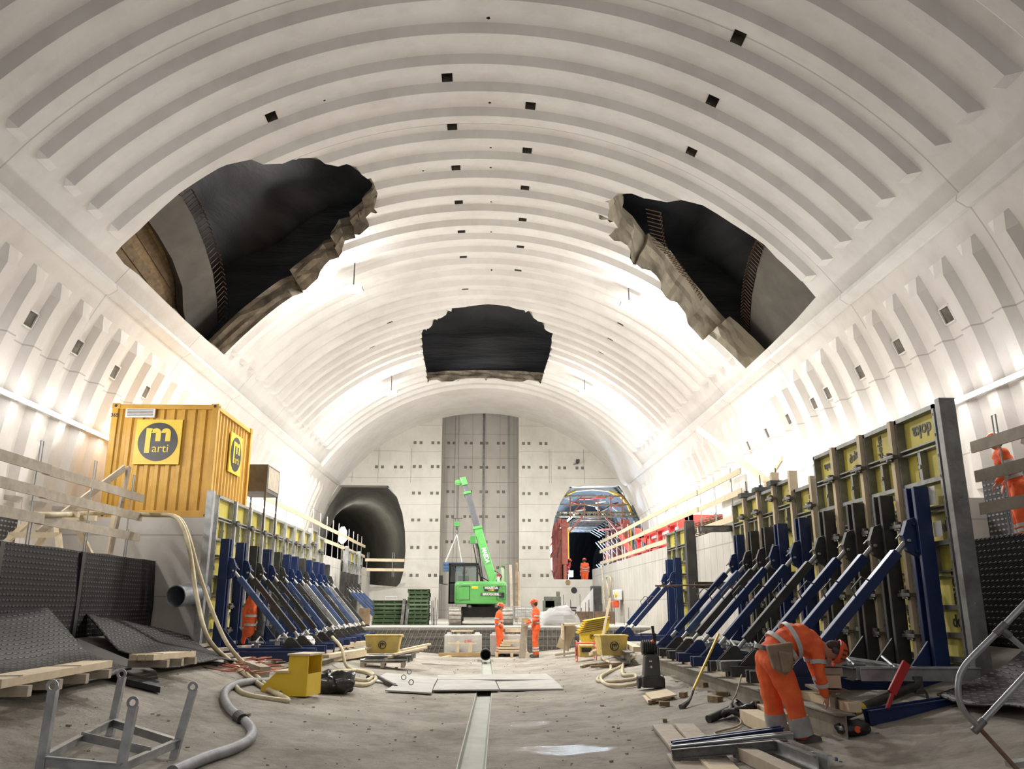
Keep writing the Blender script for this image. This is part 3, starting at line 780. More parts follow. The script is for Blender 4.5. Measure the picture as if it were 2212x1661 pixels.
# ================================================================== WALL FORMWORK
def panel(w, H, label, Y, sg, z0, group, text=False, mats=(None,), full=True):
    """framed formwork panel standing along the bench; seen from its back: steel grid, plywood behind"""
    x = sg * 6.22
    o = thing('wall_shuttering', label, 'formwork panel', (x, Y, z0), 0, group)
    def B(x0, x1, y0, y1, a, b): return (x - sg * x0, x - sg * x1, Y + y0, Y + y1, z0 + a, z0 + b)
    mb = MB(); mb.bb(*B(-0.012, 0.0, 0.02, w - 0.02, 0.01, H - 0.01)); mb.build('plywood', M_plyY, o)
    mb = MB(); mb.bb(*B(-0.026, -0.013, 0.02, w - 0.02, 0.01, H - 0.01)); mb.build('form_face', M_plyback, o)  # dirty dark face added on the hidden side to cut yellow bounce light
    fr = M_frame if sg > 0 else M_galv  # right frames take the darker steel: their shadow is painted in
    mb = MB()
    for a in (0.0, w - 0.05): mb.bb(*B(0, 0.12, a, a + 0.05, 0, H))
    mb.bb(*B(0, 0.12, 0, w, 0, 0.05)); mb.bb(*B(0, 0.12, 0, w, H - 0.06, H))
    mb.build('frame', fr, o)
    hs = []
    z = H - 0.48
    rows = [0.48, 0.55, 0.98, 1.35, 1.42, 1.82, 2.2, 2.27, 2.65, 3.0, 3.3]
    for i, r in enumerate(rows):
        if r > H - 0.12: continue
        thin = i in (0, 1, 3, 4, 6, 7)
        mb = MB(); t = 0.018 if thin else 0.05
        mb.bb(*B(0, 0.11, 0.05, w - 0.05, H - r - t, H - r + t * 0.2)); mb.build('cross_rail', fr, o)
    for (a, b) in ((0.55, 0.98), (1.82, 2.2)):
        if b < H:
            mb = MB()
            mb.bb(*B(0, 0.10, w / 2 - 0.035, w / 2 + 0.035, H - b, H - a)); mb.cyl((x - sg * 0.10, Y + w / 2, z0 + H - (a + b) / 2 - 0.01), (x - sg * 0.115, Y + w / 2, z0 + H - (a + b) / 2 - 0.01), 0.03, 10)
            mb.build('stiffener', fr, o)
    mb = MB()
    for k in range(int(H / 0.28)):
        zz = z0 + 0.2 + k * 0.28
        mb.bb(*B(0.12, 0.123, 0.015, 0.035, zz - z0, zz - z0 + 0.04)); mb.bb(*B(0.12, 0.123, w - 0.035, w - 0.015, zz - z0, zz - z0 + 0.04))
    mb.build('tie_slots', M_pocket, o)
    if text:
        for (a, yy, rot, size) in text:
            xd = Vector((0, -sg * math.cos(rot), math.sin(rot))); yd = Vector((0, sg * math.sin(rot), math.cos(rot)))
            if sg > 0: yd = Vector((0, math.sin(rot), math.cos(rot)))
            text_mesh('doka', size, 'lettering', M_black, o, (x - sg * 0.006, Y + yy, z0 + H - a), (0, -sg * math.cos(rot), math.sin(rot)), (0, sg * math.sin(rot), math.cos(rot)), 0.002, 0.006)
    return o
def filler(Y, sg, z0, H, label, group, m, w=0.1):
    x = sg * 6.2
    o = thing('filler_timber', label, 'filler timber', (x, Y, z0), 0, group)
    mb = MB(); mb.bb(x, x - sg * 0.16, Y - w / 2, Y + w / 2, z0, z0 + H); mb.build('timber', m, o)
    for zz in (0.55, 1.55, 2.5, 3.05):
        if zz > H: continue
        mb = MB(); zc = z0 + H - zz
        mb.bb(x - sg * 0.15, x - sg * 0.25, Y - 0.2, Y + 0.2, zc - 0.03, zc + 0.02); mb.cyl((x - sg * 0.2, Y, zc - 0.06), (x - sg * 0.2, Y, zc + 0.07), 0.05, 10)
        mb.cyl((x - sg * 0.22, Y - 0.12, zc - 0.06), (x - sg * 0.22, Y + 0.12, zc + 0.05), 0.02, 6)
        mb.build('clamp', M_steel, o, bevel=0.006)
    return o
def brace_frame(Y, sg, label, group, mblue, mbrace, zt, zg, foot=4.2):
    """support frame: upright channel pair, raking telescopic strut, base beam with screw jacks"""
    o = thing('raking_shore', label, 'support frame', (sg * 5.9, Y, zg), 0, group)
    X = lambda v: sg * v
    mb = MB()
    for dy in (-0.10, 0.10):
        mb.bb(X(6.06), X(5.86), Y + dy - 0.035, Y + dy + 0.035, zg, zt); 
    mb.bb(X(6.05), X(5.95), Y - 0.09, Y + 0.09, zt - 0.5, zt - 0.01)
    mb.build('upright', mblue, o, bevel=0.008)
    mb = MB(); mb.prism([(X(5.9), zt - 0.95), (X(5.72), zt - 0.85), (X(5.68), zt - 0.65), (X(5.76), zt - 0.45), (X(5.9), zt - 0.4)], 1, Y - 0.05, Y + 0.05)
    for (a, b) in ((5.84, zt - 0.5), (5.76, zt - 0.72), (5.84, zt - 0.86)): mb.cyl((X(a), Y - 0.08, b), (X(a), Y + 0.08, b), 0.025, 8)
    mb.build('gusset', mblue, o)
    top = Vector((X(5.74), Y, zt - 0.72)); bot = Vector((X(foot), Y, zg + 0.2)); d = (bot - top)
    mb = MB(); mb.bar(top + d * 0.10, top + d * 0.88, 0.13, 0.13, up=(0, 1, 0)); mb.build('strut', mbrace, o, bevel=0.01)
    mb = MB(); mb.cyl(top, top + d * 0.12, 0.035, 10); mb.cyl(top + d * 0.86, bot, 0.035, 10); mb.cyl(top + d * 0.0 + Vector((0, -0.1, 0)), top + Vector((0, 0.1, 0)), 0.02, 8)
    mb.tube([top + d * 0.02 + Vector((X(-0.08), 0.05, 0.06)), top + d * 0.01 + Vector((0, 0.06, 0.13)), top + Vector((X(0.07), 0.03, 0.08))], 0.012, 6)
    mb.build('spindle', M_galv if sg > 0 else M_galvl, o, smooth=True)
    mb = MB(); c = top + d * 0.42; t = d.normalized(); nrm = Vector((-t.z * 1, 0, t.x)) * (1 if True else 1)
    if nrm.z < 0: nrm = -nrm
    h = [c + t * -0.14 + nrm * 0.06, c + t * -0.10 + nrm * 0.17, c + t * 0.12 + nrm * 0.17, c + t * 0.16 + nrm * 0.06]
    mb.tube([p + Vector((0, -0.07, 0)) for p in h], 0.012, 6)
    mb.build('handle', M_steel, o)
    mb = MB()
    for dy in (-0.09, 0.09): mb.bb(X(6.06), X(3.75), Y + dy - 0.03, Y + dy + 0.03, zg - 0.09, zg + 0.07)
    mb.build('base_beam', mblue if sg > 0 else M_blue, o, bevel=0.006)
    mb = MB()
    mb.prism([(X(foot + 0.18), zg + 0.07), (X(foot + 0.04), zg + 0.3), (X(foot - 0.06), zg + 0.3), (X(foot - 0.3), zg + 0.07)], 1, Y - 0.045, Y - 0.03)
    mb.prism([(X(foot + 0.18), zg + 0.07), (X(foot + 0.04), zg + 0.3), (X(foot - 0.06), zg + 0.3), (X(foot - 0.3), zg + 0.07)], 1, Y + 0.03, Y + 0.045)
    mb.build('foot_plate', M_dark if sg < 0 else mblue, o)
    mb = MB(); mb.prism([(X(5.86), zg + 0.07), (X(5.86), zg + 0.5), (X(5.5), zg + 0.07)], 1, Y - 0.02, Y + 0.02); mb.build('corner_gusset', mblue, o)
    mb = MB()
    zb = fz(foot)
    for xx in (foot - 0.15,): mb.cyl((X(xx), Y + 0.02, zg + 0.22), (X(xx), Y + 0.02, fz(xx) - 0.0), 0.024, 8); mb.bb(X(xx - 0.07), X(xx + 0.07), Y - 0.05, Y + 0.09, fz(xx) - 0.01, fz(xx) + 0.03)
    mb.build('jack_screw', M_rust, o)
    return o

Z0R, Z0L = 0.94, 0.70
# right side, near group of five tall panels
RJ = [10.62, 11.83, 12.87, 13.94, 14.93]
tx = {0: [(0.25, 0.56, PI, 0.26), (1.15, 0.7, PI / 2, 0.2), (0.75, 0.72, -PI / 2, 0.16), (1.62, 0.3, 0, 0.2), (2.4, 0.22, -PI / 2, 0.24), (2.85, 0.2, 0, 0.22)],
      1: [(0.26, 0.62, PI / 2, 0.18), (1.15, 0.3, PI / 2, 0.24), (1.65, 0.28, -PI / 2, 0.24), (2.4, 0.28, 0, 0.22), (2.9, 0.3, -PI / 2, 0.22)],
      2: [(0.24, 0.5, 0.2, 0.2), (1.15, 0.55, PI / 2, 0.2), (0.75, 0.25, PI / 2, 0.14), (1.62, 0.3, PI / 2, 0.2), (2.85, 0.3, 0, 0.18)],
      3: [(0.24, 0.5, PI, 0.17), (1.15, 0.5, 0, 0.2), (1.62, 0.3, -PI / 2, 0.2), (2.4, 0.3, 0, 0.18)]}
for i in range(4):
    a, b = RJ[i], RJ[i + 1]
    panel(b - a - 0.12, 3.44, 'tall yellow-backed shuttering panel, %s of four from the grey end post on the right' % NTH[i], a + 0.06, 1, Z0R, 'tall right-hand formwork panels', tx[i])
    if i: filler(a, 1, Z0R, 3.44, 'pale timber strip between tall right panels, %s from the end post' % NTH[i - 1], 'filler timbers in the right formwork', M_wood)
RJ2 = [14.98, 16.0, 17.0, 18.0, 19.0, 20.1]
for i in range(5):
    a, b = RJ2[i], RJ2[i + 1]; H = 2.98 if i < 1 else (3.24 if i < 2 else 3.18)
    panel(b - a - 0.12, H, 'lower yellow shuttering panel on the right, %s beyond the tall panels' % NTH[i], a + 0.06, 1, Z0R, 'lower right-hand formwork panels', [(0.24, 0.4, PI / 2 if i % 2 else -PI / 2, 0.2), (1.15, 0.4, PI / 2, 0.22), (1.62, 0.35, -PI / 2, 0.2), (2.4, 0.35, PI / 2, 0.2)])
    filler(a, 1, Z0R, H + (0.12 if i != 2 else 0.3), 'pale timber strip in the lower right shuttering, %s beyond the tall panels' % NTH[i], 'filler timbers in the right formwork', M_wood)
    if i > 1: 
        mb = MB(); mb.bb(6.35, 5.98, a - 0.13, a + 0.13, Z0R + H + 0.02, Z0R + H + 0.12); mb.cyl((6.15, a, Z0R + H), (6.15, a, Z0R + H + 0.4), 0.012, 6); mb.cyl((6.15, a, Z0R + H + 0.12), (6.15, a, Z0R + H + 0.18), 0.05, 10)
        tag(mb.build('bracket_head', M_dark), 'dark bolted bracket on top of the lower right shuttering, %s beyond the tall panels' % NTH[i - 2], 'bracket', 'brackets on the right formwork')
RP = [(10.98, M_blue, M_blue), (11.96, M_dark, M_blue), (12.88, M_dark, M_blue), (14.03, M_dark, M_dark), (15.16, M_blue, M_blue), (16.3, M_blue, M_blue), (17.11, M_dark, M_dark), (18.02, M_dark, M_bluel), (19.04, M_blue, M_blue)]
for i, (y, a, b) in enumerate(RP):
    brace_frame(y + 0.15, 1, '%s raking shore from the right end post, with a %s strut' % (NTH[i], 'dark' if b is M_dark else 'blue'), 'support frames of the right formwork', a, b, 3.3, 0.78, 4.2)
# end post of the near panel group
mb = MB(); mb.bb(6.08, 6.30, 10.48, 10.6, Z0R - 0.3, 4.42)
for k in range(7): mb.cyl((6.2, 10.475, 1.3 + k * 0.45), (6.2, 10.49, 1.3 + k * 0.45), 0.025, 8)
tag(mb.build('end_post', M_frame, bevel=0.01), 'tall grey steel end post closing the near edge of the right formwork', 'steel post')
# papers taped on the panels
for i, (y, z, h) in enumerate(((10.85, 3.05, 0.24), (12.0, 2.95, 0.22), (13.2, 2.75, 0.3), (10.8, 2.62, 0.2))):
    mb = MB(); mb.bb(6.07, 6.075, y, y + 0.2, z, z + h)
    tag(mb.build('paper_sheet', M_white), ['white sheet fixed to the right shuttering just below the top of the end post shore', 'white sheet on the second tall right shuttering panel', 'white sheet on the third tall right shuttering panel', 'lower grey-white sheet beside the right end post'][i], 'paper sheet', 'white sheets on the right formwork')
# right side, small far group
for i, (a, b) in enumerate(((24.75, 26.1), (26.15, 27.5))):
    panel(b - a, 3.1, '%s panel of the small separate shuttering on the right bench wall' % ['near', 'far'][i], a, 1, 0.9, 'small separate right formwork', [(0.24, 0.6, PI / 2, 0.22), (1.3, 0.5, 0, 0.2)])
for i, y in enumerate((25.5, 26.6)):
    brace_frame(y, 1, '%s blue raking shore of the small separate right shuttering' % ['near', 'far'][i], 'support frames of the small formwork', M_blue, M_blue, 3.12, 0.78, 4.4)
mb = MB(); mb.bb(6.02, 6.29, 24.45, 24.7, 0.85, 4.15)
tag(mb.build('end_post', M_dark, bevel=0.01), 'dark steel end post at the near edge of the small right formwork', 'steel post')

# left side groups
LJ = [19.32 + 1.34 * i for i in range(11)]
for i in range(10):
    a = LJ[i]; H = 3.5 if i != 8 else 3.68
    panel(1.22, H, 'yellow-backed shuttering panel of the long left row, %s from the container corner' % NTH[i], a + 0.06, -1, Z0L, 'left-hand formwork panels', [(0.24, 0.35, PI / 2, 0.2), (1.15, 0.35, -PI / 2, 0.22), (1.62, 0.3, 0, 0.18)] if i < 4 else False)
    if i: filler(a, -1, Z0L, H, 'pale strip between left shuttering panels, %s from the container corner' % NTH[i - 1], 'filler strips in the left formwork', M_galvl, 0.09)
LP = [19.78, 21.01, 22.25, 23.55, 24.8, 26.0, 27.1, 28.2, 29.3, 30.6, 31.6, 32.7]
LM = [M_blue, M_blue, M_dark, M_blue, M_dark, M_blue, M_blue, M_dark, M_blue, M_blue, M_blue, M_dark]
LB = [M_bluel, M_dark, M_dark, M_dark, M_bluel, M_dark, M_galv, M_bluel, M_dark, M_bluel, M_galv, M_dark]
for i, y in enumerate(LP):
    brace_frame(y, -1, '%s raking shore from the container corner on the left, with a %s strut' % (NTH[i], 'dark' if LB[i] is M_dark else ('grey' if LB[i] is M_galv else 'pale blue')), 'support frames of the left formwork', LM[i], LB[i], 3.22, 0.72, 4.35)
for i in range(4):
    panel(1.25, 3.35, '%s shuttering panel beyond the bare concrete gap on the left' % NTH[i], 38.0 + i * 1.38, -1, 0.8, 'far left formwork panels')
for i, y in enumerate((38.2, 39.3, 40.6, 41.8, 42.8)):
    brace_frame(y - 1.5, -1, '%s pale blue raking shore beyond the bare concrete gap on the left' % NTH[i], 'support frames of the far left formwork', M_dark, M_bluel, 3.1, 0.72, 4.2) if i < 4 else None
for i, (y, x) in enumerate(((37.8, 6.1), (19.06, 6.25), (41.6, 6.1))):
    mb = MB(); mb.bb(-x + 0.14, -x - 0.02, y - 0.08, y + 0.08, 0.7, 4.26)
    tag(mb.build('end_post', M_galv, bevel=0.01), ['grey end post at the near edge of the far left formwork', 'grey steel end post at the near edge of the long left formwork', 'grey steel post in the middle of the far left formwork'][i], 'steel post')

# walers, loose channels and timbers lying along the feet
def waler(p0, p1, label, m, w=0.12, h=0.14, cat='steel beam', name='steel_waler', group=None):
    """double-channel beam: two C sections back to back"""
    mb = MB(); p0 = Vector(p0); p1 = Vector(p1); d = (p1 - p0).normalized(); s = d.cross(Vector((0, 0, 1))).normalized()
    for k in (-1, 1):
        o = s * k * w / 2
        mb.bar(p0 + o, p1 + o, 0.012, h); mb.bar(p0 + o + s * k * 0.02 + Vector((0, 0, h / 2)), p1 + o + s * k * 0.02 + Vector((0, 0, h / 2)), 0.05, 0.012); mb.bar(p0 + o + s * k * 0.02 - Vector((0, 0, h / 2)), p1 + o + s * k * 0.02 - Vector((0, 0, h / 2)), 0.05, 0.012)
    L = (p1 - p0).length
    for k in range(int(L / 0.6) + 1):
        q = p0 + d * min(L - 0.05, 0.05 + k * 0.6); mb.bar(q - s * w / 2, q + s * w / 2, 0.06, h * 0.8)
    o = mb.build(name, m); return tag(o, label, cat, group)
def plank(p0, p1, w, h, label, m=None, cat='timber', name='timber_plank', group=None, up=(0, 0, 1)):
    mb = MB(); mb.bar(p0, p1, w, h, up=up); o = mb.build(name, m or M_wood, bevel=0.004); return tag(o, label, cat, group)
def ibeam(p0, p1, w, h, label, m, t=0.012):
    mb = MB(); p0 = Vector(p0); p1 = Vector(p1); u = Vector((0, 0, 1))
    mb.bar(p0, p1, t, h); mb.bar(p0 + u * h / 2, p1 + u * h / 2, w, t * 1.4); mb.bar(p0 - u * h / 2, p1 - u * h / 2, w, t * 1.4)
    return tag(mb.build('steel_girder', m), label, 'steel girder')
# right: long steel girder on blocks with pale timbers on top under the frames
ibeam((3.95, 9.4, 0.46), (3.95, 20.6, 0.46), 0.22, 0.26, 'long dull steel girder lying under the right support frames', mat('dusty_steel', (0.27, 0.24, 0.19), (0.18, 0.165, 0.14), 5, 0.7, 0.2, coord='World'))
for i in range(8):
    y = 9.8 + i * 1.35; mb = MB(); mb.bb(3.72, 4.2, y, y + 0.14, fz(3.95) - 0.02, 0.325)
    tag(mb.build('packing_block', M_woodd), 'brown packing block under the long right girder, %s from its near end' % NTH[i], 'timber block', 'packing blocks under the right girder')
plank((4.15, 9.6, 0.64), (4.15, 20.4, 0.64), 0.14, 0.1, 'long pale squared timber lying on the right steel girder')
ibeam((3.6, 20.8, 0.50), (3.9, 25.4, 0.50), 0.22, 0.24, 'second steel girder end sticking out beneath the small right formwork', M_steel)
plank((3.8, 20.9, 0.69), (4.1, 25.2, 0.69), 0.2, 0.12, 'pale timber on the girder beneath the small right formwork')
waler((6.05, 10.4, 0.93), (4.6, 10.45, 0.93), 'grey waler lying crossways at the foot of the near right frame', M_galv)
waler((5.35, 10.5, 0.92), (5.35, 19.8, 0.92), 'grey double channel running along the right frame bases', M_galv)
waler((4.75, 10.7, 0.90), (4.75, 14.8, 0.90), 'dark double channel across the right frame bases', M_dark)
waler((3.62, 13.1, 0.84), (4.4, 13.25, 0.84), 'short grey channel stub poking out under the right frames', M_galv)
# blue base rails on the ground behind the bending worker
waler((4.4, 9.9, 0.5), (6.3, 9.95, 0.74), 'long dark blue base rail low on the right behind the bending worker', M_blue, h=0.16)
# left: timbers and base
plank((-3.95, 22.0, 0.42), (-3.0, 26.6, 0.42), 0.26, 0.2, 'stack of pale squared timbers in front of the left frames', M_wood)
plank((-4.1, 24.6, 0.62), (-3.3, 29.2, 0.52), 0.2, 0.14, 'upper pale squared timber in front of the left frames', M_wood)
ibeam((-4.1, 19.0, 0.30), (-3.2, 27.8, 0.34), 0.2, 0.24, 'dull steel girder under the pale timbers on the left', mat('dusty_steel', (0.27, 0.24, 0.19), (0.18, 0.165, 0.14)))
waler((-5.9, 19.25, 0.64), (-4.0, 19.3, 0.64), 'dark blue base rail at the near end of the left formwork', M_blue, h=0.18)
for i in range(6):
    plank((-6.3 + i * 0.38, 17.6 + 0.1 * i, fz(-6.2 + i * 0.38) + 0.05), (-5.9 + i * 0.38, 21.5, fz(-6.0 + i * 0.38) + 0.07), 0.18, 0.07, 'weathered grey plank on the floor under the left frames, %s from the concrete corner' % ['first', 'second', 'third', 'fourth', 'fifth', 'sixth'][i], M_woodg, group='planks under the left frames')
# couplers and spindles cluttering the bases
for sg, ys, tagl in ((1, [10.7 + 0.62 * i for i in range(14)], 'right'), (-1, [20.0 + 0.95 * i for i in range(13)], 'left')):
    for i, y in enumerate(ys):
        mb = MB(); x = sg * (5.15 - 0.25 * (i % 3)); z = 0.98 if sg > 0 else 0.9
        mb.cyl((x, y - 0.1, z), (x, y + 0.25, z + 0.12), 0.02, 6); mb.blob((x, y, z), (0.07, 0.07, 0.03), 8, 5); mb.cyl((x - 0.15 * sg, y, z), (x + 0.2 * sg, y + 0.05, z), 0.025, 6)
        mb.bb(x - 0.05, x + 0.05, y - 0.03, y + 0.03, z - 0.16, z + 0.04)
        tag(mb.build('wing_nut_tie', M_galv), 'galvanised tie rod and wing nut on the %s shore bases, %s in the row' % (tagl, NTH[i]), 'tie rod', 'tie rods on the %s frame bases' % tagl)

# ================================================================== CONTAINER
def logo(parent, c, ux, uy, s):
    """square yellow plate, black disc, the firm's lettering; ux right, uy up, s = plate side"""
    ux = Vector(ux).normalized(); uy = Vector(uy).normalized(); n = ux.cross(uy); c = Vector(c)
    R = Matrix((ux, uy, n)).transposed()
    mb = MB(); mb.box(c + n * 0.02, (s, s, 0.03), R=R); pl = mb.build('logo_plate', M_yel, parent)
    mb = MB(); K = 48; r = s * 0.43
    top = [c + n * 0.045 + ux * (r * math.cos(2 * PI * k / K)) + uy * (r * math.sin(2 * PI * k / K)) for k in range(K)]
    mb.add(top + [p - n * 0.008 for p in top], [tuple(range(K))] + [(k, (k + 1) % K, K + (k + 1) % K, K + k) for k in range(K)])
    mb.build('logo_disc', M_black, pl)
    off = n * 0.05; q = s * 0.43
    mb = MB()
    def rect(x0, x1, y0, y1): mb.box(c + off + ux * ((x0 + x1) / 2 * q) + uy * ((y0 + y1) / 2 * q), ((x1 - x0) * q, (y1 - y0) * q, 0.006), R=R)
    def arc(cx, cy, ro, ri):
        for k in range(10):
            a, b = PI * k / 10, PI * (k + 1) / 10
            P = [(cx + rr * math.cos(t), cy + rr * math.sin(t)) for rr, t in ((ri, a), (ro, a), (ro, b), (ri, b))]
            V = [c + off + n * 0.003 + ux * (x * q) + uy * (y * q) for x, y in P] + [c + off - n * 0.003 + ux * (x * q) + uy * (y * q) for x, y in P]
            mb.add(V, [(0, 1, 2, 3), (7, 6, 5, 4), (0, 4, 5, 1), (2, 6, 7, 3)])
    rect(-0.62, -0.36, -0.58, 0.7)       # long first stem of the m
    rect(-0.12, 0.14, 0.02, 0.45); rect(0.38, 0.64, 0.02, 0.45)
    arc(-0.11, 0.45, 0.25, 0.03); arc(0.39, 0.45, 0.25, 0.03)
    rect(-0.36, -0.3, 0.5, 0.68)
    lt = mb.build('lettering', M_yel, pl)
    text_mesh('arti', s * 0.27, 'lettering', M_yel, pl, c + off + ux * (0.18 * q) + uy * (-0.36 * q), ux, uy, 0.003, 0.0)
    return pl
def container():
    x0, x1, y0, y1, z0, z1 = -8.74, -6.27, 19.25, 22.25, 3.665, 6.33
    o = thing('site_container', 'yellow corrugated steel container with round black logo on the left bench', 'container', ((x0 + x1) / 2, (y0 + y1) / 2, z0))
    mb = MB(); t = 0.14
    for x in (x0, x1 - t):
        for y in (y0, y1 - t): mb.bb(x, x + t, y, y + t, z0, z1)
    for z in (z0, z1 - 0.12):
        for y in (y0, y1 - 0.1): mb.bb(x0 + t, x1 - t, y + 0.01, y + 0.09, z, z + (0.16 if z == z0 else 0.1))
        for x in (x0, x1 - 0.1): mb.bb(x + 0.01, x + 0.09, y0 + t, y1 - t, z, z + (0.16 if z == z0 else 0.1))
    mb.build('frame', M_cont, o, bevel=0.008)
    for x in (x0, x1 - 0.16):
        for y in (y0, y1 - 0.16):
            for z in (z0 - 0.01, z1 - 0.11):
                mb = MB(); mb.bb(x - 0.008, x + 0.168, y - 0.008, y + 0.168, z, z + 0.12)
                c = mb.build('corner_casting', M_cont, o)
                mb = MB(); mb.cyl((x + 0.08, y - 0.012, z + 0.06), (x + 0.08, y + 0.01, z + 0.06), 0.034, 12)
                if x > -7 and y < y0 + 1: mb.cyl((x + 0.172, y + 0.08, z + 0.06), (x + 0.15, y + 0.08, z + 0.06), 0.034, 12)
                mb.build('eye', M_black, c)
    def corr(a, b, n, horiz, fixed, sgn, ds):
        """corrugated sheet from a to b along horiz axis"""
        pts = []; p = (b - a) / n
        for i in range(n):
            s = a + i * p; pts += [(s, 0), (s + p * 0.34, 0), (s + p * 0.5, ds), (s + p * 0.84, ds)]
        pts.append((b, 0)); V = []
        for s, d in pts:
            for z in (z0 + 0.15, z1 - 0.1):
                V.append((s, fixed + sgn * d, z) if horiz == 0 else (fixed + sgn * d, s, z))
        mb = MB(); mb.add(V, [(2 * i, 2 * i + 2, 2 * i + 3, 2 * i + 1) for i in range(len(pts) - 1)])
        return mb
    corr(x0 + t, x1 - t, 9, 0, y0 + 0.05, 1, 0.045).build('front_wall', M_cont, o)
    corr(y0 + t, y1 - t, 11, 1, x1 - 0.05, -1, 0.04).build('side_wall', M_cont, o)
    corr(y0 + t, y1 - t, 11, 1, x0 + 0.05, 1, 0.04).build('side_wall', M_cont, o)
    corr(x0 + t, x1 - t, 9, 0, y1 - 0.05, -1, 0.045).build('back_wall', M_cont, o)
    mb = MB(); mb.bb(x0 + 0.02, x1 - 0.02, y0 + 0.02, y1 - 0.02, z1 - 0.04, z1 - 0.01); mb.bb(x0 + 0.02, x1 - 0.02, y0 + 0.02, y1 - 0.02, z0 + 0.02, z0 + 0.06)
    mb.build('roof', M_cont, o)
    logo(o, (-7.60, y0 + 0.03, 5.42), (1, 0, 0), (0, 0, 1), 1.06)
    logo(o, (x1 - 0.03, 20.9, 5.42), (0, 1, 0), (0, 0, 1), 1.0)
    mb = MB(); mb.bb(-8.42, -7.74, y0 - 0.01, y0 + 0.04, 6.0, 6.21); g = mb.build('vent_grille', M_white, o)
    mb = MB()
    for k in range(5): mb.bb(-8.38, -7.78, y0 - 0.016, y0 - 0.01, 6.03 + k * 0.036, 6.045 + k * 0.036)
    mb.build('slats', M_steel, g)
    text_mesh('365', 0.12, 'number', M_black, o, (x0 + 0.07, y0 - 0.002, 6.05), (1, 0, 0), (0, 0, 1), 0.001, 0.003)
container()
def box2():
    o = thing('storage_box', 'dark steel rack box on thin legs beyond the yellow container', 'steel box', (-6.4, 23.0, 3.66))
    mb = MB(); mb.bb(-6.75, -5.95, 22.9, 24.3, 4.75, 5.5)
    mb.build('box_body', mat('dark_brown_sheet', (0.13, 0.12, 0.10), (0.09, 0.08, 0.07), 4, 0.6), o)
    for (x, y) in ((-6.72, 22.95), (-5.98, 22.95), (-5.98, 24.25), (-6.72, 24.25)): mb = MB(); mb.bb(x - 0.02, x + 0.02, y - 0.02, y + 0.02, 3.66, 4.75); mb.build('leg', M_steel, o)
    mb = MB(); mb.bb(-5.945, -5.94, 23.0, 24.2, 4.85, 5.45); mb.build('side_sheet', M_woodg, o)
box2()

# ================================================================== GUARD RAILS
def rail_post(p, h, parent, m, loop=True, th=0.012, dirv=(0, 1, 0)):
    mb = MB(); p = Vector(p); d = Vector(dirv)
    mb.tube([p, p + Vector((0, 0, h)), p + Vector((0, 0, h)) + d * 0.09, p + d * 0.09 + Vector((0, 0, h - 0.35))], th, 6)
    mb.tube([p + d * 0.09, p + d * 0.09 + Vector((0, 0, h * 0.35))], th, 6)
    return mb.build('post', m, parent)
def guardrail(pts_y, x, zb, boards, label, group, hpost, ends=None, mb_=M_wood, bx=0.03, wd=0.15):
    sg = 1 if x > 0 else -1
    o = thing('guardrail', label, 'guardrail', (x, pts_y[0], zb), 0, group)
    for y in pts_y: rail_post((x, y, zb), hpost, o, M_galv)
    y0, y1 = ends or (pts_y[0] - 0.4, pts_y[-1] + 0.3)
    for z in boards:
        n = max(1, round((y1 - y0) / 4.2)); L = (y1 - y0) / n
        for k in range(n):
            mb = MB(); a = y0 + k * L; mb.bar((x - sg * (bx + 0.025 * (k % 2)), a - 0.1, z), (x - sg * (bx + 0.025 * (k % 2)), a + L + 0.1, z + 0.01 * ((k * 7) % 3)), 0.03, wd); mb.build('board', mb_, o)
    return o
guardrail([9.5, 12.0, 13.9, 15.9, 17.7], -7.42, 2.66, [3.12, 3.55, 3.95], 'timber-board guardrail on the near left walkway beside the container', None, 1.75, (6, 18.2), M_woodg, wd=0.17)
guardrail([6.8, 8.6, 10.1, 11.4], 7.42, 2.66, [3.10, 3.58, 4.02], 'timber-board guardrail on the near right walkway beside the orange figure', None, 1.75, (4, 11.9), M_woodg, wd=0.17)
guardrail([21 + 1.55 * i for i in range(16)], 6.42, 3.66, [3.86, 4.45, 4.95], 'long pale timber guardrail along the right bench top', None, 1.5, (20.2, 45.0))
guardrail([26 + 1.45 * i for i in range(14)], -6.42, 3.66, [4.25, 4.78], 'long pale timber guardrail along the left bench top', None, 1.6, (24.5, 46.0))
def crossrail():
    o = thing('guardrail', 'short pale two-board guardrail across the left tunnel mouth', 'guardrail', (-6, 46.4, 3.4))
    for z in (3.58, 4.1):
        mb = MB(); mb.bar((-6.4, 46.4, z), (-4.3, 46.9, z), 0.03, 0.16); mb.build('board', M_wood, o)
    for x in (-6.3, -4.9): rail_post((x, 46.45, 3.2), 1.3, o, M_galv, dirv=(1, 0, 0))
crossrail()
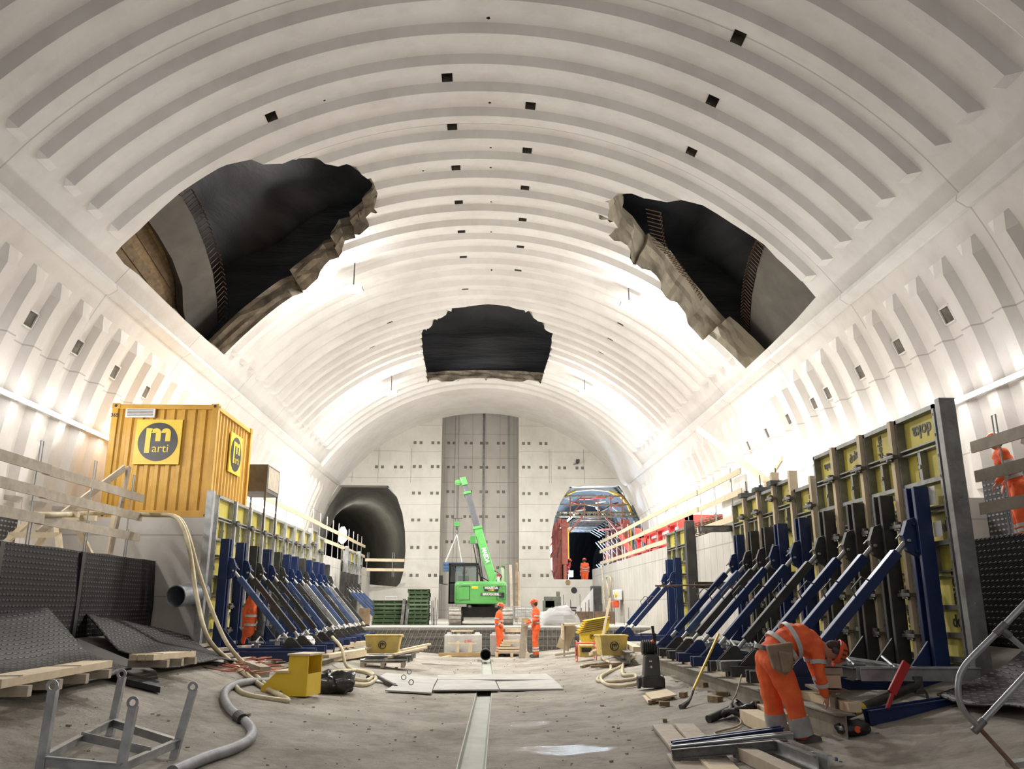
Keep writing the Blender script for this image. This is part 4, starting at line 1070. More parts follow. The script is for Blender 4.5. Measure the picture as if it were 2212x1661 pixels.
# loose raking boards on the benches
_a, _b = at(1506, 925, X=7.3), at(1657, 1040, X=7.0)
plank(_a, _a + (_b - _a) * ((_a.z - 3.7) / (_a.z - _b.z)), 0.04, 0.2, 'long pale plank propped against the right side wall above the bench', M_wood, up=(0, 1, 0))
plank(at(1690, 990, X=7.2), at(1645, 1062, X=7.0), 0.04, 0.17, 'short pale plank crossing the long propped one on the right', M_wood, up=(0, 1, 0))
plank((7.9, 11.6, 4.1), (8.3, 8.6, 2.8), 0.04, 0.16, 'weathered diagonal brace board behind the near right guardrail', M_woodg)
plank((-7.75, 18.0, 4.6), (-8.15, 15.6, 3.0), 0.05, 0.14, 'diagonal board leaning on the container corner, left', M_woodg)
plank((-7.7, 18.1, 4.65), (-7.8, 17.9, 2.68), 0.05, 0.14, 'upright weathered board in front of the container corner, left', M_woodg)
def trestle_w():
    o = thing('timber_trestle', 'pale timber trestle behind the left guardrail', 'trestle', (-8.0, 15.6, 2.66))
    for (a, b) in (((-8.6, 15.2, 2.66), (-8.2, 15.5, 3.3)), ((-7.5, 15.2, 2.66), (-7.8, 15.5, 3.3)), ((-8.6, 16.4, 2.66), (-8.2, 16.2, 3.3)), ((-7.5, 16.4, 2.66), (-7.8, 16.2, 3.3))):
        mb = MB(); mb.bar(a, b, 0.09, 0.09, up=(0, 1, 0)); mb.build('leg', M_wood, o)
    mb = MB(); mb.bar((-8.7, 15.5, 3.34), (-7.4, 15.5, 3.34), 0.1, 0.1); mb.bar((-8.7, 16.2, 3.34), (-7.4, 16.2, 3.34), 0.1, 0.1); mb.build('beam', M_wood, o)
    mb = MB(); mb.bar((-8.5, 15.3, 2.95), (-7.6, 15.3, 2.95), 0.04, 0.1); mb.build('cross_board', M_wood, o)
trestle_w()
# ================================================================== LAMPS ON THE WALLS AND VAULT
M_lamp = emis('lamp_tube', (1, 0.99, 0.97), 4.5)
M_flood = emis('flood_face', (1, 1, 0.98), 60)
for sg, z, side in ((-1, 5.62, 'left'), (1, 5.5, 'right')):
    for k in range(10):
        y = 12.2 + k * 3.0
        o = thing('strip_lamp', 'glowing strip lamp on the %s side wall, %s in the line' % (side, NTH[k]), 'strip lamp', (sg * 9.15, y, z), 0, 'strip lamps on the %s wall' % side)
        mb = MB(); mb.cyl((sg * 9.03, y + 0.01, z), (sg * 9.03, y + 2.99, z), 0.045, 8); mb.build('tube', M_lamp, o)
        mb = MB(); mb.bb(sg * 9.08, sg * 9.13, y, y + 2.98, z - 0.03, z + 0.06); mb.build('housing', M_white, o)
FN = ['near left floodlight hanging from the vault', 'far left floodlight hanging from the vault', 'near right floodlight hanging from the vault', 'far right floodlight hanging from the vault']
for i, f in enumerate(FLOODS):
    o = thing('floodlight', FN[i], 'floodlight', f, 0, None)
    mb = MB(); mb.bb(f[0] - 0.28, f[0] + 0.28, f[1] - 0.05, f[1] + 0.35, f[2] + 0.02, f[2] + 0.12); mb.build('housing', M_galv, o)
    mb = MB(); mb.bb(f[0] - 0.25, f[0] + 0.25, f[1] - 0.09, f[1] + 0.3, f[2] - 0.03, f[2] + 0.015); mb.build('lamp_face', M_flood, o)
    zt = ZC + math.sqrt(R0 ** 2 - f[0] ** 2)
    mb = MB(); mb.cyl((f[0], f[1] + 0.15, f[2] + 0.1), (f[0], f[1] + 0.15, zt + 0.15), 0.02, 6); mb.build('hanger', M_steel, o)
o = thing('site_lamp', 'upright glowing balloon lamp on the left bench before the tunnel mouth', 'lamp', (-6.8, 41.0, 3.66))
mb = MB(); mb.cyl((-6.8, 41, 3.66), (-6.8, 41, 4.6), 0.03, 8); mb.build('pole', M_steel, o)
mb = MB(); mb.tube([(-6.8, 41, 4.6), (-6.8, 41, 4.75), (-6.8, 41, 5.2), (-6.8, 41, 5.4)], [0.06, 0.2, 0.2, 0.08], 12); mb.build('lamp_body', emis('lamp_body_glow', (1, 0.99, 0.9), 6), o, smooth=True)

# ================================================================== CRAWLER CRANE
def crane():
    cx, cy, z0 = -0.02, 35.3, 0.95
    o = thing('crawler_crane', 'bright green crawler crane with telescopic boom on the concrete platform', 'crane', (cx, cy, z0))
    P = lambda x, y, z: (cx + x, cy + y, z0 + z)
    for sx in (-1, 1):
        mb = MB(); w0, w1 = 0.78, 1.25; N_ = 40; L, r = 1.35, 0.40
        # racetrack outline with raised shoes
        pts = []
        def path(s):
            per = 4 * L + 2 * PI * r; s = s % per
            if s < 2 * L: return (-L + s, 2 * r, 0, 1)
            s -= 2 * L
            if s < PI * r: a = s / r; return (L + r * math.sin(a), r + r * math.cos(a), math.sin(a), math.cos(a))
            s -= PI * r
            if s < 2 * L: return (L - s, 0, 0, -1)
            s -= 2 * L; a = s / r
            return (-L - r * math.sin(a), r - r * math.cos(a), -math.sin(a), -math.cos(a))
        per = 4 * L + 2 * PI * r; n = 44
        for k in range(n):
            s = per * k / n; y, z, ny, nz = path(s); y2, z2, _, _ = path(s + per / n * 0.86)
            a, b = sorted((sx * w0, sx * w1))
            q = [(y, z), (y2, z2)]; m = 0.05
            vs = []
            for xx in (a, b):
                vs += [P(xx, y, z), P(xx, y2, z2), P(xx, y2 + ny * m, z2 + nz * m), P(xx, y + ny * m, z + nz * m)]
            mb.add(vs, [(0, 1, 2, 3), (7, 6, 5, 4), (0, 4, 5, 1), (1, 5, 6, 2), (2, 6, 7, 3), (3, 7, 4, 0)])
        ins = [(path(per * k / 32)[0] * 0.985, path(per * k / 32)[1]) for k in range(32)]
        a, b = sorted((sx * (w0 + 0.03), sx * (w1 - 0.03)))
        mb.add([P(a, y, z) for y, z in ins] + [P(b, y, z) for y, z in ins], [tuple(range(32))[::-1], tuple(range(32, 64))] + [(k, (k + 1) % 32, 32 + (k + 1) % 32, 32 + k) for k in range(32)])
        t = mb.build('track', mat('track_steel', (0.50, 0.47, 0.41), (0.30, 0.28, 0.24), 6, 0.6, 0.3), o)
        mb = MB()
        for k in (-1, 1): mb.cyl(P(sx * (w0 - 0.04), k * L, r + 0.02), P(sx * (w1 + 0.02), k * L, r + 0.02), 0.3, 16)
        mb.build('sprocket', M_steel, t)
    mb = MB(); mb.bb(cx - 0.8, cx + 0.8, cy - 0.9, cy + 0.9, z0 + 0.35, z0 + 0.85); mb.cyl(P(0, 0, 0.8), P(0, 0, 1.0), 0.6, 24); mb.build('undercarriage', M_black, o)
    # house / counterweight with rounded plan
    mb = MB(); prof = []
    for k in range(13):
        a = PI + PI * k / 12; prof.append((-0.02 + 1.0 * math.copysign(abs(math.cos(a)) ** 0.35, math.cos(a)) * 1.06, -0.75 + 0.75 * -abs(math.sin(a)) ** 0.5))
    poly = prof + [(1.04, 1.3), (-0.3, 1.3), (-0.3, -0.2), (-1.08, -0.2)]
    def lvl(z, s): return [P(x * s, (y + 0.3) * s - 0.3, z) for x, y in poly]
    n = len(poly); rings = [(0.98, 0.95), (1.02, 0.99), (1.15, 1.0), (1.9, 1.0), (2.0, 0.985), (2.05, 0.94)]
    vs = [v for z, s in rings for v in lvl(z, s)]
    mb.add(vs, [(j * n + i, j * n + (i + 1) % n, (j + 1) * n + (i + 1) % n, (j + 1) * n + i) for j in range(len(rings) - 1) for i in range(n)] + [tuple(range(n))[::-1], tuple((len(rings) - 1) * n + i for i in range(n))])
    hb = mb.build('counterweight', M_green, o, smooth=True)
    yb = -1.5 - 0.012
    mb = MB()     # door outlines
    for (x0, x1) in ((-1.0, -0.45), (0.62, 0.98)):
        for (a, b, c, d) in ((x0, x1, 1.82, 1.835), (x0, x1, 1.17, 1.185), (x0, x0 + 0.015, 1.17, 1.83), (x1 - 0.015, x1, 1.17, 1.83)):
            mb.bb(cx + a, cx + b, cy - 1.49, cy - 1.45 - 0.06, z0 + c, z0 + d)
    mb.build('door_seam', M_black, hb)
    mb = MB(); mb.bb(cx - 0.38, cx - 0.12, cy - 1.51, cy - 1.49, z0 + 1.7, z0 + 1.82); mb.build('warning_label', M_yel, hb)
    mb = MB(); mb.prism([(cx + 0.08, z0 + 1.80), (cx + 0.74, z0 + 1.80), (cx + 0.68, z0 + 1.58), (cx + 0.14, z0 + 1.58)], 1, cy - 1.52, cy - 1.495); nm = mb.build('name_plate', M_black, hb)
    text_mesh('MAEDA', 0.17, 'lettering', M_white, nm, P(0.41, -1.528, 1.73), (1, 0, 0), (0, 0, 1), 0.003, 0.008, xs=0.95)
    text_mesh('CC985', 0.08, 'lettering', M_yel, nm, P(0.41, -1.528, 1.62), (1, 0, 0), (0, 0, 1), 0.003, 0.004)
    mb = MB(); mb.bb(cx - 0.02, cx + 0.8, cy - 1.51, cy - 1.495, z0 + 1.36, z0 + 1.50); np_ = mb.build('owner_plate', M_steel, hb)
    text_mesh('BR\u00dcGGER', 0.14, 'lettering', M_white, np_, P(0.39, -1.52, 1.43), (1, 0, 0), (0, 0, 1), 0.003, 0.006, xs=1.05)
    mb = MB(); mb.bb(cx + 0.72, cx + 0.93, cy - 1.505, cy - 1.49, z0 + 1.28, z0 + 1.52); mb.build('vent', M_black, hb)
    # rear lift lugs / rollers
    for lx_ in (-0.45, 0.62): mb = MB(); mb.blob(P(lx_, -1.35, 0.86), 0.09, 10, 8); mb.build('lug', M_steel, o, smooth=True)
    # cab
    mb = MB(); X0, X1, Y0, Y1, Z0, Z1 = -1.32, -0.12, -0.95, 0.85, 1.0, 2.9
    t = 0.08
    for x in (X0, X1 - t):
        for y in (Y0, Y1 - t): mb.bb(cx + x, cx + x + t, cy + y, cy + y + t, z0 + Z0, z0 + Z1)
    for z in (Z0, 1.95, Z1 - t):
        for y in (Y0, Y1 - t): mb.bb(cx + X0, cx + X1, cy + y, cy + y + t, z0 + z, z0 + z + t)
        for x in (X0, X1 - t): mb.bb(cx + x, cx + x + t, cy + Y0, cy + Y1, z0 + z, z0 + z + t)
    mb.bb(cx + X0 - 0.02, cx + X1 + 0.02, cy + Y0 - 0.02, cy + Y1 + 0.02, z0 + Z1, z0 + Z1 + 0.06)
    mb.bb(cx + X0 + 0.02, cx - 1.05, cy + Y0 + 0.0, cy + Y0 + 0.05, z0 + Z0, z0 + Z1 - 0.1)
    mb.bb(cx - 0.72, cx - 0.66, cy + Y0 + 0.01, cy + Y0 + 0.05, z0 + 1.95, z0 + Z1)
    cb = mb.build('cab_frame', M_black, o, bevel=0.015)
    mb = MB(); mb.bb(cx - 1.02, cx + X1 - 0.09, cy + Y0 + 0.03, cy + Y0 + 0.035, z0 + 2.04, z0 + 2.8); mb.build('rear_window', M_glass, cb)
    mb = MB(); mb.bb(cx + X0 + 0.03, cx + X0 + 0.035, cy + Y0 + 0.1, cy + Y1 - 0.1, z0 + 1.1, z0 + 2.8); mb.build('side_window', M_glass, cb)
    mb = MB(); mb.bb(cx + X0 + 0.1, cx + X1 - 0.1, cy + Y1 - 0.05, cy + Y1 - 0.045, z0 + 1.1, z0 + 2.8); mb.build('front_window', M_glass, cb)
    mb = MB(); mb.bb(cx - 0.95, cx - 0.5, cy - 0.5, cy - 0.4, z0 + 1.4, z0 + 2.35); mb.bb(cx - 0.95, cx - 0.5, cy - 0.5, cy, z0 + 1.3, z0 + 1.45); mb.build('seat', M_black, cb)
    mb = MB(); mb.tube([P(-1.35, -0.9, 1.9), P(-1.6, -0.95, 1.95), P(-1.62, -0.95, 2.1)], 0.02, 6); mb.bb(cx - 1.7, cx - 1.55, cy - 0.98, cy - 0.93, z0 + 1.95, z0 + 2.35); mb.build('mirror', M_black, cb)
    # handrail and exhaust on the right
    mb = MB(); mb.tube([P(0.45, -0.9, 2.0), P(0.62, -0.9, 2.5), P(0.85, -0.9, 2.85), P(1.1, -0.9, 2.95)], 0.02, 6); mb.tube([P(1.0, -0.9, 2.0), P(1.0, -0.9, 2.7)], 0.02, 6); mb.build('handrail', M_green, o)
    mb = MB(); mb.tube([P(0.86, -0.6, 2.0), P(0.86, -0.6, 2.75)], 0.06, 12); mb.build('exhaust_pipe', mat('pale_green', (0.6, 0.68, 0.5), (0.5, 0.6, 0.4), 4), o)
    mb = MB(); mb.cyl(P(0.7, -0.8, 2.03), P(0.7, -0.8, 2.3), 0.06, 12); mb.build('beacon', M_white, o)
    mb = MB(); mb.cyl(P(0.7, -0.8, 2.3), P(0.7, -0.8, 2.42), 0.055, 12); mb.build('beacon_cap', M_red, o)
    # boom: from house up and to the left
    b0 = Vector(P(0.52, 0.3, 2.0)); b1 = Vector(P(-0.86, 2.6, 7.75)); d = (b1 - b0); u = d.normalized()
    side = Vector((0, 1, 0))
    mb = MB(); mb.bar(b0 - u * 0.1, b0 + d * 0.50, 0.36, 0.42, up=side); mb.build('boom_base', M_green, o, bevel=0.03)
    mb = MB(); mb.bar(b0 + d * 0.5, b0 + d * 0.84, 0.28, 0.34, up=side); mb.bar(b0 + d * 0.84, b0 + d * 0.95, 0.22, 0.28, up=side); mb.build('boom_extension', mat('boom_grey', (0.12, 0.12, 0.13), (0.09, 0.09, 0.10), 4, 0.4), o, bevel=0.02)
    mb = MB(); mb.bar(b0 + d * 0.485, b0 + d * 0.51, 0.42, 0.48, up=side); mb.bar(b0 + d * 0.835, b0 + d * 0.86, 0.34, 0.4, up=side); mb.build('boom_collar', M_green, o, bevel=0.02)
    hd = b0 + d * 0.97
    mb = MB(); mb.bar(b0 + d * 0.93, b1 + u * 0.05, 0.26, 0.36, up=side); mb.cyl(hd + Vector((-0.28, -0.1, -0.02)), hd + Vector((-0.28, 0.1, -0.02)), 0.16, 16); mb.bar(hd, hd + Vector((-0.4, 0, 0.02)), 0.2, 0.22, up=side)
    mb.build('boom_head', M_green, o, bevel=0.015)
    # lift cylinder, hoses, text on boom
    mb = MB(); mb.cyl(P(0.05, 0.5, 1.9), b0 + d * 0.36 + Vector((-0.22, 0, 0)), 0.07, 12); mb.build('lift_cylinder', M_steel, o, smooth=True)
    mb = MB(); q = b0 + d * 0.42
    mb.box(q + Vector((-0.32, -0.2, -0.15)), (0.26, 0.3, 0.42)); mb.build('winch_box', M_green, o, bevel=0.02)
    mb = MB(); mb.tube(smooth_path([q + Vector((-0.3, -0.3, -0.4)), q + Vector((-0.18, -0.3, -1.1)), q + Vector((-0.05, -0.3, -1.9)), P(0.3, -0.3, 2.1)]), 0.025, 6)
    for k in range(3): mb.tube(smooth_path([P(0.62 + 0.05 * k, -0.7, 2.05), P(0.72 + 0.05 * k, -0.8, 2.45 - 0.05 * k), P(0.55, -0.4, 2.6)]), 0.02, 6)
    mb.build('hydraulic_hose', M_black, o)
    text_mesh('MAEDA', 0.26, 'lettering', M_white, o, b0 + d * 0.25 + Vector((0.0, -0.26, 0)), -u, Vector((-u.z, 0, u.x)) * -1, 0.003, 0.01)
    # rope and hook block
    hx = cx - 1.2 - 0.12
    hk = Vector((hd.x - 0.30, hd.y, z0 + 5.25))
    mb = MB()
    for k in (-0.03, 0.03): mb.cyl((hk.x + k, hk.y, hd.z), (hk.x + k, hk.y, hk.z + 0.3), 0.009, 5)
    mb.build('hoist_rope', M_black, o)
    mb = MB(); mb.bb(hk.x - 0.14, hk.x + 0.14, hk.y - 0.06, hk.y + 0.06, hk.z - 0.12, hk.z + 0.12); hb2 = mb.build('hook_block', M_green, o, bevel=0.02)
    mb = MB(); mb.bb(hk.x - 0.24, hk.x + 0.24, hk.y - 0.03, hk.y + 0.03, hk.z + 0.3, hk.z + 0.34)
    for k in (-0.08, 0.08): mb.cyl((hk.x + k, hk.y, hk.z + 0.3), (hk.x + k, hk.y, hk.z + 0.12), 0.02, 6)
    mb.bb(hk.x - 0.06, hk.x + 0.06, hk.y - 0.04, hk.y + 0.04, hk.z - 0.3, hk.z - 0.12)
    mb.tube(smooth_path([hk + Vector((0, 0, -0.28)), hk + Vector((0.07, 0, -0.38)), hk + Vector((0.02, 0, -0.48)), hk + Vector((-0.07, 0, -0.42))]), 0.02, 6)
    mb.build('hook', M_steel, hb2)
    o.scale = (1, 1, 0.82); hk = Vector((hk.x, hk.y, z0 + (hk.z - z0) * 0.82))
    # slung load: bundle of blue steel beams in front of cab
    L = thing('sling_load', 'blue steel bundle hanging in pale slings beside the crane cab', 'load', (hk.x, hk.y - 1.5, z0 + 2.3))
    lx, ly, lz = hk.x - 0.12, hk.y, z0 + 2.22
    mb = MB()
    for j in range(3):
        for k in range(3): mb.bb(lx - 0.45, lx + 0.5, ly - 0.45 + j * 0.3, ly - 0.2 + j * 0.3, lz + k * 0.13, lz + k * 0.13 + 0.11)
    mb.build('beam_bundle', mat('mid_blue_paint', (0.06, 0.14, 0.32), (0.10, 0.2, 0.4), 3, 0.4), L)
    mb = MB()
    for (x, y) in ((-0.36, -0.4), (0.36, -0.4), (-0.36, 0.4), (0.36, 0.4)):
        mb.tube([hk + Vector((0, 0, -0.46)), (lx + x, ly + y, lz + 0.42), (lx + x, ly + y, lz - 0.02)], 0.014, 5)
    mb.build('sling', mat('sling_white', (0.7, 0.74, 0.62), (0.6, 0.65, 0.5), 4), L)
crane()

# ================================================================== PEOPLE
def remesh_obj(mb, name, m, parent, voxel=0.016, sm=6, fac=0.6, disp=0.0, dscale=0.12):
    o = mb.build(name, m, parent)
    r = o.modifiers.new('remesh', 'REMESH'); r.mode = 'VOXEL'; r.voxel_size = voxel; r.use_smooth_shade = True
    s = o.modifiers.new('smooth', 'SMOOTH'); s.iterations = sm; s.factor = fac
    if disp:
        t = bpy.data.textures.new('folds', 'CLOUDS'); t.noise_scale = dscale; t.noise_depth = 1
        d = o.modifiers.new('folds', 'DISPLACE'); d.texture = t; d.strength = disp; d.mid_level = 0.5; d.texture_coords = 'LOCAL'
    return o
def limb(mb, pts, rs, n=12):
    mb.tube(pts, rs, n)
    for p, r in zip(pts, rs): mb.blob(p, r * 1.0, 10, 7)
def hand(mb, wrist, dirv, palmn, s=1.0, curl=0.5, thumb_side=1):
    """palm, four unequal bent fingers and a thumb leaving the palm's side"""
    w_ = Vector(wrist); d = Vector(dirv).normalized(); n = Vector(palmn); n = (n - d * n.dot(d)).normalized(); a = d.cross(n) * thumb_side
    c = w_ + d * 0.05 * s
    R = Matrix((d, a, n)).transposed()
    mb.blob(c, (0.058 * s, 0.043 * s, 0.018 * s), 10, 8, R=R)
    for k, (off, L) in enumerate(((0.030, 0.072), (0.010, 0.080), (-0.011, 0.074), (-0.031, 0.058))):
        p = w_ + d * 0.088 * s + a * off * s; dd = d.copy(); pts = [p - d * 0.03 * s, p]
        for j, f in enumerate((0.42, 0.33, 0.25)):
            ang = curl * (0.6 + 0.5 * j) * 0.8
            dd = (dd * math.cos(ang) + n * math.sin(ang)).normalized(); p = p + dd * L * f * s; pts.append(p)
        mb.tube(pts, [0.0095 * s, 0.0095 * s, 0.009 * s, 0.008 * s, 0.006 * s], 8); mb.blob(pts[-1], 0.0065 * s, 6, 5)
    p = w_ + d * 0.03 * s + a * 0.034 * s; q = p + (d * 0.6 + a * 0.7 + n * 0.25).normalized() * 0.036 * s; r = q + (d * 0.85 + a * 0.25 + n * 0.45).normalized() * 0.03 * s
    mb.tube([p - a * 0.012 * s, q, r], [0.012 * s, 0.010 * s, 0.007 * s], 8); mb.blob(r, 0.0075 * s, 6, 5)
def band(c, d, rx, ry, hh, name, parent, sidev=None, m=None):
    """reflective band hugging a limb or the torso"""
    c = Vector(c); d = Vector(d).normalized(); s = Vector(sidev or (1, 0, 0)); s = (s - d * s.dot(d)).normalized(); q = d.cross(s)
    mb = MB(); n = 20; vs = []
    for t in (-hh / 2, hh / 2):
        for r in (1.0, 1.06):
            for k in range(n): a = 2 * PI * k / n; vs.append(c + d * t + s * (rx * r * math.cos(a)) + q * (ry * r * math.sin(a)))
    fs = []
    for k in range(n):
        k2 = (k + 1) % n
        fs += [(k, k2, n + k2, n + k), (2 * n + k, 3 * n + k, 3 * n + k2, 2 * n + k2), (n + k, n + k2, 3 * n + k2, 3 * n + k), (k, 2 * n + k, 2 * n + k2, k2)]
    mb.add(vs, fs); return mb.build(name, m or M_refl, parent, smooth=True)
def person(label, loc, J, face, helmet=True, vox=0.02, jacket=M_oran, trous=M_oran, cuff=True, hands=True, curl=0.6, group=None, belt=False, sleeves=True, torso_r=(0.165, 0.12), palm=(0, 0, -1), lower=True, leg_k=1.0):
    """J: joints in local coordinates. face = look direction"""
    o = thing('person', label, 'person', loc, 0, group); V = lambda k: Vector(J[k]); F = Vector(face).normalized()
    off = Vector(loc)
    W = lambda p: Vector(p) + off
    sh = (V('sl') + V('sr')) / 2; hp = (V('hl') + V('hr')) / 2
    ax = (V('sl') - V('sr')).normalized(); up = (sh - hp).normalized(); fr = ax.cross(up).normalized()
    if fr.dot(F) < 0: fr = -fr
    # bare body, one surface
    mb = MB()
    def torso(mb, k, low=0.0, top=1.0):
        pts = []; T = [(0.0, 1.0), (0.18, 0.95), (0.4, 0.9), (0.62, 1.0), (0.82, 1.06), (0.96, 0.9)]
        R = Matrix((ax, fr, up)).transposed()
        bend = V('mid') if 'mid' in J else (sh + hp) / 2
        for t, w in T:
            if t < low or t > top: continue
            c = hp * (1 - t) ** 2 + bend * 2 * t * (1 - t) + sh * t * t
            mb.blob(W(c), (torso_r[0] * w * k, torso_r[1] * w * k * (1.0 if t > 0.3 else 1.08), 0.13), 12, 8, R=R)
    torso(mb, 0.9)
    nk = V('neck'); hd = V('head')
    limb(mb, [W(sh - up * 0.02), W(nk)], [0.065, 0.055])
    hu = (hd - nk).normalized(); hf = (F - hu * F.dot(hu)).normalized(); hs = hf.cross(hu)
    RH = Matrix((hs, hf, hu)).transposed()
    H = lambda x, y, z: W(hd) + RH @ Vector((x, y, z))
    mb.blob(H(0, 0, 0.01), (0.078, 0.095, 0.112), 14, 12, R=RH); mb.blob(H(0, 0.035, -0.055), (0.055, 0.062, 0.06), 12, 8, R=RH)
    mb.tube([H(0, 0.085, 0.015), H(0, 0.112, -0.025), H(0, 0.09, -0.035)], [0.011, 0.017, 0.012], 8)
    for s in (-1, 1): mb.blob(H(s * 0.079, -0.005, -0.01), (0.012, 0.02, 0.03), 8, 6, R=RH)
    for s in ('l', 'r'):
        limb(mb, [W(V('s' + s)), W(V('e' + s)), W(V('w' + s))], [0.052, 0.042, 0.028])
        if lower: limb(mb, [W(V('h' + s)), W(V('k' + s)), W(V('a' + s))], [0.08, 0.055, 0.04])
    if hands:
        for s in ('l', 'r'):
            wr = V('w' + s); d = (wr - V('e' + s)).normalized()
            if ('hd' + s) in J: d = Vector(J['hd' + s]).normalized()
            hand(mb, W(wr), d, palm, 1.0, curl, 1 if s == 'l' else -1)
    body = remesh_obj(mb, 'body', M_skin, o, min(vox, 0.009) if hands and vox < 0.015 else vox * 0.6, 3, 0.4)
    # face details
    mb = MB()
    for s in (-1, 1): mb.blob(H(s * 0.032, 0.088, 0.022), (0.012, 0.006, 0.007), 8, 6, R=RH)
    mb.build('eyes', M_black, body)
    mb = MB(); mb.blob(H(0, 0.094, -0.062), (0.024, 0.006, 0.006), 8, 6, R=RH); mb.build('mouth', mat('lips', (0.40, 0.16, 0.13), (0.35, 0.13, 0.11), 5), body)
    mb = MB(); mb.blob(H(0, -0.03, 0.0), (0.083, 0.085, 0.10), 12, 8, R=RH); mb.build('hair', mat('dark_hair', (0.05, 0.03, 0.02), (0.03, 0.02, 0.015), 20, 0.7), body)
    # trousers
    if lower:
        mb = MB()
        R = Matrix((ax, fr, up)).transposed()
        mb.blob(W(hp), (0.185, 0.15, 0.14), 12, 8, R=R)
        for s in ('l', 'r'):
            A = V('a' + s); K = V('k' + s); Hh = V('h' + s)
            limb(mb, [W(Hh), W(Hh.lerp(K, 0.5)), W(K), W(K.lerp(A, 0.5)), W(A + (K - A).normalized() * 0.05)], [q_ * leg_k for q_ in (0.118, 0.11, 0.092, 0.09, 0.085)])
        remesh_obj(mb, 'trousers', trous, o, vox, 4, 0.5, 0.035, 0.16)
        for s in ('l', 'r'):
            A = V('a' + s); K = V('k' + s); d = K - A
            if cuff == 'grey':
                mb = MB(); mb.tube([W(A - d * 0.02), W(A + d * 0.28), W(A + d * 0.5)], [0.10 * leg_k, 0.098 * leg_k, 0.096 * leg_k], 14); mb.build('trouser_cuff', M_grtrs, o, smooth=True)
            else:
                band(W(A + d * 0.3), d, 0.092, 0.092, 0.055, 'reflective_band', o); band(W(A + d * 0.5), d, 0.090, 0.090, 0.055, 'reflective_band', o)
            t = Vector(J.get('t' + s, (F.x * 0.2, F.y * 0.2, 0))); fd = Vector((t.x, t.y, 0)).normalized() if 't' + s in J else Vector((F.x, F.y, 0)).normalized()
            sl = fd.cross(Vector((0, 0, 1))); RB = Matrix((fd, sl, Vector((0, 0, 1)))).transposed(); c = W(A)
            mb = MB(); mb.blob(c + fd * 0.06 + Vector((0, 0, -0.04)), (0.145, 0.052, 0.055), 12, 8, R=RB); mb.blob(c + fd * -0.02 + Vector((0, 0, 0.02)), (0.06, 0.055, 0.09), 10, 8)
            mb.box(c + fd * 0.06 + Vector((0, 0, -0.078)), (0.28, 0.095, 0.028), R=RB)
            remesh_obj(mb, 'boot', M_boot, o, 0.012, 2, 0.4)
    # jacket
    mb = MB(); torso(mb, 1.14, 0.0, 1.0)
    R = Matrix((ax, fr, up)).transposed()
    mb.blob(W(hp + up * 0.03), (0.19, 0.155, 0.12), 12, 8, R=R)
    for s in ('l', 'r'):
        S, E_, W_ = V('s' + s), V('e' + s), V('w' + s)
        limb(mb, [W(sh.lerp(S, 0.6)), W(S), W(S.lerp(E_, 0.5)), W(E_), W(E_.lerp(W_, 0.5)), W(E_.lerp(W_, 0.93 if sleeves else 0.3))], [0.09, 0.085, 0.075, 0.062, 0.056, 0.048])
    limb(mb, [W(sh), W(sh + (nk - sh) * 0.55)], [0.09, 0.075])
    jk = remesh_obj(mb, 'jacket', jacket, o, vox, 4, 0.5, 0.03, 0.14)
    bend = V('mid') if 'mid' in J else (sh + hp) / 2
    for t in (0.28, 0.52):
        c = hp * (1 - t) ** 2 + bend * 2 * t * (1 - t) + sh * t * t; dirn = ((bend - hp) * (1 - t) + (sh - bend) * t).normalized()
        band(W(c), dirn, 0.184 * torso_r[0] / 0.165, 0.142 * torso_r[1] / 0.12, 0.05, 'reflective_band', jk, ax)
    for s in ('l', 'r'):
        S, E_, W_ = V('s' + s), V('e' + s), V('w' + s)
        band(W(E_.lerp(W_, 0.45)), W_ - E_, 0.068, 0.068, 0.045, 'reflective_band', jk); band(W(S.lerp(E_, 0.6)), E_ - S, 0.08, 0.08, 0.045, 'reflective_band', jk)
    if helmet:
        mb = MB(); n = 18; mrings = []
        for i in range(8):
            a = PI / 2 * i / 7; mrings.append((math.cos(a), math.sin(a)))
        vs = [H(0.118 * c * math.cos(2 * PI * k / n), -0.008 + 0.138 * c * math.sin(2 * PI * k / n), 0.035 + 0.125 * z) for c, z in mrings for k in range(n)]
        vs2 = [H(0.106 * c * math.cos(2 * PI * k / n), -0.008 + 0.126 * c * math.sin(2 * PI * k / n), 0.03 + 0.113 * z) for c, z in mrings for k in range(n)]
        m8 = 8 * n; fs = [(j * n + k, j * n + (k + 1) % n, (j + 1) * n + (k + 1) % n, (j + 1) * n + k) for j in range(7) for k in range(n)]
        fs += [(m8 + a, m8 + d, m8 + c, m8 + b) for a, b, c, d in fs] + [(k, (k + 1) % n, m8 + (k + 1) % n, m8 + k) for k in range(n)]
        mb.add(vs + vs2, fs); mb.blob(H(0, 0.135, 0.05), (0.075, 0.035, 0.010), 12, 6, R=RH)
        hm = mb.build('helmet', M_helm, o, smooth=True)
        mb = MB()
        for s in (-1, 1):
            for q in (-0.05, 0.0, 0.05): mb.box(H(s * 0.112, q, 0.085 + 0.01), (0.012, 0.02, 0.045), R=RH)
        mb.build('vent_slots', M_black, hm)
        mb = MB()
        for s in (-1, 1): mb.blob(H(s * 0.105, -0.005, -0.005), (0.028, 0.035, 0.042), 10, 8, R=RH)
        mb.build('ear_muffs', M_dark, hm)
    return o
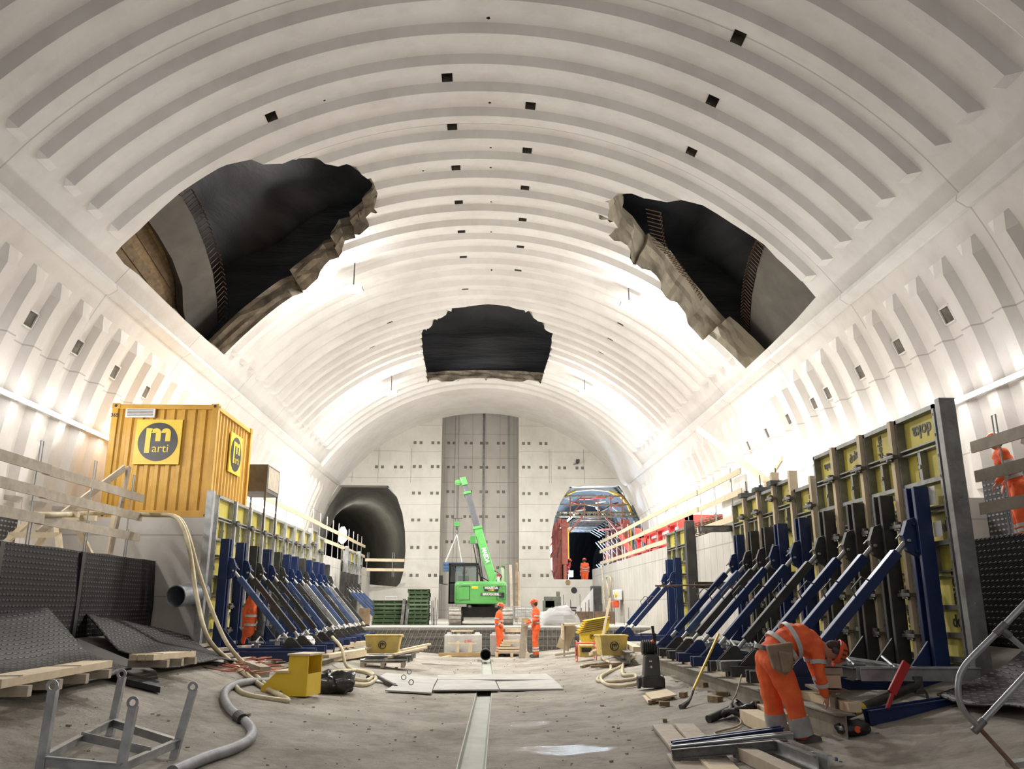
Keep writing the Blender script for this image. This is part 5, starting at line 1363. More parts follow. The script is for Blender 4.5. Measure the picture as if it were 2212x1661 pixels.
def stand(f, hgt=1.78, arms=None, stance=0.12, lean=0.0):
    """joints of a standing figure facing f (unit xy)"""
    k = hgt / 1.78; F = Vector((f[0], f[1], 0)).normalized(); A = Vector((-F.y, F.x, 0)); U = Vector((0, 0, 1))
    J = dict(hl=A * 0.1 * k + U * 0.93 * k, hr=-A * 0.1 * k + U * 0.93 * k, kl=A * stance + U * 0.5 * k + F * 0.04, kr=-A * stance + U * 0.5 * k + F * 0.03,
             al=A * (stance + 0.02) + U * 0.09, ar=-A * (stance + 0.02) + U * 0.09, sl=A * 0.185 * k + U * 1.44 * k + F * lean, sr=-A * 0.185 * k + U * 1.44 * k + F * lean,
             neck=U * 1.54 * k + F * (lean + 0.02), head=U * 1.66 * k + F * (lean + 0.05), mid=U * 1.18 * k + F * lean * 0.4)
    J['el'] = A * 0.23 * k + U * 1.15 * k; J['er'] = -A * 0.23 * k + U * 1.15 * k; J['wl'] = A * 0.22 * k + U * 0.9 * k + F * 0.1; J['wr'] = -A * 0.22 * k + U * 0.9 * k + F * 0.1
    if arms:
        for q, (a, b, c) in arms.items(): J[q] = A * a + F * b + U * c
    return J
# two workers talking by the concrete blocks
P1 = atf(1078, 1418); 
J = stand((1, -0.25), 1.76, {'er': (-0.22, -0.06, 1.15), 'wr': (-0.17, 0.16, 0.98), 'el': (0.24, -0.12, 1.16), 'wl': (0.2, 0.1, 0.95)}, 0.09)
person('standing worker in orange facing right, before the concrete blocks', (P1.x, P1.y, fz(P1.x) + 0.0), J, (1, -0.15, -0.05))
P2 = atf(1158, 1420)
J = stand((-1, -0.1), 1.82, {'el': (0.24, 0.02, 1.18), 'wl': (0.14, 0.32, 1.08), 'er': (-0.24, 0.05, 1.18), 'wr': (-0.1, 0.33, 1.1)}, 0.09)
person('standing worker in orange facing left, holding an upright board', (P2.x, P2.y, fz(P2.x) + 0.0), J, (-1, 0.05, 0))
mb = MB(); mb.bar((P2.x - 0.47, P2.y - 0.08, 0.02), (P2.x - 0.36, P2.y - 0.08, 1.2), 0.03, 0.22, up=(1, 0, 0)); tag(mb.build('upright_board', M_woodg), 'tall pale board held upright by the right-hand standing worker', 'board')
# the worker bending forward in the foreground
FW = at(1722, 1608, Z=0.25); gz = fz(FW.x)
J = dict(ar=Vector((0.02, -0.14, 0.10)), al=Vector((-0.14, 0.20, 0.10)), kr=Vector((-0.06, -0.14, 0.47)), kl=Vector((-0.20, 0.15, 0.48)),
         hr=Vector((-0.20, -0.12, 0.86)), hl=Vector((-0.22, 0.12, 0.87)), mid=Vector((0.0, 0.0, 1.20)), sr=Vector((0.24, -0.20, 1.03)), sl=Vector((0.28, 0.18, 1.05)),
         neck=Vector((0.38, 0.0, 1.02)), head=Vector((0.50, -0.01, 0.97)), er=Vector((0.22, -0.26, 0.74)), el=Vector((0.34, 0.20, 0.76)), wr=Vector((0.30, -0.16, 0.50)), wl=Vector((0.40, 0.08, 0.54)),
         hdr=(0.25, 0.1, -1), hdl=(0.2, -0.1, -1), tr=(1, -0.3, 0), tl=(1, -0.1, 0))
pw = person('worker in orange bending forward over steel and timber, front right', (FW.x, FW.y, gz), J, (0.45, 0.0, -0.9), vox=0.012, cuff='grey', curl=0.7, palm=(-0.3, 0.3, 0), torso_r=(0.215, 0.17), leg_k=1.2)
mb = MB(); c = Vector((FW.x - 0.22, FW.y - 0.34, gz + 0.93))
mb.prism([(c.x - 0.16, c.z + 0.11), (c.x + 0.13, c.z + 0.15), (c.x + 0.12, c.z - 0.12), (c.x + 0.02, c.z - 0.2), (c.x - 0.1, c.z - 0.13)], 1, c.y - 0.05, c.y + 0.05)
mb.prism([(c.x - 0.05, c.z + 0.06), (c.x + 0.10, c.z + 0.04), (c.x + 0.07, c.z - 0.16), (c.x - 0.02, c.z - 0.17)], 1, c.y - 0.1, c.y - 0.05)
b = mb.build('tool_pouch', mat('suede', (0.22, 0.16, 0.10), (0.30, 0.23, 0.15), 9, 0.9, bs=0.3), pw, bevel=0.02)
band((FW.x - 0.17, FW.y, gz + 0.95), (0.35, 0, 1), 0.215, 0.235, 0.05, 'tool_belt', pw, (1, 0, 0), M_black)
# worker on the right walkway behind the guardrail
PR_ = at(2195, 1165, X=8.45)
J = stand((-0.9, 0.3), 1.75, {'el': (0.2, 0.1, 1.18), 'wl': (0.12, 0.3, 0.95), 'er': (-0.24, -0.02, 1.2), 'wr': (-0.2, 0.12, 0.95)}, 0.1, 0.16)
person('worker in orange with helmet behind the near right guardrail', (8.5, 12.8, 2.66), J, (-0.9, 0.1, -0.5), vox=0.016)
# crane driver
J = stand((0, 1), 1.7); J.update(kl=Vector((-0.15, 0.35, 0.98)), kr=Vector((0.15, 0.35, 0.98)), al=Vector((-0.15, 0.45, 0.6)), ar=Vector((0.15, 0.45, 0.6)), wl=Vector((-0.25, 0.2, 1.0)), wr=Vector((0.25, 0.2, 1.0)))
person('crane driver in orange seated in the green crane cab', (-0.02 - 0.7, 35.25, 1.42), J, (0.6, 0.8, 0), vox=0.03, helmet=True)
# two workers inside the right tunnel
J = stand((1, 0.2), 1.7, None, 0.1, 0.2)
person('worker in dark red seen from behind inside the right tunnel', (4.95, 49.6, 2.62), J, (0.7, 0.7, 0), vox=0.03, jacket=M_red, trous=M_dark)
J = stand((-0.2, 1), 1.8)
person('worker in orange with his back turned deep in the right tunnel', (6.2, 50.6, 2.62), J, (0.1, 1, 0), vox=0.03)
mb = MB(); mb.bb(3.9, 9.7, 48.3, 70, 2.3, 2.62); struct(mb.build('tunnel_floor_right', M_bench))
# hi-vis jacket hanging on a strut, left
def jacket():
    c = at(545, 1330, Y=20.3)
    o = thing('hanging_jacket', 'orange and grey safety jacket hanging on a left support strut', 'jacket', tuple(c))
    mb = MB()
    limb(mb, [c + Vector((-0.05, 0, 0.42)), c + Vector((0.0, 0.0, 0.1)), c + Vector((-0.05, 0, -0.35))], [0.09, 0.13, 0.13])
    limb(mb, [c + Vector((-0.1, 0, 0.38)), c + Vector((-0.17, -0.02, 0.1)), c + Vector((-0.15, 0, -0.45)), c + Vector((-0.16, 0, -0.6))], [0.06, 0.07, 0.06, 0.05])
    remesh_obj(mb, 'shell', M_oran, o, 0.02, 3, 0.5, 0.04, 0.1)
    mb = MB(); limb(mb, [c + Vector((0.16, 0.03, 0.2)), c + Vector((0.22, 0.03, -0.1)), c + Vector((0.2, 0.03, -0.4))], [0.08, 0.1, 0.09]); remesh_obj(mb, 'grey_sleeve', M_dark, o, 0.02, 3, 0.5, 0.03, 0.1)
    for z in (0.0, -0.2): band(c + Vector((-0.02, 0, z)), (0, 0, 1), 0.145, 0.145, 0.055, 'reflective_band', o)
    band(c + Vector((-0.165, 0, -0.28)), (0, 0, 1), 0.072, 0.072, 0.05, 'reflective_band', o)
jacket()
# ================================================================== LEFT FOREGROUND: STUDDED MATS
def wallmat(y0, y1, x, z0, z1, label, group, sg=-1):
    mb = MB(); n = 14; vs = []
    for i in range(n + 1):
        y = y0 + (y1 - y0) * i / n
        for z, dx in ((z0, 0.06), (z0 + 0.3, 0.02), ((z0 + z1) / 2, 0.04), (z1, 0.0), (z1 + 0.03 + 0.02 * math.sin(y * 3), -0.25)):
            vs.append((x - sg * (dx + 0.02 + 0.02 * math.sin(y * 2 + z)), y, z))
    mb.add(vs, [(5 * i + k, 5 * i + k + 1, 5 * i + k + 6, 5 * i + k + 5) for i in range(n) for k in range(4)])
    o = mb.build('drainage_mat', M_dimw, smooth=True); s = o.modifiers.new('thickness', 'SOLIDIFY'); s.thickness = 0.012
    return tag(o, label, 'drainage mat', group)
for i, (a, b) in enumerate(((8.0, 12.9), (12.95, 15.55), (15.6, 19.15))):
    wallmat(a, b, -7.33, 0.95, 2.68, ['nearest black studded mat hanging on the left foreground wall', 'middle black studded mat hanging on the left foreground wall', 'farthest black studded mat on the left foreground wall, next to the concrete corner'][i], None)
for i, (a, b) in enumerate(((6.0, 9.6), (9.65, 14.8))):
    wallmat(a, b, 7.33, 0.9, 2.68, ['nearer black studded mat hanging on the right wall by the tubular rail', 'farther black studded mat on the right wall behind the tall formwork'][i], None, 1)
for k, y in enumerate((12.93, 15.58)):
    mb = MB(); mb.bb(-7.30, -7.24, y - 0.06, y + 0.06, 0.98, 2.66); tag(mb.build('joint_strip', M_black), 'black vertical strip over the %s joint of the left wall mats' % ['near', 'far'][k], 'joint strip', 'joint strips of the left wall mats')
def floormat(poly, label, lift, hx=0.0, sgn=-1):
    """mat lying on the dished floor; poly = 4 corner (x,y)"""
    a, b, c, d = [Vector((*p, 0)) for p in poly]; n = 24; m = 16; vs = []
    for j in range(n + 1):
        for i in range(m + 1):
            u, v = i / m, j / n; p = (a * (1 - u) + b * u) * (1 - v) + (d * (1 - u) + c * u) * v
            z = fz(p.x) + lift + 0.03 * math.sin(p.y * 1.9 + p.x) + 0.06 * noise.noise(Vector((p.x, p.y, 2))) + hx * max(0, (abs(p.x) - 6.3)) 
            vs.append((p.x, p.y, z))
    mb = MB(); mb.add(vs, [(j * (m + 1) + i, j * (m + 1) + i + 1, (j + 1) * (m + 1) + i + 1, (j + 1) * (m + 1) + i) for j in range(n) for i in range(m)])
    o = mb.build('floor_mat', M_dimf, smooth=True); s = o.modifiers.new('thickness', 'SOLIDIFY'); s.thickness = 0.02
    return tag(o, label, 'floor mat')
floormat([(-7.28, 8.6), (-5.3, 10.4), (-5.3, 13.4), (-7.28, 14.6)], 'near black ribbed mat spread on the left foreground floor', 0.12, 0.35)
floormat([(-7.28, 16.0), (-5.25, 14.4), (-4.9, 17.6), (-6.4, 19.1)], 'far black ribbed mat on the left floor by the concrete corner', 0.14, 0.3)
floormat([(7.28, 6.5), (5.2, 7.9), (5.3, 10.0), (7.28, 10.4)], 'black ribbed mat on the floor at the lower right edge', 0.12, 0.3, 1)
def pallet_strip(p0, p1, label, n=4):
    """row of narrow boards strapped on blocks"""
    p0 = Vector(p0); p1 = Vector(p1); d = (p1 - p0).normalized(); s = d.cross(Vector((0, 0, 1)))
    o = thing('timber_pack', label, 'timber', tuple(p0))
    mb = MB()
    for k in (-1, 0, 1): mb.bar(p0 + s * 0.13 * k, p1 + s * 0.13 * k, 0.11, 0.09)
    mb.build('boards', M_wood, o, bevel=0.004)
    L = (p1 - p0).length
    for k in range(n):
        q = p0 + d * (L * (k + 0.5) / n); mb = MB(); mb.bar(q - s * 0.3 - Vector((0, 0, 0.1)), q + s * 0.3 - Vector((0, 0, 0.1)), 0.1, 0.11); mb.build('block', M_woodg, o)
        if k % 2 == 0:
            mb = MB(); mb.bar(q - s * 0.21 + Vector((0, 0, 0.05)), q + s * 0.21 + Vector((0, 0, 0.05)), 0.02, 0.006); mb.build('strap', M_black, o)
    return o
a = atf(-40, 1478, 0.45); b = atf(212, 1434, 0.38)
pallet_strip(a, b, 'strapped pale timber pack lying on the near left mat', 4)
a = atf(305, 1420, 0.40); b = atf(400, 1412, 0.36)
pallet_strip(a, b, 'short strapped timber pack on the far left mat', 3)
pallet_strip((6.2, 8.9, fz(6.2) + 0.33), (7.2, 9.4, fz(7.2) + 0.33), 'strapped timber pack on the mat at the right edge', 2)
# black ditch sheet between the mats
def ditch():
    pts = [(180, 1385), (262, 1393), (262, 1455), (330, 1478), (340, 1452), (240, 1400)]
    mb = MB(); A = [atf(*p) for p in ((165, 1392), (335, 1462), (345, 1500), (262, 1480), (180, 1450))]
    vs = [p + Vector((0, 0, 0.10)) for p in A] + [p + Vector((0, 0, 0.02)) for p in A]; n = len(A)
    mb.add(vs, [tuple(range(n)), tuple(range(n, 2 * n))[::-1]] + [(i, (i + 1) % n, n + (i + 1) % n, n + i) for i in range(n)])
    tag(mb.build('black_sheet', M_black), 'flat black sheet lying between the two left floor mats', 'sheet')
ditch()
# large grey pipe stub out of the concrete corner
def pipe():
    c = at(380, 1288, Y=18.4)
    o = thing('pipe_stub', 'short grey plastic drain pipe sticking out of the left concrete corner', 'pipe', tuple(c))
    mb = MB(); n = 28; d = Vector((0.28, 1, 0.1)).normalized(); s = d.cross(Vector((0, 0, 1))).normalized(); q = s.cross(d)
    L = 0.9; vs = []
    for (t, r) in ((0, 0.235), (L, 0.235), (L, 0.215), (0, 0.215)):
        for k in range(n): a = 2 * PI * k / n; vs.append(c + d * t + (s * math.cos(a) + q * math.sin(a)) * r)
    mb.add(vs, [(j * n + k, j * n + (k + 1) % n, ((j + 1) % 4) * n + (k + 1) % n, ((j + 1) % 4) * n + k) for j in range(4) for k in range(n)])
    mb.build('pipe_wall', mat('pipe_grey', (0.13, 0.14, 0.16), (0.22, 0.24, 0.26), 3, 0.35), o, smooth=True)
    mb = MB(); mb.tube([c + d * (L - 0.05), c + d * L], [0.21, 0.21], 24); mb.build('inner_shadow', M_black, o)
pipe()
# hoses
def hose(pts, r, label, m, cat='hose', n=6, name='hose', group=None):
    mb = MB(); mb.tube(smooth_path(pts, n), r, 10); return tag(mb.build(name, m, smooth=True), label, cat, group)
hose([at(0, 1103, X=-7.9), at(60, 1112, X=-7.6), at(130, 1112, X=-7.35), at(220, 1108, Y=18.0), at(330, 1112, Y=18.2), at(375, 1115, Y=18.2), at(396, 1140, Y=18.1), at(412, 1200, Y=18.0), at(425, 1290, Y=17.6), at(450, 1380, Y=17.2), atf(500, 1430, 0.08), atf(560, 1478, 0.05), atf(620, 1510, 0.04), atf(598, 1512, 0.04), atf(530, 1500, 0.04), atf(505, 1480, 0.04)], 0.045, 'thick cream hose coming down over the left concrete corner to the yellow step box', M_hose)
hose([at(350, 1110, Y=18.3), at(385, 1118, Y=18.3), at(405, 1150, Y=18.2), at(428, 1230, Y=18.0), at(455, 1310, Y=17.7), at(492, 1392, Y=17.4), atf(540, 1445, 0.06), atf(575, 1480, 0.05), atf(605, 1496, 0.04)], 0.04, 'second cream hose hanging beside the first at the concrete corner', M_hose)
GH = [atf(372, 1668, 0.07), atf(440, 1638, 0.06), atf(500, 1618, 0.06), atf(535, 1600, 0.06), atf(545, 1580, 0.06), atf(532, 1560, 0.06), atf(512, 1545, 0.06), atf(492, 1525, 0.06), atf(484, 1500, 0.06), atf(500, 1482, 0.06), atf(540, 1472, 0.06), atf(600, 1472, 0.06)]
o = hose(GH, 0.062, 'thick grey hose with a coupling curving over the left foreground floor', M_hoseg)
q = atf(515, 1548, 0.065); e = atf(525, 1556, 0.065)
mb = MB(); mb.tube([q, q.lerp(e, 0.5), e], [0.085, 0.075, 0.08], 14); mb.build('hose_coupling', M_rub, o, smooth=False)
hose([atf(690, 1478, 0.04), atf(740, 1462, 0.04), atf(790, 1470, 0.04), atf(805, 1455, 0.05), atf(770, 1448, 0.05), atf(720, 1452, 0.05), atf(718, 1462, 0.05), atf(760, 1478, 0.04), atf(795, 1478, 0.04), atf(812, 1464, 0.05), atf(790, 1452, 0.05), atf(750, 1440, 0.1), at(738, 1400, Y=21), at(718, 1376, Y=22)], 0.04, 'cream hose coiled beside the pallet on the left', M_hose)
hose([atf(1430, 1462, 0.04), atf(1360, 1480, 0.04), atf(1310, 1478, 0.04), atf(1300, 1460, 0.04), atf(1340, 1440, 0.04), atf(1372, 1415, 0.05), atf(1350, 1428, 0.04), atf(1345, 1456, 0.04), atf(1372, 1458, 0.04), atf(1365, 1468, 0.04), atf(1300, 1472, 0.04), atf(1292, 1464, 0.04), atf(1318, 1448, 0.04), atf(1316, 1432, 0.04), atf(1302, 1422, 0.04), atf(1298, 1410, 0.06), atf(1284, 1412, 0.1)], 0.035, 'cream hose winding on the floor left of the pressure washer', M_hose)
hose([(6.2, 43.5, 3.7), (6.2, 43.2, 3.2), (6.18, 42.6, 1.8), (6.16, 41.6, 1.5), (6.16, 40.6, 2.2), (6.16, 40.2, 2.9), (6.16, 41.6, 3.0), (6.2, 41.0, 2.0), (6.2, 40.9, 1.0)], 0.035, 'cream hose hanging down the far right bench wall', M_hose)
for k in range(10):
    random.seed(50 + k); c = atf(470 + random.random() * 75, 1425 + random.random() * 28, 0.03)
    pts = [c + Vector((random.uniform(-0.7, 0.7), random.uniform(-0.7, 0.7), random.uniform(0, 0.08))) for _ in range(5)]
    hose(pts, 0.012, 'thin red-brown cable in the tangle beneath the hanging cream hoses', mat('red_cable', (0.40, 0.10, 0.05), (0.3, 0.12, 0.08), 5), 'cable', 5, 'cable', 'tangled red cables')
# trestle frame upside down, left foreground
def trestle():
    B = [atf(80, 1690, 0), atf(250, 1700, 0), atf(372, 1640, 0), atf(235, 1590, 0)]
    T = [at(112, 1490, Y=B[0].y + 0.12), at(286, 1525, Y=B[1].y + 0.1), at(416, 1490, Y=B[2].y + 0.1), at(262, 1462, Y=B[3].y + 0.15)]
    c = sum(B, Vector()) / 4
    o = thing('steel_trestle', 'grey angle-steel trestle frame standing in the left foreground', 'trestle', tuple(c))
    for b, t in zip(B, T):
        mb = MB(); d = (t - b).normalized()
        mb.bar(b, t, 0.075, 0.008, up=(0, 1, 0)); mb.bar(b + Vector((0.033, 0.03, 0)), t + Vector((0.033, 0.03, 0)), 0.008, 0.065, up=(0, 1, 0))
        lg = mb.build('leg', M_galv, o, bevel=0.002)
        mb = MB(); n = 12; vs = []
        for dy in (-0.006, 0.006):
            for r in (0.028, 0.055):
                for k in range(n): a = 2 * PI * k / n; vs.append(t + Vector((r * math.cos(a), dy, 0.03 + r * math.sin(a))))
        fs = []
        for k in range(n):
            k2 = (k + 1) % n; fs += [(k, k2, n + k2, n + k), (2 * n + k, 3 * n + k, 3 * n + k2, 2 * n + k2), (n + k, n + k2, 3 * n + k2, 3 * n + k), (k, 2 * n + k, 2 * n + k2, k2)]
        mb.add(vs, fs); mb.build('lug', M_galv, lg)
    f = 0.22
    L = [b.lerp(t, f) for b, t in zip(B, T)]
    for (i, j) in ((0, 1), (1, 2), (2, 3), (3, 0)):
        mb = MB(); mb.bar(L[i], L[j], 0.012, 0.085); mb.bar(L[i] + Vector((0, 0, 0.04)), L[j] + Vector((0, 0, 0.04)), 0.06, 0.01); mb.build('rail', M_galv, o)
    mb = MB(); p = L[0].lerp(L[3], 0.5) + Vector((0, 0, 0.03)); q = L[1].lerp(L[2], 0.5) + Vector((0, 0, 0.03)); mb.bar(p, q, 0.012, 0.08); mb.build('cross_rail', M_galv, o)
trestle()
# yellow step box
def stepbox():
    c = atf(628, 1500, 0)
    o = thing('step_box', 'yellow wooden two-step box on the left floor beside the hoses', 'step box', tuple(c), math.radians(-14))
    mb = MB(); prof = [(-0.42, 0), (0.42, 0), (0.42, 0.66), (0.08, 0.66), (0.08, 0.38), (-0.16, 0.38), (-0.42, 0.14)]
    for y in (-0.28, 0.26): mb.prism([(x, z) for x, z in prof], 1, y, y + 0.025)
    mb.build('side_board', M_yel, o, local=True)
    mb = MB(); mb.bb(0.04, 0.46, -0.3, 0.3, 0.66, 0.69); mb.bb(-0.2, 0.1, -0.3, 0.3, 0.38, 0.41); mb.build('tread', M_wood, o, local=True)
    mb = MB(); mb.bb(0.40, 0.42, -0.27, 0.27, 0.0, 0.36); mb.bb(-0.42, 0.4, -0.26, 0.26, 0.0, 0.02); mb.bb(0.06, 0.08, -0.27, 0.27, 0.4, 0.64); mb.build('end_board', M_yel, o, local=True)
stepbox()
def crumple(c, r, label, m, name, cat, seed=0, amp=0.35, n=18):
    mb = MB(); mb.blob((0, 0, 0), r, n, n); c = Vector(c)
    for i, v in enumerate(mb.v):
        k = 1 + amp * noise.noise(v * 4.5 / max(r) * 0.35 + Vector((seed, 0, 0))) + amp * 0.6 * noise.noise(v * 11 / max(r) * 0.35 + Vector((0, seed, 0)))
        mb.v[i] = Vector((v.x * k, v.y * k, max(v.z * k, -r[2] * 0.7))) + c
    return tag(mb.build(name, m, smooth=True), label, cat)
p = atf(712, 1475, 0.16); crumple(p, (0.42, 0.3, 0.24), 'crumpled black plastic sack beside the yellow step box', mat('bin_liner', (0.02, 0.02, 0.022), (0.03, 0.03, 0.03), 5, 0.22), 'plastic_sack', 'sack', 1, 0.5, 24)
p = atf(745, 1476, 0.12); crumple(p, (0.12, 0.2, 0.16), 'small crumpled white bag behind the black sack', M_white, 'white_bag', 'bag', 2, 0.5)
p = at(665, 1372, Y=21.8); crumple((p.x, p.y, 0.86), (0.2, 0.2, 0.12), 'crumpled white foil between the feet of the left frames', M_white, 'white_bag', 'bag', 3, 0.5)
o = plank(atf(535, 1438, 0.12), atf(572, 1452, 0.12), 0.22, 0.2, 'short thick timber block lying by the red cables', M_woodg)
# square mortar tubs
def tub(c, w, d, h, label, m, logo_=True, rz=0.0):
    o = thing('mortar_tub', label, 'tub', tuple(c), rz)
    mb = MB(); k = 0.86; t = 0.03
    def ring(s, z, i=0): return [(sx * (w / 2 * s - i), sy * (d / 2 * s - i), z) for sx, sy in ((-1, -1), (1, -1), (1, 1), (-1, 1))]
    R_ = [ring(k, 0), ring(1, h), ring(1.06, h), ring(1.06, h + 0.04), ring(1, h + 0.04, 0.0), ring(0.98, h, t), ring(k, 0.04, t)]
    vs = [v for r in R_ for v in r]; mb.add(vs, [(4 * j + i, 4 * j + (i + 1) % 4, 4 * j + 4 + (i + 1) % 4, 4 * j + 4 + i) for j in range(6) for i in range(4)] + [(3, 2, 1, 0), (24, 25, 26, 27)])
    mb.build('tub_body', m, o, local=True, bevel=0.012)
    if logo_:
        mb = MB(); K = 24; r = h * 0.25; cy = -d / 2 * 0.93 - 0.016
        for r2, r3, mi in ((r, r * 0.84, 0),):
            for q in range(K):
                a, b = 2 * PI * q / K, 2 * PI * (q + 1) / K
                P_ = [(rr * math.cos(t_), cy - 0.004, h * 0.5 + rr * math.sin(t_)) for rr, t_ in ((r3, a), (r2, a), (r2, b), (r3, b))]
                mb.add(P_ + [(x, y + 0.012, z) for x, y, z in P_], [(0, 1, 2, 3), (7, 6, 5, 4), (0, 4, 5, 1), (2, 6, 7, 3)])
        for x in (-0.42, 0.0, 0.42): mb.bb(x * r - r * 0.1, x * r + r * 0.1, cy - 0.006, cy + 0.004, h * 0.5 - r * (0.62 if x < -0.1 else 0.1), h * 0.5 + r * 0.3)
        mb.bb(-0.5 * r, 0.5 * r, cy - 0.006, cy + 0.004, h * 0.5 + r * 0.28, h * 0.5 + r * 0.5)
        mb.build('round_mark', M_black, o, local=True)
    return o
p = atf(835, 1440); ty = p.y; tz = fz(-2.6)
# pallet with steel props under the tub
def pallet(c, w, d, label, m=M_woodg, rz=0, lay=1):
    o = thing('pallet', label, 'pallet', tuple(c), rz)
    mb = MB()
    for k in range(5): y = -d / 2 + d * (k + 0.5) / 5; mb.bb(-w / 2, w / 2, y - 0.05, y + 0.05, 0.11, 0.135)
    mb.build('deck_boards', m, o, local=True)
    for x in (-1, 0, 1):
        mb = MB(); mb.bb(x * (w / 2 - 0.06) - 0.05, x * (w / 2 - 0.06) + 0.05, -d / 2, d / 2, 0, 0.025)
        for y in (-1, 0, 1): mb.bb(x * (w / 2 - 0.06) - 0.05, x * (w / 2 - 0.06) + 0.05, y * (d / 2 - 0.07) - 0.06, y * (d / 2 - 0.07) + 0.06, 0.025, 0.11)
        mb.build('runner', m, o, local=True)
    return o
pc = atf(828, 1443); pc = Vector((pc.x, pc.y, fz(pc.x - 0.3)))
pallet(pc, 1.15, 0.9, 'weathered pallet loaded with steel props on the left floor', rz=0.05)
for i in range(9):
    x = pc.x - 0.55 + 0.02 * i; y = pc.y - 0.38 + (i % 5) * 0.17; z = pc.z + 0.18 + 0.09 * (i // 5)
    mb = MB(); mb.cyl((x, y, z), (x + 1.2, y + 0.05, z + 0.01), 0.035, 10); mb.bb(x + 1.19, x + 1.21, y - 0.01, y + 0.11, z - 0.06, z + 0.07)
    tag(mb.build('steel_prop', M_steel if i % 2 else M_galv), 'steel prop lying on the pallet under the yellow tub', 'steel prop', 'props on the left pallet')
tb = tub((pc.x - 0.05, pc.y + 0.3, pc.z + 0.33), 0.92, 0.62, 0.42, 'dirty yellow mortar tub with a round mark on the prop pallet, left', M_yeld)
plank(at(790, 1402, Y=pc.y - 0.1), at(872, 1373, Y=pc.y + 0.9), 0.05, 0.05, 'thin pale batten lying across the left yellow tub', M_wood)
for i in range(5):
    a = atf(832 + i * 9, 1424 - i * 5, 0.25 + 0.07 * (i % 3)); plank(a, a + Vector((0.75, 1.1, 0.12)), 0.12, 0.05, 'loose pale board in the heap behind the left tub', M_wood, group='loose boards behind the left tub')
# steel plates over the channel
PL = [([(835, 1453), (947, 1462), (935, 1484), (800, 1470)], 'dusty steel cover plate left of the drain channel'),
      ([(860, 1474), (938, 1477), (932, 1496), (832, 1490)], 'small front steel plate with two lifting lugs left of the channel'),
      ([(945, 1458), (1180, 1455), (1198, 1468), (946, 1467)], 'rear grey steel plate across the drain channel'),
      ([(946, 1468), (1068, 1467), (1078, 1489), (935, 1490)], 'front left grey steel plate across the drain channel'),
      ([(1070, 1467), (1196, 1467), (1217, 1487), (1080, 1489)], 'front right grey steel plate across the drain channel')]
for i, (q, l) in enumerate(PL):
    A = [atf(*p, 0.05 + 0.012 * (i % 2)) for p in q]; mb = MB()
    mb.add(A + [a - Vector((0, 0, 0.03)) for a in A], [(0, 1, 2, 3), (7, 6, 5, 4), (0, 4, 5, 1), (1, 5, 6, 2), (2, 6, 7, 3), (3, 7, 4, 0)])
    tag(mb.build('cover_plate', M_plate), l, 'steel plate')
for i, (x, y) in enumerate(((872, 1468), (884, 1456), (888, 1479))):
    c = atf(x, y, 0.08); mb = MB(); pts = [c + Vector((0.05 * math.cos(t * PI / 6), 0, 0.05 + 0.05 * math.sin(t * PI / 6))) for t in range(12)]
    mb.tube(pts, 0.01, 6, closed=True); tag(mb.build('lifting_eye', M_steel), ['rust-dark lifting ring standing on the left cover plate', 'lifting ring at the rear of the left cover plate', 'lifting ring on the small front plate'][i], 'lifting ring')
hose([atf(855, 1484, 0.04), atf(836, 1474, 0.07), atf(812, 1462, 0.05), atf(795, 1464, 0.04)], 0.05, 'short black hose running under the left cover plate', M_black)
# drain pipe end and concrete blocks
p = atf(1049, 1412, 0.25)
def drainpipe():
    c = Vector((p.x, p.y, 0.22)); o = thing('drain_pipe', 'open black pipe end at the head of the drain channel', 'pipe', tuple(c)); n = 24; vs = []
    for (y, r) in ((0, 0.17), (0.12, 0.17), (0.12, 0.15), (1.2, 0.15), (1.2, 0.13), (0, 0.14)):
        for k in range(n): a = 2 * PI * k / n; vs.append((c.x + r * math.cos(a), c.y + y, c.z + r * math.sin(a)))
    mb = MB(); mb.add(vs, [(j * n + k, j * n + (k + 1) % n, ((j + 1) % 6) * n + (k + 1) % n, ((j + 1) % 6) * n + k) for j in range(6) for k in range(n)])
    mb.build('pipe_wall', M_black, o, smooth=True)
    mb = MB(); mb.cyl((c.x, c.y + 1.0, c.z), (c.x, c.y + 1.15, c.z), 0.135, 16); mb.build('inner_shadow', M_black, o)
drainpipe()
def block(x0, x1, label):
    o = thing('concrete_block', label, 'concrete block', ((x0 + x1) / 2, 30.4, 0.02))
    mb = MB(); mb.bb(x0, x1, 30.0, 30.75, 0.02, 0.72); mb.build('block_body', M_conc, o, bevel=0.03)
    n = 4
    for k in range(n):
        c = x0 + (x1 - x0) * (k + 0.5) / n; mb = MB(); vs = []
        for (r, z) in ((0.12, 0.715), (0.07, 0.8)):
            for a in range(16): t = 2 * PI * a / 16; vs.append((c + r * math.cos(t), 30.37 + r * math.sin(t), z))
        mb.add(vs, [(a, (a + 1) % 16, 16 + (a + 1) % 16, 16 + a) for a in range(16)] + [tuple(range(16, 32))]); mb.build('stud', M_conc, o, smooth=True)
    return o
block(-1.28, 0.03, 'left pale stacking concrete block before the platform'); block(0.31, 1.6, 'right pale stacking concrete block behind the standing workers')
text_mesh('APP.-', 0.16, 'spray_mark', mat('red_spray', (0.75, 0.25, 0.25), (0.7, 0.3, 0.3), 5), bpy.data.objects['concrete_block'], (-0.42, 29.985, 0.5), (1, 0, 0), (0, 0, 1), 0.002, 0.004)
random.seed(5)
def stick(a, b, l, w=0.09, h=0.08, m=None, g=None): return plank(a, b, w, h, l, m, group=g)
stick((-1.05, 30.35, 0.84), (-0.28, 30.3, 0.84), 'pale board on top of the left concrete block', 0.2, 0.05)
stick((0.85, 30.3, 0.86), (1.4, 30.3, 0.86), 'pale board on top of the right concrete block', 0.2, 0.12)
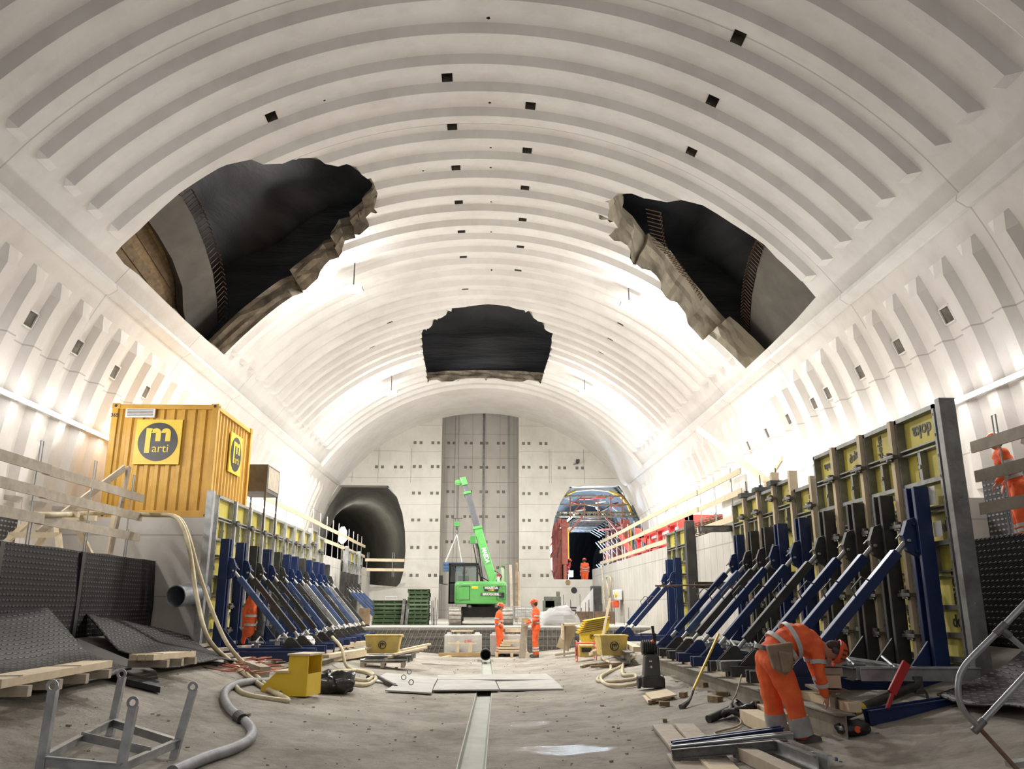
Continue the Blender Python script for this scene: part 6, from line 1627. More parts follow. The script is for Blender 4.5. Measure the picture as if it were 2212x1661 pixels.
stick((-1.45, 29.7, 0.08), (0.05, 29.75, 0.08), 'brown squared timber in front of the left concrete block', 0.14, 0.12, mat('honey_timber', (0.45, 0.32, 0.14), (0.36, 0.25, 0.12), 4, 0.7))
stick((-1.15, 29.75, 0.44), (-0.15, 29.75, 0.44), 'thin pale batten across the left timber pair', 0.05, 0.05)
stick((-0.8, 29.78, 0.15), (-0.8, 29.78, 0.52), 'upright pale post in front of the left block', 0.1, 0.1); stick((-0.37, 29.78, 0.15), (-0.37, 29.78, 0.42), 'shorter upright pale post in front of the left block', 0.12, 0.12)
pallet((1.05, 29.75, 0.02), 1.15, 0.7, 'pallet with timber in front of the right concrete block', M_wood)
for i, (z, x0, x1) in enumerate(((0.2, 0.6, 1.58), (0.3, 0.6, 1.56), (0.39, 0.65, 1.0), (0.47, 0.7, 1.1), (0.52, 0.75, 1.3))):
    stick((x0, 29.7, z), (x1, 29.72, z), 'pale timber in the stack before the right concrete block, %s from the bottom' % ['first', 'second', 'third', 'fourth', 'fifth'][i], 0.3, 0.07)
stick((-1.25, 28.6, 0.05), (-1.05, 29.2, 0.05), 'short pale offcut on the floor left of the blocks', 0.14, 0.06)
# ---- rebar mesh along the front of the platform
M_rustl = mat('pale_rebar', (0.30, 0.28, 0.25), (0.2, 0.18, 0.16), 6, 0.7, 0.2)
def mesh_front():
    o = thing('rebar_mesh', 'dark crooked reinforcement mesh fixed along the platform front', 'reinforcement mesh', (0, 31.25, 0.4))
    mb = MB()
    mb.add([(-6.2 + 12.4 * i / 20, 31.26, fz(-6.2 + 12.4 * i / 20) + 0.0) for i in range(21)] + [(-6.2 + 12.4 * i / 20, 31.26, 0.9) for i in range(21)], [(i, i + 1, 22 + i, 21 + i) for i in range(20)])
    mb.build('backing_sheet', mat('dark_fleece', (0.12, 0.115, 0.10), (0.17, 0.16, 0.14), 8, 0.9, coord='World'), o)
    mb = MB()
    for k in range(75):
        x = -5.9 + k * 0.16; lean = 0.28 if x < 0 else 0.02; zb = fz(x - lean) + 0.03
        if abs(x) < 5.9: mb.cyl((x - lean, 31.2, zb), (x, 31.22, 0.9), 0.014, 5)
    for z in (0.86, 0.6, 0.3): 
        n = 20; L = 6.0 if z > 0.5 else (5.2 if z > 0.4 else 3.3)
        mb.tube([(-L + 2 * L * i / n, 31.2, z) for i in range(n + 1)], 0.01, 5)
    mb.build('bars', M_rustl, o)
mesh_front()
# starter bars, stacked panels and goods on the platform
random.seed(9)
for g0, x0, x1, ct, lab in ((33.0, -2.1, -1.75, 7, 'left of the crane'), (33.2, 3.0, 5.9, 26, 'right of the wrapped bundle')):
    for k in range(ct):
        x = x0 + (x1 - x0) * k / ct; mb = MB(); y = g0 + random.random() * 3; mb.cyl((x, y, 0.95), (x + random.uniform(-.03, .03), y, 0.95 + random.uniform(0.6, 1.25)), 0.012, 5)
        tag(mb.build('starter_bar', M_steel), 'thin upright starter bar on the platform %s' % lab, 'starter bar', 'starter bars on the platform %s' % lab)
def stack(x0, x1, y0, y1, z0, n, h, label, m=M_greend, each='green formwork panel'):
    for k in range(n):
        j = (k * 37 % 5 - 2) * 0.012; mb = MB(); z = z0 + k * h
        mb.bb(x0 + j, x1 + j, y0, y1, z + 0.004, z + h * 0.34); mb.bb(x0 + j, x1 + j, y0, y1, z + h * 0.72, z + h - 0.008)
        for q in range(4): xx = x0 + j + (x1 - x0 - 0.06) * q / 3; mb.bb(xx, xx + 0.06, y0 + 0.02, y1 - 0.02, z + 0.01, z + h - 0.01)
        mb.bb(x0 + j + 0.05, x1 + j - 0.05, y0 + 0.08, y1 - 0.08, z + 0.02, z + h - 0.012)
        tag(mb.build('formwork_tray', m), label % (ORD_UP[k]), each)
ORD_UP = ['lowest', 'second from the bottom', 'third from the bottom', 'fourth from the bottom', 'fifth from the bottom', 'sixth from the bottom', 'seventh from the bottom', 'eighth from the bottom', 'ninth from the bottom', 'tenth from the bottom', 'eleventh from the bottom', 'twelfth from the bottom', 'topmost']
stack(-4.35, -3.02, 34.4, 35.8, 0.95, 6, 0.16, 'green panel in the lower wide stack by the left bench, %s', each='stacked panel')
stack(-2.95, -2.12, 34.2, 35.4, 0.95, 9, 0.155, 'green panel in the tall narrow stack left of the crane, %s', each='stacked panel')
mb = MB(); mb.bb(-3.9, -3.4, 34.6, 35.0, 1.93, 1.95); mb.tube([(-3.88, 34.6, 1.93), (-3.88, 34.6, 2.05), (-3.42, 34.6, 2.05), (-3.42, 34.6, 1.93)], 0.015, 6); tag(mb.build('lifting_bracket', M_white), 'small white bracket on the wide green stack', 'bracket')
mb = MB(); mb.bb(-4.75, -4.4, 33.4, 34.0, 0.95, 1.6); tag(mb.build('timber_crate', M_woodd), 'brown crate on the platform beside the left bench', 'crate')
for i, (x, h) in enumerate(((-3.15, 1.0), (-2.98, 0.95))):
    mb = MB(); mb.bar((x, 34.1, 0.95), (x + 0.06, 34.3, 0.95 + h), 0.12, 0.06, up=(0, 1, 0)); tag(mb.build('leaning_post', M_steel), '%s short dark post leaning between the green stacks' % ['left', 'right'][i], 'post')
# long timbers leaning in the niche
for i, (x, xt, h) in enumerate(((1.42, 1.36, 2.6), (1.62, 1.66, 2.7), (1.78, 1.74, 2.3))):
    mb = MB(); mb.bar((x, 39.5, 0.95), (xt, 40.0, 0.95 + h), 0.13, 0.07, up=(0, 1, 0)); tag(mb.build('leaning_timber', M_woodd if i % 2 else M_woodg), '%s of three tall brown timbers leaning behind the crane' % ['leftmost', 'middle', 'rightmost'][i], 'timber')
# IBC-like cage, wrapped bundle, dark machine
o = thing('wire_crate', 'grey wire crate with a yellowish can right of the crane tracks', 'crate', (1.65, 33.6, 0.95)); mb = MB()
for k in range(6): mb.cyl((1.25, 33.3, 1.0 + k * 0.13), (2.05, 33.3, 1.0 + k * 0.13), 0.01, 5); mb.cyl((1.25 + k * 0.16, 33.3, 0.97), (1.25 + k * 0.16, 33.3, 1.68), 0.01, 5)
for x in (1.25, 2.05):
    for y in (33.3, 33.9): mb.cyl((x, y, 0.95), (x, y, 1.68), 0.02, 6)
mb.build('wire_cage', M_galv, o); mb = MB(); mb.bb(1.32, 1.98, 33.4, 33.85, 1.25, 1.6); mb.build('contents', M_galvl, o, bevel=0.02); mb = MB(); mb.cyl((1.72, 33.5, 0.96), (1.72, 33.5, 1.22), 0.15, 14); mb.build('can', M_yeld, o)
crumple((3.05, 33.2, 1.25), (0.75, 0.45, 0.42), 'bundle wrapped in crinkled clear film on the platform right of the workers', M_film, 'wrapped_bundle', 'bundle', 5, 0.3, 26)
mb = MB()
for k in range(7): mb.bb(2.45 + 0.05 * k, 3.6 + 0.02 * k, 33.0 + 0.05 * k, 33.5, 0.98 + k * 0.1, 1.05 + k * 0.1)
tag(mb.build('film_wrapped_goods', M_dark), 'dark stacked steel parts inside the film bundle', 'steel parts')
mb = MB(); mb.bb(2.5, 2.95, 34.2, 34.8, 0.95, 1.9); mb.bb(2.55, 3.2, 34.2, 34.8, 1.6, 2.05); mb.cyl((3.1, 34.4, 2.05), (3.1, 34.4, 2.25), 0.08, 10); tag(mb.build('small_machine', mat('olive_machine', (0.10, 0.11, 0.085), (0.2, 0.2, 0.17), 5), bevel=0.02), 'olive grey machine standing behind the film bundle', 'machine')
mb = MB(); mb.bb(5.25, 5.75, 40.5, 40.9, 0.95, 2.6); tag(mb.build('wheeled_bin', M_dark, bevel=0.04), 'tall dark grey bin against the right bench end', 'bin')
mb = MB()
A = [(4.0, 40.2, 0.95), (5.3, 40.2, 2.5), (5.3, 40.3, 0.95)]; mb.add(A + [(x, y + 0.01, z) for x, y, z in A], [(0, 1, 2), (5, 4, 3), (0, 3, 4, 1), (1, 4, 5, 2), (2, 5, 3, 0)])
tag(mb.build('plastic_sheet', M_film), 'clear plastic sheet stretched down from the dark bin', 'plastic sheet')
for i, (x, y) in enumerate(((4.35, 36.2), (5.25, 36.0))):
    mb = MB(); mb.bb(x - 0.55 + 0.1 * i, x + 0.4, y, y + 0.4, 0.95, 1.45); tag(mb.build('mesh_cage', M_rust), '%s dark rebar mesh cage on the platform at the right' % ['left', 'right'][i], 'rebar cage')
# conduits in the end wall below the right tunnel mouth
for i, (px, py, r) in enumerate(((1240, 1275, 0.17), (1227, 1258, 0.14))):
    q = at(px, py, Y=47.97); mb = MB(); mb.cyl(q, q + Vector((0, 0.25, 0)), r, 18)
    tag(mb.build('duct_opening', M_black if i == 0 else M_woodl), ['round dark duct opening in the end wall below the right tunnel', 'round tan duct opening just below the right tunnel floor'][i], 'duct')
q = at(1248, 996, Y=47.7); mb = MB(); mb.box(q, (0.2, 0.3, 0.18)); mb.bar(q + Vector((-0.25, 0.2, -0.15)), q + Vector((0.05, 0.1, -0.12)), 0.04); tag(mb.build('wall_camera', M_dark), 'small dark camera box on the right part of the end wall', 'camera')

# ================================================================== RIGHT FLOOR CLUTTER
def stacktubs():
    c = atf(1290, 1400, 0)
    for k in range(6):
        z = 0.2 + 0.075 * k; o = tub((c.x + 0.05 * k - 0.15, c.y + 0.4, c.z + z), 0.78, 0.6, 0.34, 'yellow mortar tub nested in the leaning stack at the right, %s' % ORD_UP[k], M_yel, k == 0, 0.1)
        o.rotation_euler = (0.0, -0.16, 0.1)
        ch = [x for x in o.children if x.name.startswith('tub_body')][0]
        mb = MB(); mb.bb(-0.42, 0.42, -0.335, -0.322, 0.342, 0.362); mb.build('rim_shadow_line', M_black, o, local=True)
stacktubs()
c = atf(1320, 1438, 0.0); tub((c.x + 0.05, c.y + 0.2, c.z + 0.25), 0.72, 0.6, 0.46, 'pale yellow mortar tub with a round mark beside the stacked tubs', M_yeld, True, 0.12)
for i in range(6):
    a = atf(1262 + 4 * i, 1413 - 3 * (i % 3), 0.1 + 0.1 * (i // 2)); plank(a + Vector((0, 0, 0)), a + Vector((1.0, 0.35, 0.02)), 0.13, 0.09, 'pale squared timber in the pile under the yellow tubs', M_wood, group='timber pile under the tubs')
for i in range(7):
    a = atf(1255 + 7 * i, 1440 - 2 * (i % 3), 0.04 + 0.05 * (i % 2)); plank(a, a + Vector((0.8 - 0.1 * (i % 3), 0.5 - 0.14 * i, 0.04)), 0.08, 0.05, 'old brown stick in the heap before the orange generator', M_woodd, group='brown sticks by the generator')
def generator():
    c = atf(1268, 1428, 0)
    o = thing('generator', 'small dirty yellow generator in an orange frame', 'generator', tuple(c)); P = lambda x, y, z: c + Vector((x, y, z))
    mb = MB(); mb.box(P(0, 0.2, 0.27), (0.42, 0.3, 0.34)); mb.build('housing', M_yeld, o, bevel=0.04)
    mb = MB()
    for x in (-0.27, 0.27): mb.tube(smooth_path([P(x, 0.0, 0.02), P(x, 0.0, 0.48), P(x, 0.4, 0.48), P(x, 0.4, 0.02), P(x, 0.0, 0.02)], 4), 0.015, 6)
    mb.cyl(P(-0.27, 0, 0.48), P(0.27, 0, 0.48), 0.015); mb.cyl(P(-0.27, 0.4, 0.48), P(0.27, 0.4, 0.48), 0.015); mb.build('tube_frame', M_helm, o)
    mb = MB(); mb.box(P(0, 0.04, 0.3), (0.28, 0.02, 0.12)); mb.build('socket_panel', M_dark, o)
generator()
def cart():
    c = atf(1240, 1418, 0)
    o = thing('wheelbarrow', 'upended wooden barrow with one wheel at the right of the blocks', 'wheelbarrow', tuple(c)); P = lambda x, y, z: c + Vector((x, y, z))
    mb = MB(); n = 24; vs = []
    for k in range(n): 
        a = 2 * PI * k / n
        for (r, x) in ((0.26, -0.05), (0.26, 0.05), (0.17, 0.04), (0.17, -0.04)): vs.append(P(0.12 + x, 0.0 + r * 0.5 * math.cos(a), 0.34 + r * 1.25 * math.sin(a)))
    mb.add(vs, [(4 * k + q, 4 * k + (q + 1) % 4, 4 * ((k + 1) % n) + (q + 1) % 4, 4 * ((k + 1) % n) + q) for k in range(n) for q in range(4)]); mb.build('wheel', M_rub, o, smooth=True)
    mb = MB(); mb.cyl(P(0.05, 0, 0.34), P(0.2, 0, 0.34), 0.14, 14); mb.build('hub', M_galv, o)
    mb = MB(); mb.prism([(c.y - 0.1, c.z + 0.5), (c.y + 0.4, c.z + 0.55), (c.y + 0.3, c.z + 0.95), (c.y - 0.1, c.z + 0.98)], 0, c.x - 0.36, c.x - 0.3); mb.bar(P(-0.33, 0.1, 0.95), P(0.25, 0.1, 0.98), 0.4, 0.04); mb.bar(P(-0.33, 0.3, 0.2), P(-0.05, 0.35, 0.95), 0.05, 0.4, up=(1, 0, 0)); mb.build('tray', M_wood, o)
    mb = MB(); mb.bar(P(-0.6, -0.1, 0.05), P(0.1, -0.05, 0.12), 0.06, 0.06); mb.bar(P(-0.3, 0.1, 0.0), P(-0.25, 0.1, 0.9), 0.05, 0.05, up=(0, 1, 0)); mb.build('handle', M_woodg, o)
cart()
mb = MB(); a = atf(1296, 1405, 0.1); mb.bar(a, at(1318, 1292, Y=a.y + 0.6), 0.07, 0.07, up=(0, 1, 0)); tag(mb.build('leaning_batten', M_wood), 'thin pale batten leaning by the stacked yellow tubs', 'timber')
# board with hoist and orange cover hanging on the right bench wall
o = thing('hanging_hoist', 'white and orange hand machine hanging on the right bench wall', 'tool', (6.15, 38.0, 2.0))
mb = MB(); mb.box((6.1, 38.0, 2.15), (0.3, 0.9, 0.45)); mb.build('housing', M_white, o, bevel=0.05); mb = MB(); mb.box((6.0, 38.1, 1.75), (0.25, 0.7, 0.3)); mb.build('guard', M_helm, o, bevel=0.05)
mb = MB(); mb.cyl((6.0, 37.6, 2.15), (5.93, 37.6, 2.15), 0.12, 12); mb.build('badge', M_yel, o)
# pressure washer
def washer():
    c = atf(1408, 1488, 0.0)
    o = thing('pressure_washer', 'dark grey upright pressure washer with a hose reel', 'pressure washer', tuple(c)); P = lambda x, y, z: c + Vector((x, y, z))
    mb = MB(); mb.prism([(-0.17, 0.1), (0.17, 0.1), (0.14, 0.62), (-0.12, 0.62)], 1, -0.13, 0.13); 
    mb.v = [v + c for v in mb.v]; mb.build('body_shell', mat('washer_grey', (0.075, 0.08, 0.08), (0.055, 0.06, 0.06), 4, 0.45), o, bevel=0.04)
    mb = MB(); mb.prism([(-0.2, 0.03), (0.2, 0.03), (0.19, 0.24), (-0.19, 0.24)], 1, -0.16, 0.14); mb.v = [v + c for v in mb.v]; mb.build('base', M_dark, o, bevel=0.03)
    for s in (-1, 1): mb = MB(); mb.cyl(P(s * 0.2, 0.08, 0.11), P(s * 0.25, 0.08, 0.11), 0.11, 16); mb.build('wheel', M_rub, o)
    mb = MB(); mb.tube([P(-0.13, 0.1, 0.6), P(-0.14, 0.14, 0.98), P(0.14, 0.14, 0.98), P(0.13, 0.1, 0.6)], 0.016, 8); mb.bar(P(0.13, 0.1, 0.6), P(0.1, 0.2, 1.12), 0.05, 0.03, up=(0, 1, 0)); mb.build('handle', M_black, o)
    mb = MB(); mb.cyl(P(-0.16, 0.02, 0.74), P(0.1, 0.02, 0.74), 0.10, 16)
    for k in range(6): mb.tube([P(-0.14 + 0.04 * k, 0.02 + 0.12 * math.cos(a * PI / 8), 0.74 + 0.12 * math.sin(a * PI / 8)) for a in range(16)], 0.018, 6, closed=True)
    mb.build('hose_reel', M_black, o); mb = MB(); mb.box(P(-0.02, -0.14, 0.4), (0.03, 0.01, 0.04)); mb.box(P(-0.03, -0.14, 0.5), (0.05, 0.01, 0.02)); mb.build('decal', M_white, o)
    mb = MB(); mb.cyl(P(0.02, -0.05, 0.83), P(0.06, -0.05, 0.86), 0.03, 8); mb.build('red_knob', M_helm, o)
washer()
# plywood pieces, broom, timbers
for i, (q, l, dz) in enumerate((([(1394, 1496), (1440, 1488), (1462, 1500), (1408, 1510)], 'upper pale plywood offcut in front of the pressure washer', 0.07), ([(1388, 1502), (1430, 1496), (1450, 1506), (1400, 1517)], 'lower pale plywood offcut with a notch by the pressure washer', 0.035))):
    A = [atf(*p_, dz) for p_ in q]; mb = MB(); mb.add(A + [a - Vector((0, 0, 0.025)) for a in A], [(0, 1, 2, 3), (7, 6, 5, 4), (0, 4, 5, 1), (1, 5, 6, 2), (2, 6, 7, 3), (3, 7, 4, 0)]); tag(mb.build('plywood_offcut', M_wood), l, 'plywood')
a = atf(1480, 1528, 0.02); b = at(1552, 1370, Y=a.y + 1.7)
o = thing('shovel', 'shovel with a long yellow handle leaning on the right steel girder', 'shovel', tuple(a))
mb = MB(); d = b - a; mb.cyl(a + d * 0.2, b, 0.022, 10); mb.build('handle', M_yel, o); mb = MB(); mb.tube([a + d * 0.22, a + d * 0.14 + Vector((0, 0, -0.03)), a + d * 0.06, a + Vector((-0.06, 0, 0))], [0.025, 0.022, 0.035, 0.05], 8); mb.build('blade', M_steel, o, smooth=True)
# black hose bundle
o = thing('hose_bundle', 'tangled black hose and machine lance on the floor before the girder', 'hose', tuple(atf(1585, 1540)))
mb = MB(); mb.tube(smooth_path([atf(1530, 1554, 0.05), atf(1570, 1536, 0.09), atf(1600, 1524, 0.12), atf(1632, 1534, 0.08)]), 0.055, 10); mb.build('lance', M_rub, o, smooth=True)
for k in range(4):
    cc = atf(1590 + 6 * k, 1540 - 5 * k, 0.09 + 0.02 * k); mb = MB(); mb.tube([cc + Vector(((0.17 - 0.02 * k) * math.cos(t * PI / 8 + k), (0.2) * math.sin(t * PI / 8 + k), 0.05 * math.sin(t * PI / 4 + k))) for t in range(16)], 0.03, 8, closed=True); mb.build('coil', M_black, o, smooth=True)
hose([at(1602, 1458, Y=12.6), at(1590, 1500, Y=12.2), atf(1575, 1530, 0.1), atf(1600, 1556, 0.05), atf(1590, 1570, 0.03), atf(1545, 1582, 0.02), atf(1548, 1590, 0.02), atf(1515, 1588, 0.02)], 0.012, 'thin tan cable trailing from the right frames over the black hose', mat('tan_cable', (0.4, 0.33, 0.22), (0.3, 0.25, 0.17), 4), 'cable', name='cable')
def pbar(px0, py0, px1, py1, w, h, dz, label, m=None, group=None, cat='timber', name='timber_plank'):
    a = atf(px0, py0, dz + h / 2); b = atf(px1, py1, dz + h / 2); return plank(a, b, w, h, label, m, cat, name, group)
pbar(1618, 1546, 1690, 1580, 0.24, 0.16, 0.0, 'thick pale timber beam in front of the steel girder', M_wood)
pbar(1655, 1532, 1700, 1556, 0.24, 0.14, 0.0, 'thick pale timber lying behind the first before the girder', M_wood)
pbar(1430, 1568, 1500, 1650, 0.26, 0.04, 0.0, 'left weathered board under the steel channels, foreground', M_woodg)
pbar(1478, 1566, 1560, 1655, 0.26, 0.04, 0.0, 'second weathered board under the steel channels, foreground', M_woodg)
pbar(1470, 1632, 1520, 1700, 0.3, 0.04, 0.0, 'broad pale board at the bottom edge, left one', M_woodg)
pbar(1530, 1630, 1600, 1700, 0.3, 0.04, 0.0, 'broad pale board at the bottom edge, middle one', M_wood)
pbar(1600, 1622, 1740, 1690, 0.18, 0.12, 0.0, 'thick weathered beam at the bottom edge right of the boards', M_woodg)
# three steel channels stacked across
for i, (a, b, m, l) in enumerate((((1452, 1612), (1690, 1580), M_blue, 'dark blue steel channel at the back of the foreground stack'), ((1450, 1620), (1712, 1592), M_galv, 'grey steel channel in the middle of the foreground stack'), ((1452, 1628), (1700, 1606), M_steel, 'front steel channel of the foreground stack'))):
    A = atf(*a, 0.15 - 0.02 * i); B = atf(*b, 0.15 - 0.02 * i); waler(A, B, l, m, 0.07, 0.09, cat='steel channel', name='steel_channel')
A = atf(1690, 1612, 0.1); B = atf(1778, 1648, 0.1); waler(A, B, 'grey steel channel pointing to the lower right by the worker', M_galv, 0.1, 0.12, cat='steel channel', name='steel_channel')
# steel girder piece with timbers beside the worker's hands
gx = FW.x + 0.56; gy = FW.y + 0.25
ibeam((gx - 0.02, gy - 0.1, gz + 0.26), (gx + 0.12, gy + 0.7, gz + 0.26), 0.34, 0.5, 'short upright steel girder piece under the bending worker\'s hands', mat('brown_steel', (0.17, 0.12, 0.085), (0.11, 0.08, 0.06), 5, 0.6, 0.2), 0.02)
for i in range(4):
    plank((gx - 0.0, gy - 0.0, gz + 0.62 + 0.1 * i), (gx + 0.12, gy + 0.6, gz + 0.62 + 0.1 * i), 0.26 if i else 0.2, 0.09 if i else 0.16, 'squared timber stacked on the short girder, %s' % ['lowest', 'second', 'third', 'topmost'][i], M_wood if i == 0 else M_woodg)
# red jack and dark tube
a = atf(1800, 1555, 0.1); b = atf(1985, 1478, 0.2)
o = thing('post_jack', 'dark tube with yellow band and red lever parts on the right floor', 'jack', tuple(a))
mb = MB(); mb.cyl(a, b, 0.055, 12); mb.build('tube', M_dark, o, smooth=True)
mb = MB(); d = (b - a); mb.cyl(a + d * 0.22, a + d * 0.34, 0.058, 12); mb.build('yellow_band', M_yel, o)
r0 = at(1958, 1432, Y=(a + d * 0.6).y - 0.2); r1 = at(1915, 1520, Y=(a + d * 0.6).y - 0.4); mb = MB(); mb.bar(r0, r0.lerp(r1, 0.75), 0.1, 0.04, up=(0, 1, 0)); mb.bar(r0.lerp(r1, 0.6) + Vector((0, 0, 0)), r1 + Vector((0, 0, -0.06)), 0.04, 0.04, up=(0, 1, 0)); mb.build('lever', M_red, o, bevel=0.006)
mb = MB(); q = atf(1903, 1548, 0.04); mb.box(q, (0.22, 0.14, 0.02), rz=-0.5); mb.build('foot_plate', M_redo, o)
mb = MB(); q = a + d * 0.98; mb.box(q, (0.1, 0.1, 0.2)); mb.tube(smooth_path([q, q + Vector((0.1, 0, -0.1)), q + Vector((0.1, 0, -0.25))]), 0.015, 6); mb.build('clamp', M_steel, o)
# tool bag, bottle
c = atf(1842, 1572, 0.08); o = crumple(c, (0.17, 0.12, 0.09), 'black tool bag with an orange button on the right floor', M_black, 'tool_bag', 'bag', 8, 0.25)
mb = MB(); mb.cyl(c + Vector((0, -0.13, 0.0)), c + Vector((0, -0.11, 0.0)), 0.035, 12); mb.build('orange_button', M_helm, o)
c = atf(1778, 1640, 0.05); o = thing('water_bottle', 'clear plastic water bottle with blue cap lying at lower right', 'bottle', tuple(c))
mb = MB(); mb.tube([c + Vector((-0.12, 0, 0)), c + Vector((-0.1, 0, 0)), c + Vector((0.06, 0, 0)), c + Vector((0.1, 0, 0)), c + Vector((0.12, 0, 0))], [0.02, 0.042, 0.042, 0.02, 0.016], 12); mb.build('bottle_body', M_film, o, smooth=True)
mb = MB(); mb.cyl(c + Vector((0.115, 0, 0)), c + Vector((0.14, 0, 0)), 0.018, 10); mb.build('cap', M_bluel, o)
# small stones and offcuts
for i, (x, y, s) in enumerate(((1435, 1520, .09), (1408, 1516, .07), (1436, 1556, .06), (1545, 1510, .12), (1560, 1500, .1), (1640, 1520, .1), (1476, 1500, .1), (1520, 1480, .12), (1880, 1400, .05))):
    if y < 1450: continue
    q = atf(x, y, s * 0.4); mb = MB(); mb.box(q, (s * 1.8, s, s * 0.8), rz=i * 0.7); tag(mb.build('timber_offcut', M_woodd, bevel=0.006), 'small brown timber offcut scattered before the right girder', 'offcut', 'offcuts before the right girder')
# tubular aluminium handrail, right foreground
def handrail():
    Y = 6.1; A = lambda x, y, dy=0: at(x, y, Y=Y + dy)
    o = thing('tube_handrail', 'bent aluminium tube handrail at the lower right corner', 'handrail', tuple(A(2115, 1572)))
    m = mat('aluminium_tube', (0.42, 0.43, 0.44), (0.30, 0.31, 0.32), 6, 0.32, 0.7)
    mb = MB(); mb.tube(smooth_path([A(2260, 1255), A(2212, 1306), A(2160, 1360), A(2100, 1420), A(2078, 1448), A(2070, 1475), A(2072, 1510), A(2085, 1540), A(2110, 1566)], 6), 0.022, 12); mb.build('bent_rail', m, o, smooth=True)
    mb = MB(); mb.cyl(A(2112, 1570), A(2270, 1400), 0.022, 12); mb.build('lower_rail', m, o, smooth=True)
    mb = MB(); mb.cyl(A(2162, 1358), A(2240, 1425), 0.02, 12); mb.build('cross_tube', m, o, smooth=True)
    mb = MB(); mb.cyl(A(2115, 1572), A(2200, 1665), 0.016, 10); mb.build('diagonal_tube', M_rust, o, smooth=True)
    mb = MB(); mb.cyl(A(2172, 1348), A(2150, 1370), 0.028, 12); mb.cyl(A(2164, 1360), A(2182, 1374), 0.026, 12); mb.build('clamp_sleeve', M_steel, o, smooth=True); mb = MB(); mb.cyl(A(2125, 1556), A(2104, 1580), 0.028, 12); mb.build('clamp_sleeve', M_steel, o, smooth=True)
    mb = MB(); mb.bar(A(2180, 1652, 0.1), A(2260, 1640, 0.1), 0.1, 0.04); mb.build('foot_plate', M_galv, o)
handrail()

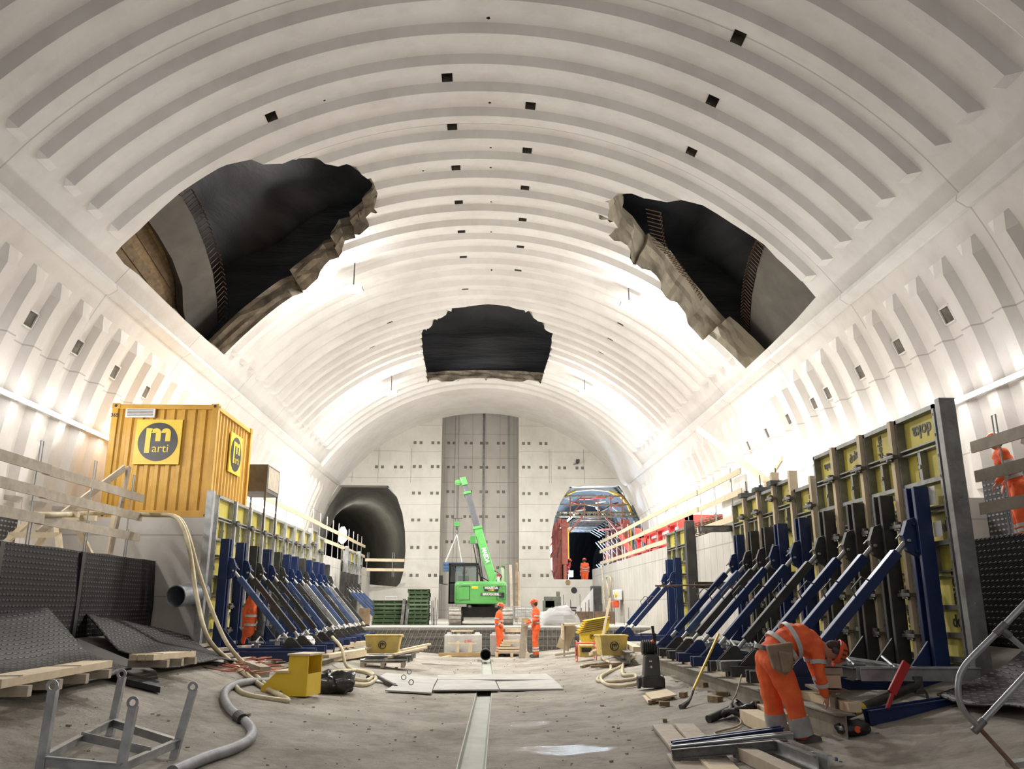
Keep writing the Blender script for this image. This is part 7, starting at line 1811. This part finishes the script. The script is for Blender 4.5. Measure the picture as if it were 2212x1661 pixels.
# ================================================================== RIGHT TUNNEL FORMWORK TRAVELLER
def traveller():
    o = thing('tunnel_form_carriage', 'red and yellow tunnel formwork carriage filling the right tunnel mouth', 'formwork carriage', (6.6, 50, 2.62))
    def b(*a): mb = MB(); mb.bb(*a); return mb
    Y0 = 48.9
    for x in (4.85, 8.55):
        mb = MB(); mb.bb(x - 0.16, x + 0.16, Y0, Y0 + 0.35, 4.0, 6.6); mb.bb(x - 0.28, x + 0.28, Y0 - 0.05, Y0 + 0.4, 6.1, 6.35); mb.bb(x - 0.09, x + 0.09, Y0 + 0.05, Y0 + 0.25, 2.7, 4.0); mb.build('leg', M_redo, o)
        mb = MB(); mb.bb(x + 0.17, x + 0.25, Y0, Y0 + 0.2, 4.3, 6.2); mb.cyl((x, Y0 + 0.15, 3.1), (x, Y0 + 0.15, 3.9), 0.1, 10); mb.tube([(x, Y0 + 0.15, 2.75), (x, Y0 + 0.15, 3.1)], [0.3, 0.1], 12); mb.build('jack', M_yel, o)
        mb = MB(); mb.bb(x - 0.4, x + 0.4, Y0 - 0.1, Y0 + 0.5, 2.62, 2.76); mb.build('foot', M_redo, o)
    for x in (4.7, 8.6):
        for yy in (50.5, 52.5, 54.5, 57): mb = MB(); mb.bb(x - 0.12, x + 0.12, yy, yy + 0.25, 2.7, 6.8); mb.build('rear_leg', M_redo, o)
    mb = MB(); mb.bb(4.15, 9.1, Y0, Y0 + 0.5, 6.75, 6.83); mb.bb(4.15, 9.1, Y0, Y0 + 0.5, 7.0, 7.06)
    for k in range(14): x = 4.2 + k * 0.35; mb.bar((x, Y0, 6.8), (x + 0.17, Y0, 7.02), 0.05, 0.05, up=(0, 1, 0)); mb.bar((x + 0.17, Y0, 7.02), (x + 0.35, Y0, 6.8), 0.05, 0.05, up=(0, 1, 0))
    mb.build('lattice_platform', mat('olive_beam', (0.24, 0.21, 0.12), (0.18, 0.16, 0.10), 4, 0.6), o)
    for x in (5.2, 6.05, 6.85, 7.6, 8.3): mb = MB(); mb.bb(x - 0.03, x + 0.03, Y0 - 0.1, Y0 - 0.04, 6.6, 7.9); mb.build('rail_post', M_redo, o)
    for z in (7.45, 7.95): mb = MB(); mb.bb(4.6, 8.75, Y0 - 0.16, Y0 - 0.1, z - 0.04, z + 0.04); mb.build('rail', M_woodd, o)
    # arched segments on top: yellow panels with red struts
    arc = [(4.3, 6.9), (4.5, 7.5), (4.9, 8.05), (5.6, 8.35), (6.6, 8.45), (7.6, 8.35), (8.3, 8.05), (8.75, 7.5), (8.95, 6.9)]
    for i in range(len(arc) - 1):
        (x0, z0), (x1, z1) = arc[i], arc[i + 1]
        mb = MB(); mb.bar((x0, 49.4, z0), (x1, 49.4, z1), 0.35, 0.1, up=(0, 0, 1)) if abs(z1 - z0) < 0.5 else mb.bar((x0, 49.4, z0), (x1, 49.4, z1), 0.35, 0.1, up=(1, 0, 0)); mb.build('arch_segment', M_yel if i in (0, 1, 2, 5, 6, 7) else M_white, o)
    random.seed(3)
    for i in range(26):
        x = 4.7 + 3.8 * random.random(); z = 7.1 + 1.0 * random.random(); a = random.uniform(-0.9, 0.9); L = 0.3
        mb = MB(); mb.bar((x - L * math.cos(a), 49.3 + random.random() * 0.8, z - L * math.sin(a)), (x + L * math.cos(a), 49.5, z + L * math.sin(a)), 0.07, 0.07, up=(0, 1, 0)); mb.build('strut', [M_red, M_white, M_redo, M_dark][i % 4], o)
    for s in (-1, 1):
        mb = MB(); mb.bar((6.6 + s * 1.85, Y0 + 0.1, 5.4), (6.6 + s * 0.7, Y0 + 0.1, 6.75), 0.1, 0.1, up=(0, 1, 0)); mb.bar((6.6 + s * 2.1, Y0 + 0.3, 6.2), (6.6 + s * 1.0, 54, 6.4), 0.1, 0.1); mb.build('diagonal_brace', M_redo, o)
    for i in range(9):
        y = 49.8 + i * 1.1; mb = MB(); mb.tube([(4.9, y, 6.3), (5.6, y, 6.7), (7.6, y, 6.7), (8.3, y, 6.3)], 0.05, 6); mb.build('roof_rib', M_steel, o)
    for i in range(16):
        y = 49.5 + (i % 8) * 1.2; z = 3.2 + (i // 8) * 1.5; mb = MB(); mb.cyl((7.9, y, z + 1.2), (8.9, y, z), 0.05, 6); mb.build('side_spindle', M_steel, o)
    for i in range(8):
        y = 49.3 + (i % 4) * 0.8; z = 3.0 + (i // 4) * 1.4; mb = MB(); mb.bar((4.1, y, z), (4.6, y, z + 0.9), 0.07, 0.07, up=(0, 1, 0)); mb.build('side_strut', M_redo, o)
    mb = MB(); mb.cyl((5.0, 49.2, 6.5), (5.5, 49.4, 6.9), 0.05, 8); mb.build('tube_lamp', emis('tube_lamp', (1, 1, 1), 8), o)
traveller()
# red scaffold machine and steel mats stored on the right bench
def redrig():
    o = thing('red_rig', 'bright red steel rig lying on the far right bench behind the guardrail', 'steel rig', (7.4, 34, 3.66))
    mb = MB(); mb.bb(6.9, 8.6, 28.5, 29.1, 4.3, 4.75); mb.bb(7.0, 7.3, 28.5, 38, 4.55, 4.8); mb.bb(7.0, 7.25, 30, 40, 3.95, 4.15); mb.bar((7.1, 33, 3.7), (7.1, 38, 5.0), 0.2, 0.25); mb.bar((7.0, 38, 3.7), (7.0, 42, 5.1), 0.16, 0.2)
    mb.build('red_frame', mat('bright_red', (0.80, 0.06, 0.04), (0.7, 0.05, 0.04), 3, 0.45), o)
    for y in (28.8, 31, 33.2, 35.4, 37.6): mb = MB(); mb.bb(7.0, 7.2, y - 0.1, y + 0.1, 3.66, 4.6); mb.build('stanchion', M_red, o)
    mb = MB(); mb.bb(7.3, 7.5, 30, 36, 4.2, 4.45); mb.bb(7.35, 7.5, 33, 40, 3.8, 4.05); mb.build('white_part', M_white, o)
redrig()
for i in range(9):
    mb = MB(); z = 3.70 + i * 0.055; j = (i * 53 % 7) * 0.03
    for k in range(5): mb.cyl((6.55 + k * 0.18, 22.6 + j, z), (6.6 + k * 0.18, 25.6 + j, z + 0.01), 0.014, 5)
    for k in range(7): mb.cyl((6.45, 22.8 + j + k * 0.42, z + 0.02), (7.4, 22.8 + j + k * 0.42, z + 0.02), 0.012, 5)
    tag(mb.build('rebar_mat', M_rust), 'reinforcement mat in the pile on the right bench behind the small formwork', 'rebar mat', 'reinforcement mats on the right bench')
mb = MB(); mb.bb(6.55, 6.62, 20.3, 22.4, 3.66, 4.9); tag(mb.build('white_sheet_panel', M_white), 'white board standing on the right bench just beyond the lower panels', 'board')
# loose waler ends sticking out at the far end of the right formwork
waler((5.4, 20.5, 3.55), (6.3, 20.9, 3.6), 'short channel stub projecting above the far end of the right formwork', M_steel)
waler((5.2, 20.6, 2.2), (6.3, 20.7, 2.2), 'dark horizontal channel at the far end of the right formwork', M_steel)
mb = MB(); mb.cyl((3.9 + 0.3, 20.4, 2.18), (5.6, 20.5, 2.2), 0.02, 8); tag(mb.build('tie_bar', M_rust), 'long thin tie bar sticking out of the right formwork at mid height', 'tie bar')
# perforated barrier behind the near right guardrail, and mesh on the left one
mb = MB(); mb.bb(9.0, 9.03, 9.5, 14.5, 2.7, 4.0); tag(mb.build('perforated_sheet', M_mesh), 'perforated grey sheet behind the near right guardrail', 'perforated sheet')
mb = MB(); mb.bb(-9.0, -8.97, 8.0, 16.4, 2.66, 3.45); tag(mb.build('perforated_sheet', M_mesh), 'perforated dark sheet behind the near left guardrail', 'perforated sheet')
mb = MB(); mb.box((-8.1, 18.6, 2.66 + 0.5), (0.1, 0.1, 1.0)); tag(mb.build('support_post', M_wood), 'short pale post under the container corner', 'post')

# loose clods, chips and crumbs trodden over the muddy floor
def clods():
    mb = MB(); random.seed(21)
    for k in range(520):
        y = 8.5 + 22 * random.random() ** 1.3; x = random.uniform(-5.2, 5.0) * min(1, y / 14 + 0.25)
        if abs(x - chx(y)) < 0.3: continue
        s = random.uniform(0.005, 0.015) * (2.0 if random.random() < 0.05 else 1); z = fz(x) + 0.012
        mb.box((x, y, z), (s * random.uniform(1, 3.5), s * random.uniform(0.8, 1.8), s), rz=random.uniform(0, 3.1))
    tag(mb.build('mud_crumbs', mat('mud_crumb', (0.22, 0.18, 0.13), (0.36, 0.31, 0.24), 30, 0.9)), 'small mud crumbs and chips strewn over the floor', 'debris', kind='stuff')
clods()

crumple((-6.75, 27.3, 3.88), (0.25, 0.3, 0.35), 'black equipment bag standing on the left bench by the guardrail', M_black, 'equipment_bag', 'bag', 11, 0.35)

o = thing('work_lamp', 'bright bluish work lamp glowing deep in the right tunnel', 'lamp', (5.75, 56.0, 2.62))
mb = MB(); mb.cyl((5.75, 56, 2.62), (5.75, 56, 3.5), 0.04, 8); mb.build('stand', M_steel, o)
mb = MB(); mb.bb(5.45, 6.05, 55.85, 55.95, 3.5, 3.9); mb.build('lamp_face', emis('blue_white_lamp', (0.7, 0.87, 1), 9), o)
random.seed(14)
tc = bpy.data.objects['tunnel_form_carriage']
for i in range(34):
    s_ = -1 if i % 3 == 0 else 1; x = (8.3 if s_ > 0 else 4.5) + random.uniform(-0.5, 0.4); y = 49.4 + random.random() * 5; z = 2.9 + random.random() * 3.2
    mb = MB(); mb.bar((x, y, z), (x + random.uniform(-0.5, 0.5), y + random.uniform(0, 0.6), z + random.uniform(0.5, 1.0)), 0.06, 0.06, up=(0, 1, 0)); mb.build('side_strut', [M_redo, M_dark, M_steel, M_dark][i % 4], tc)
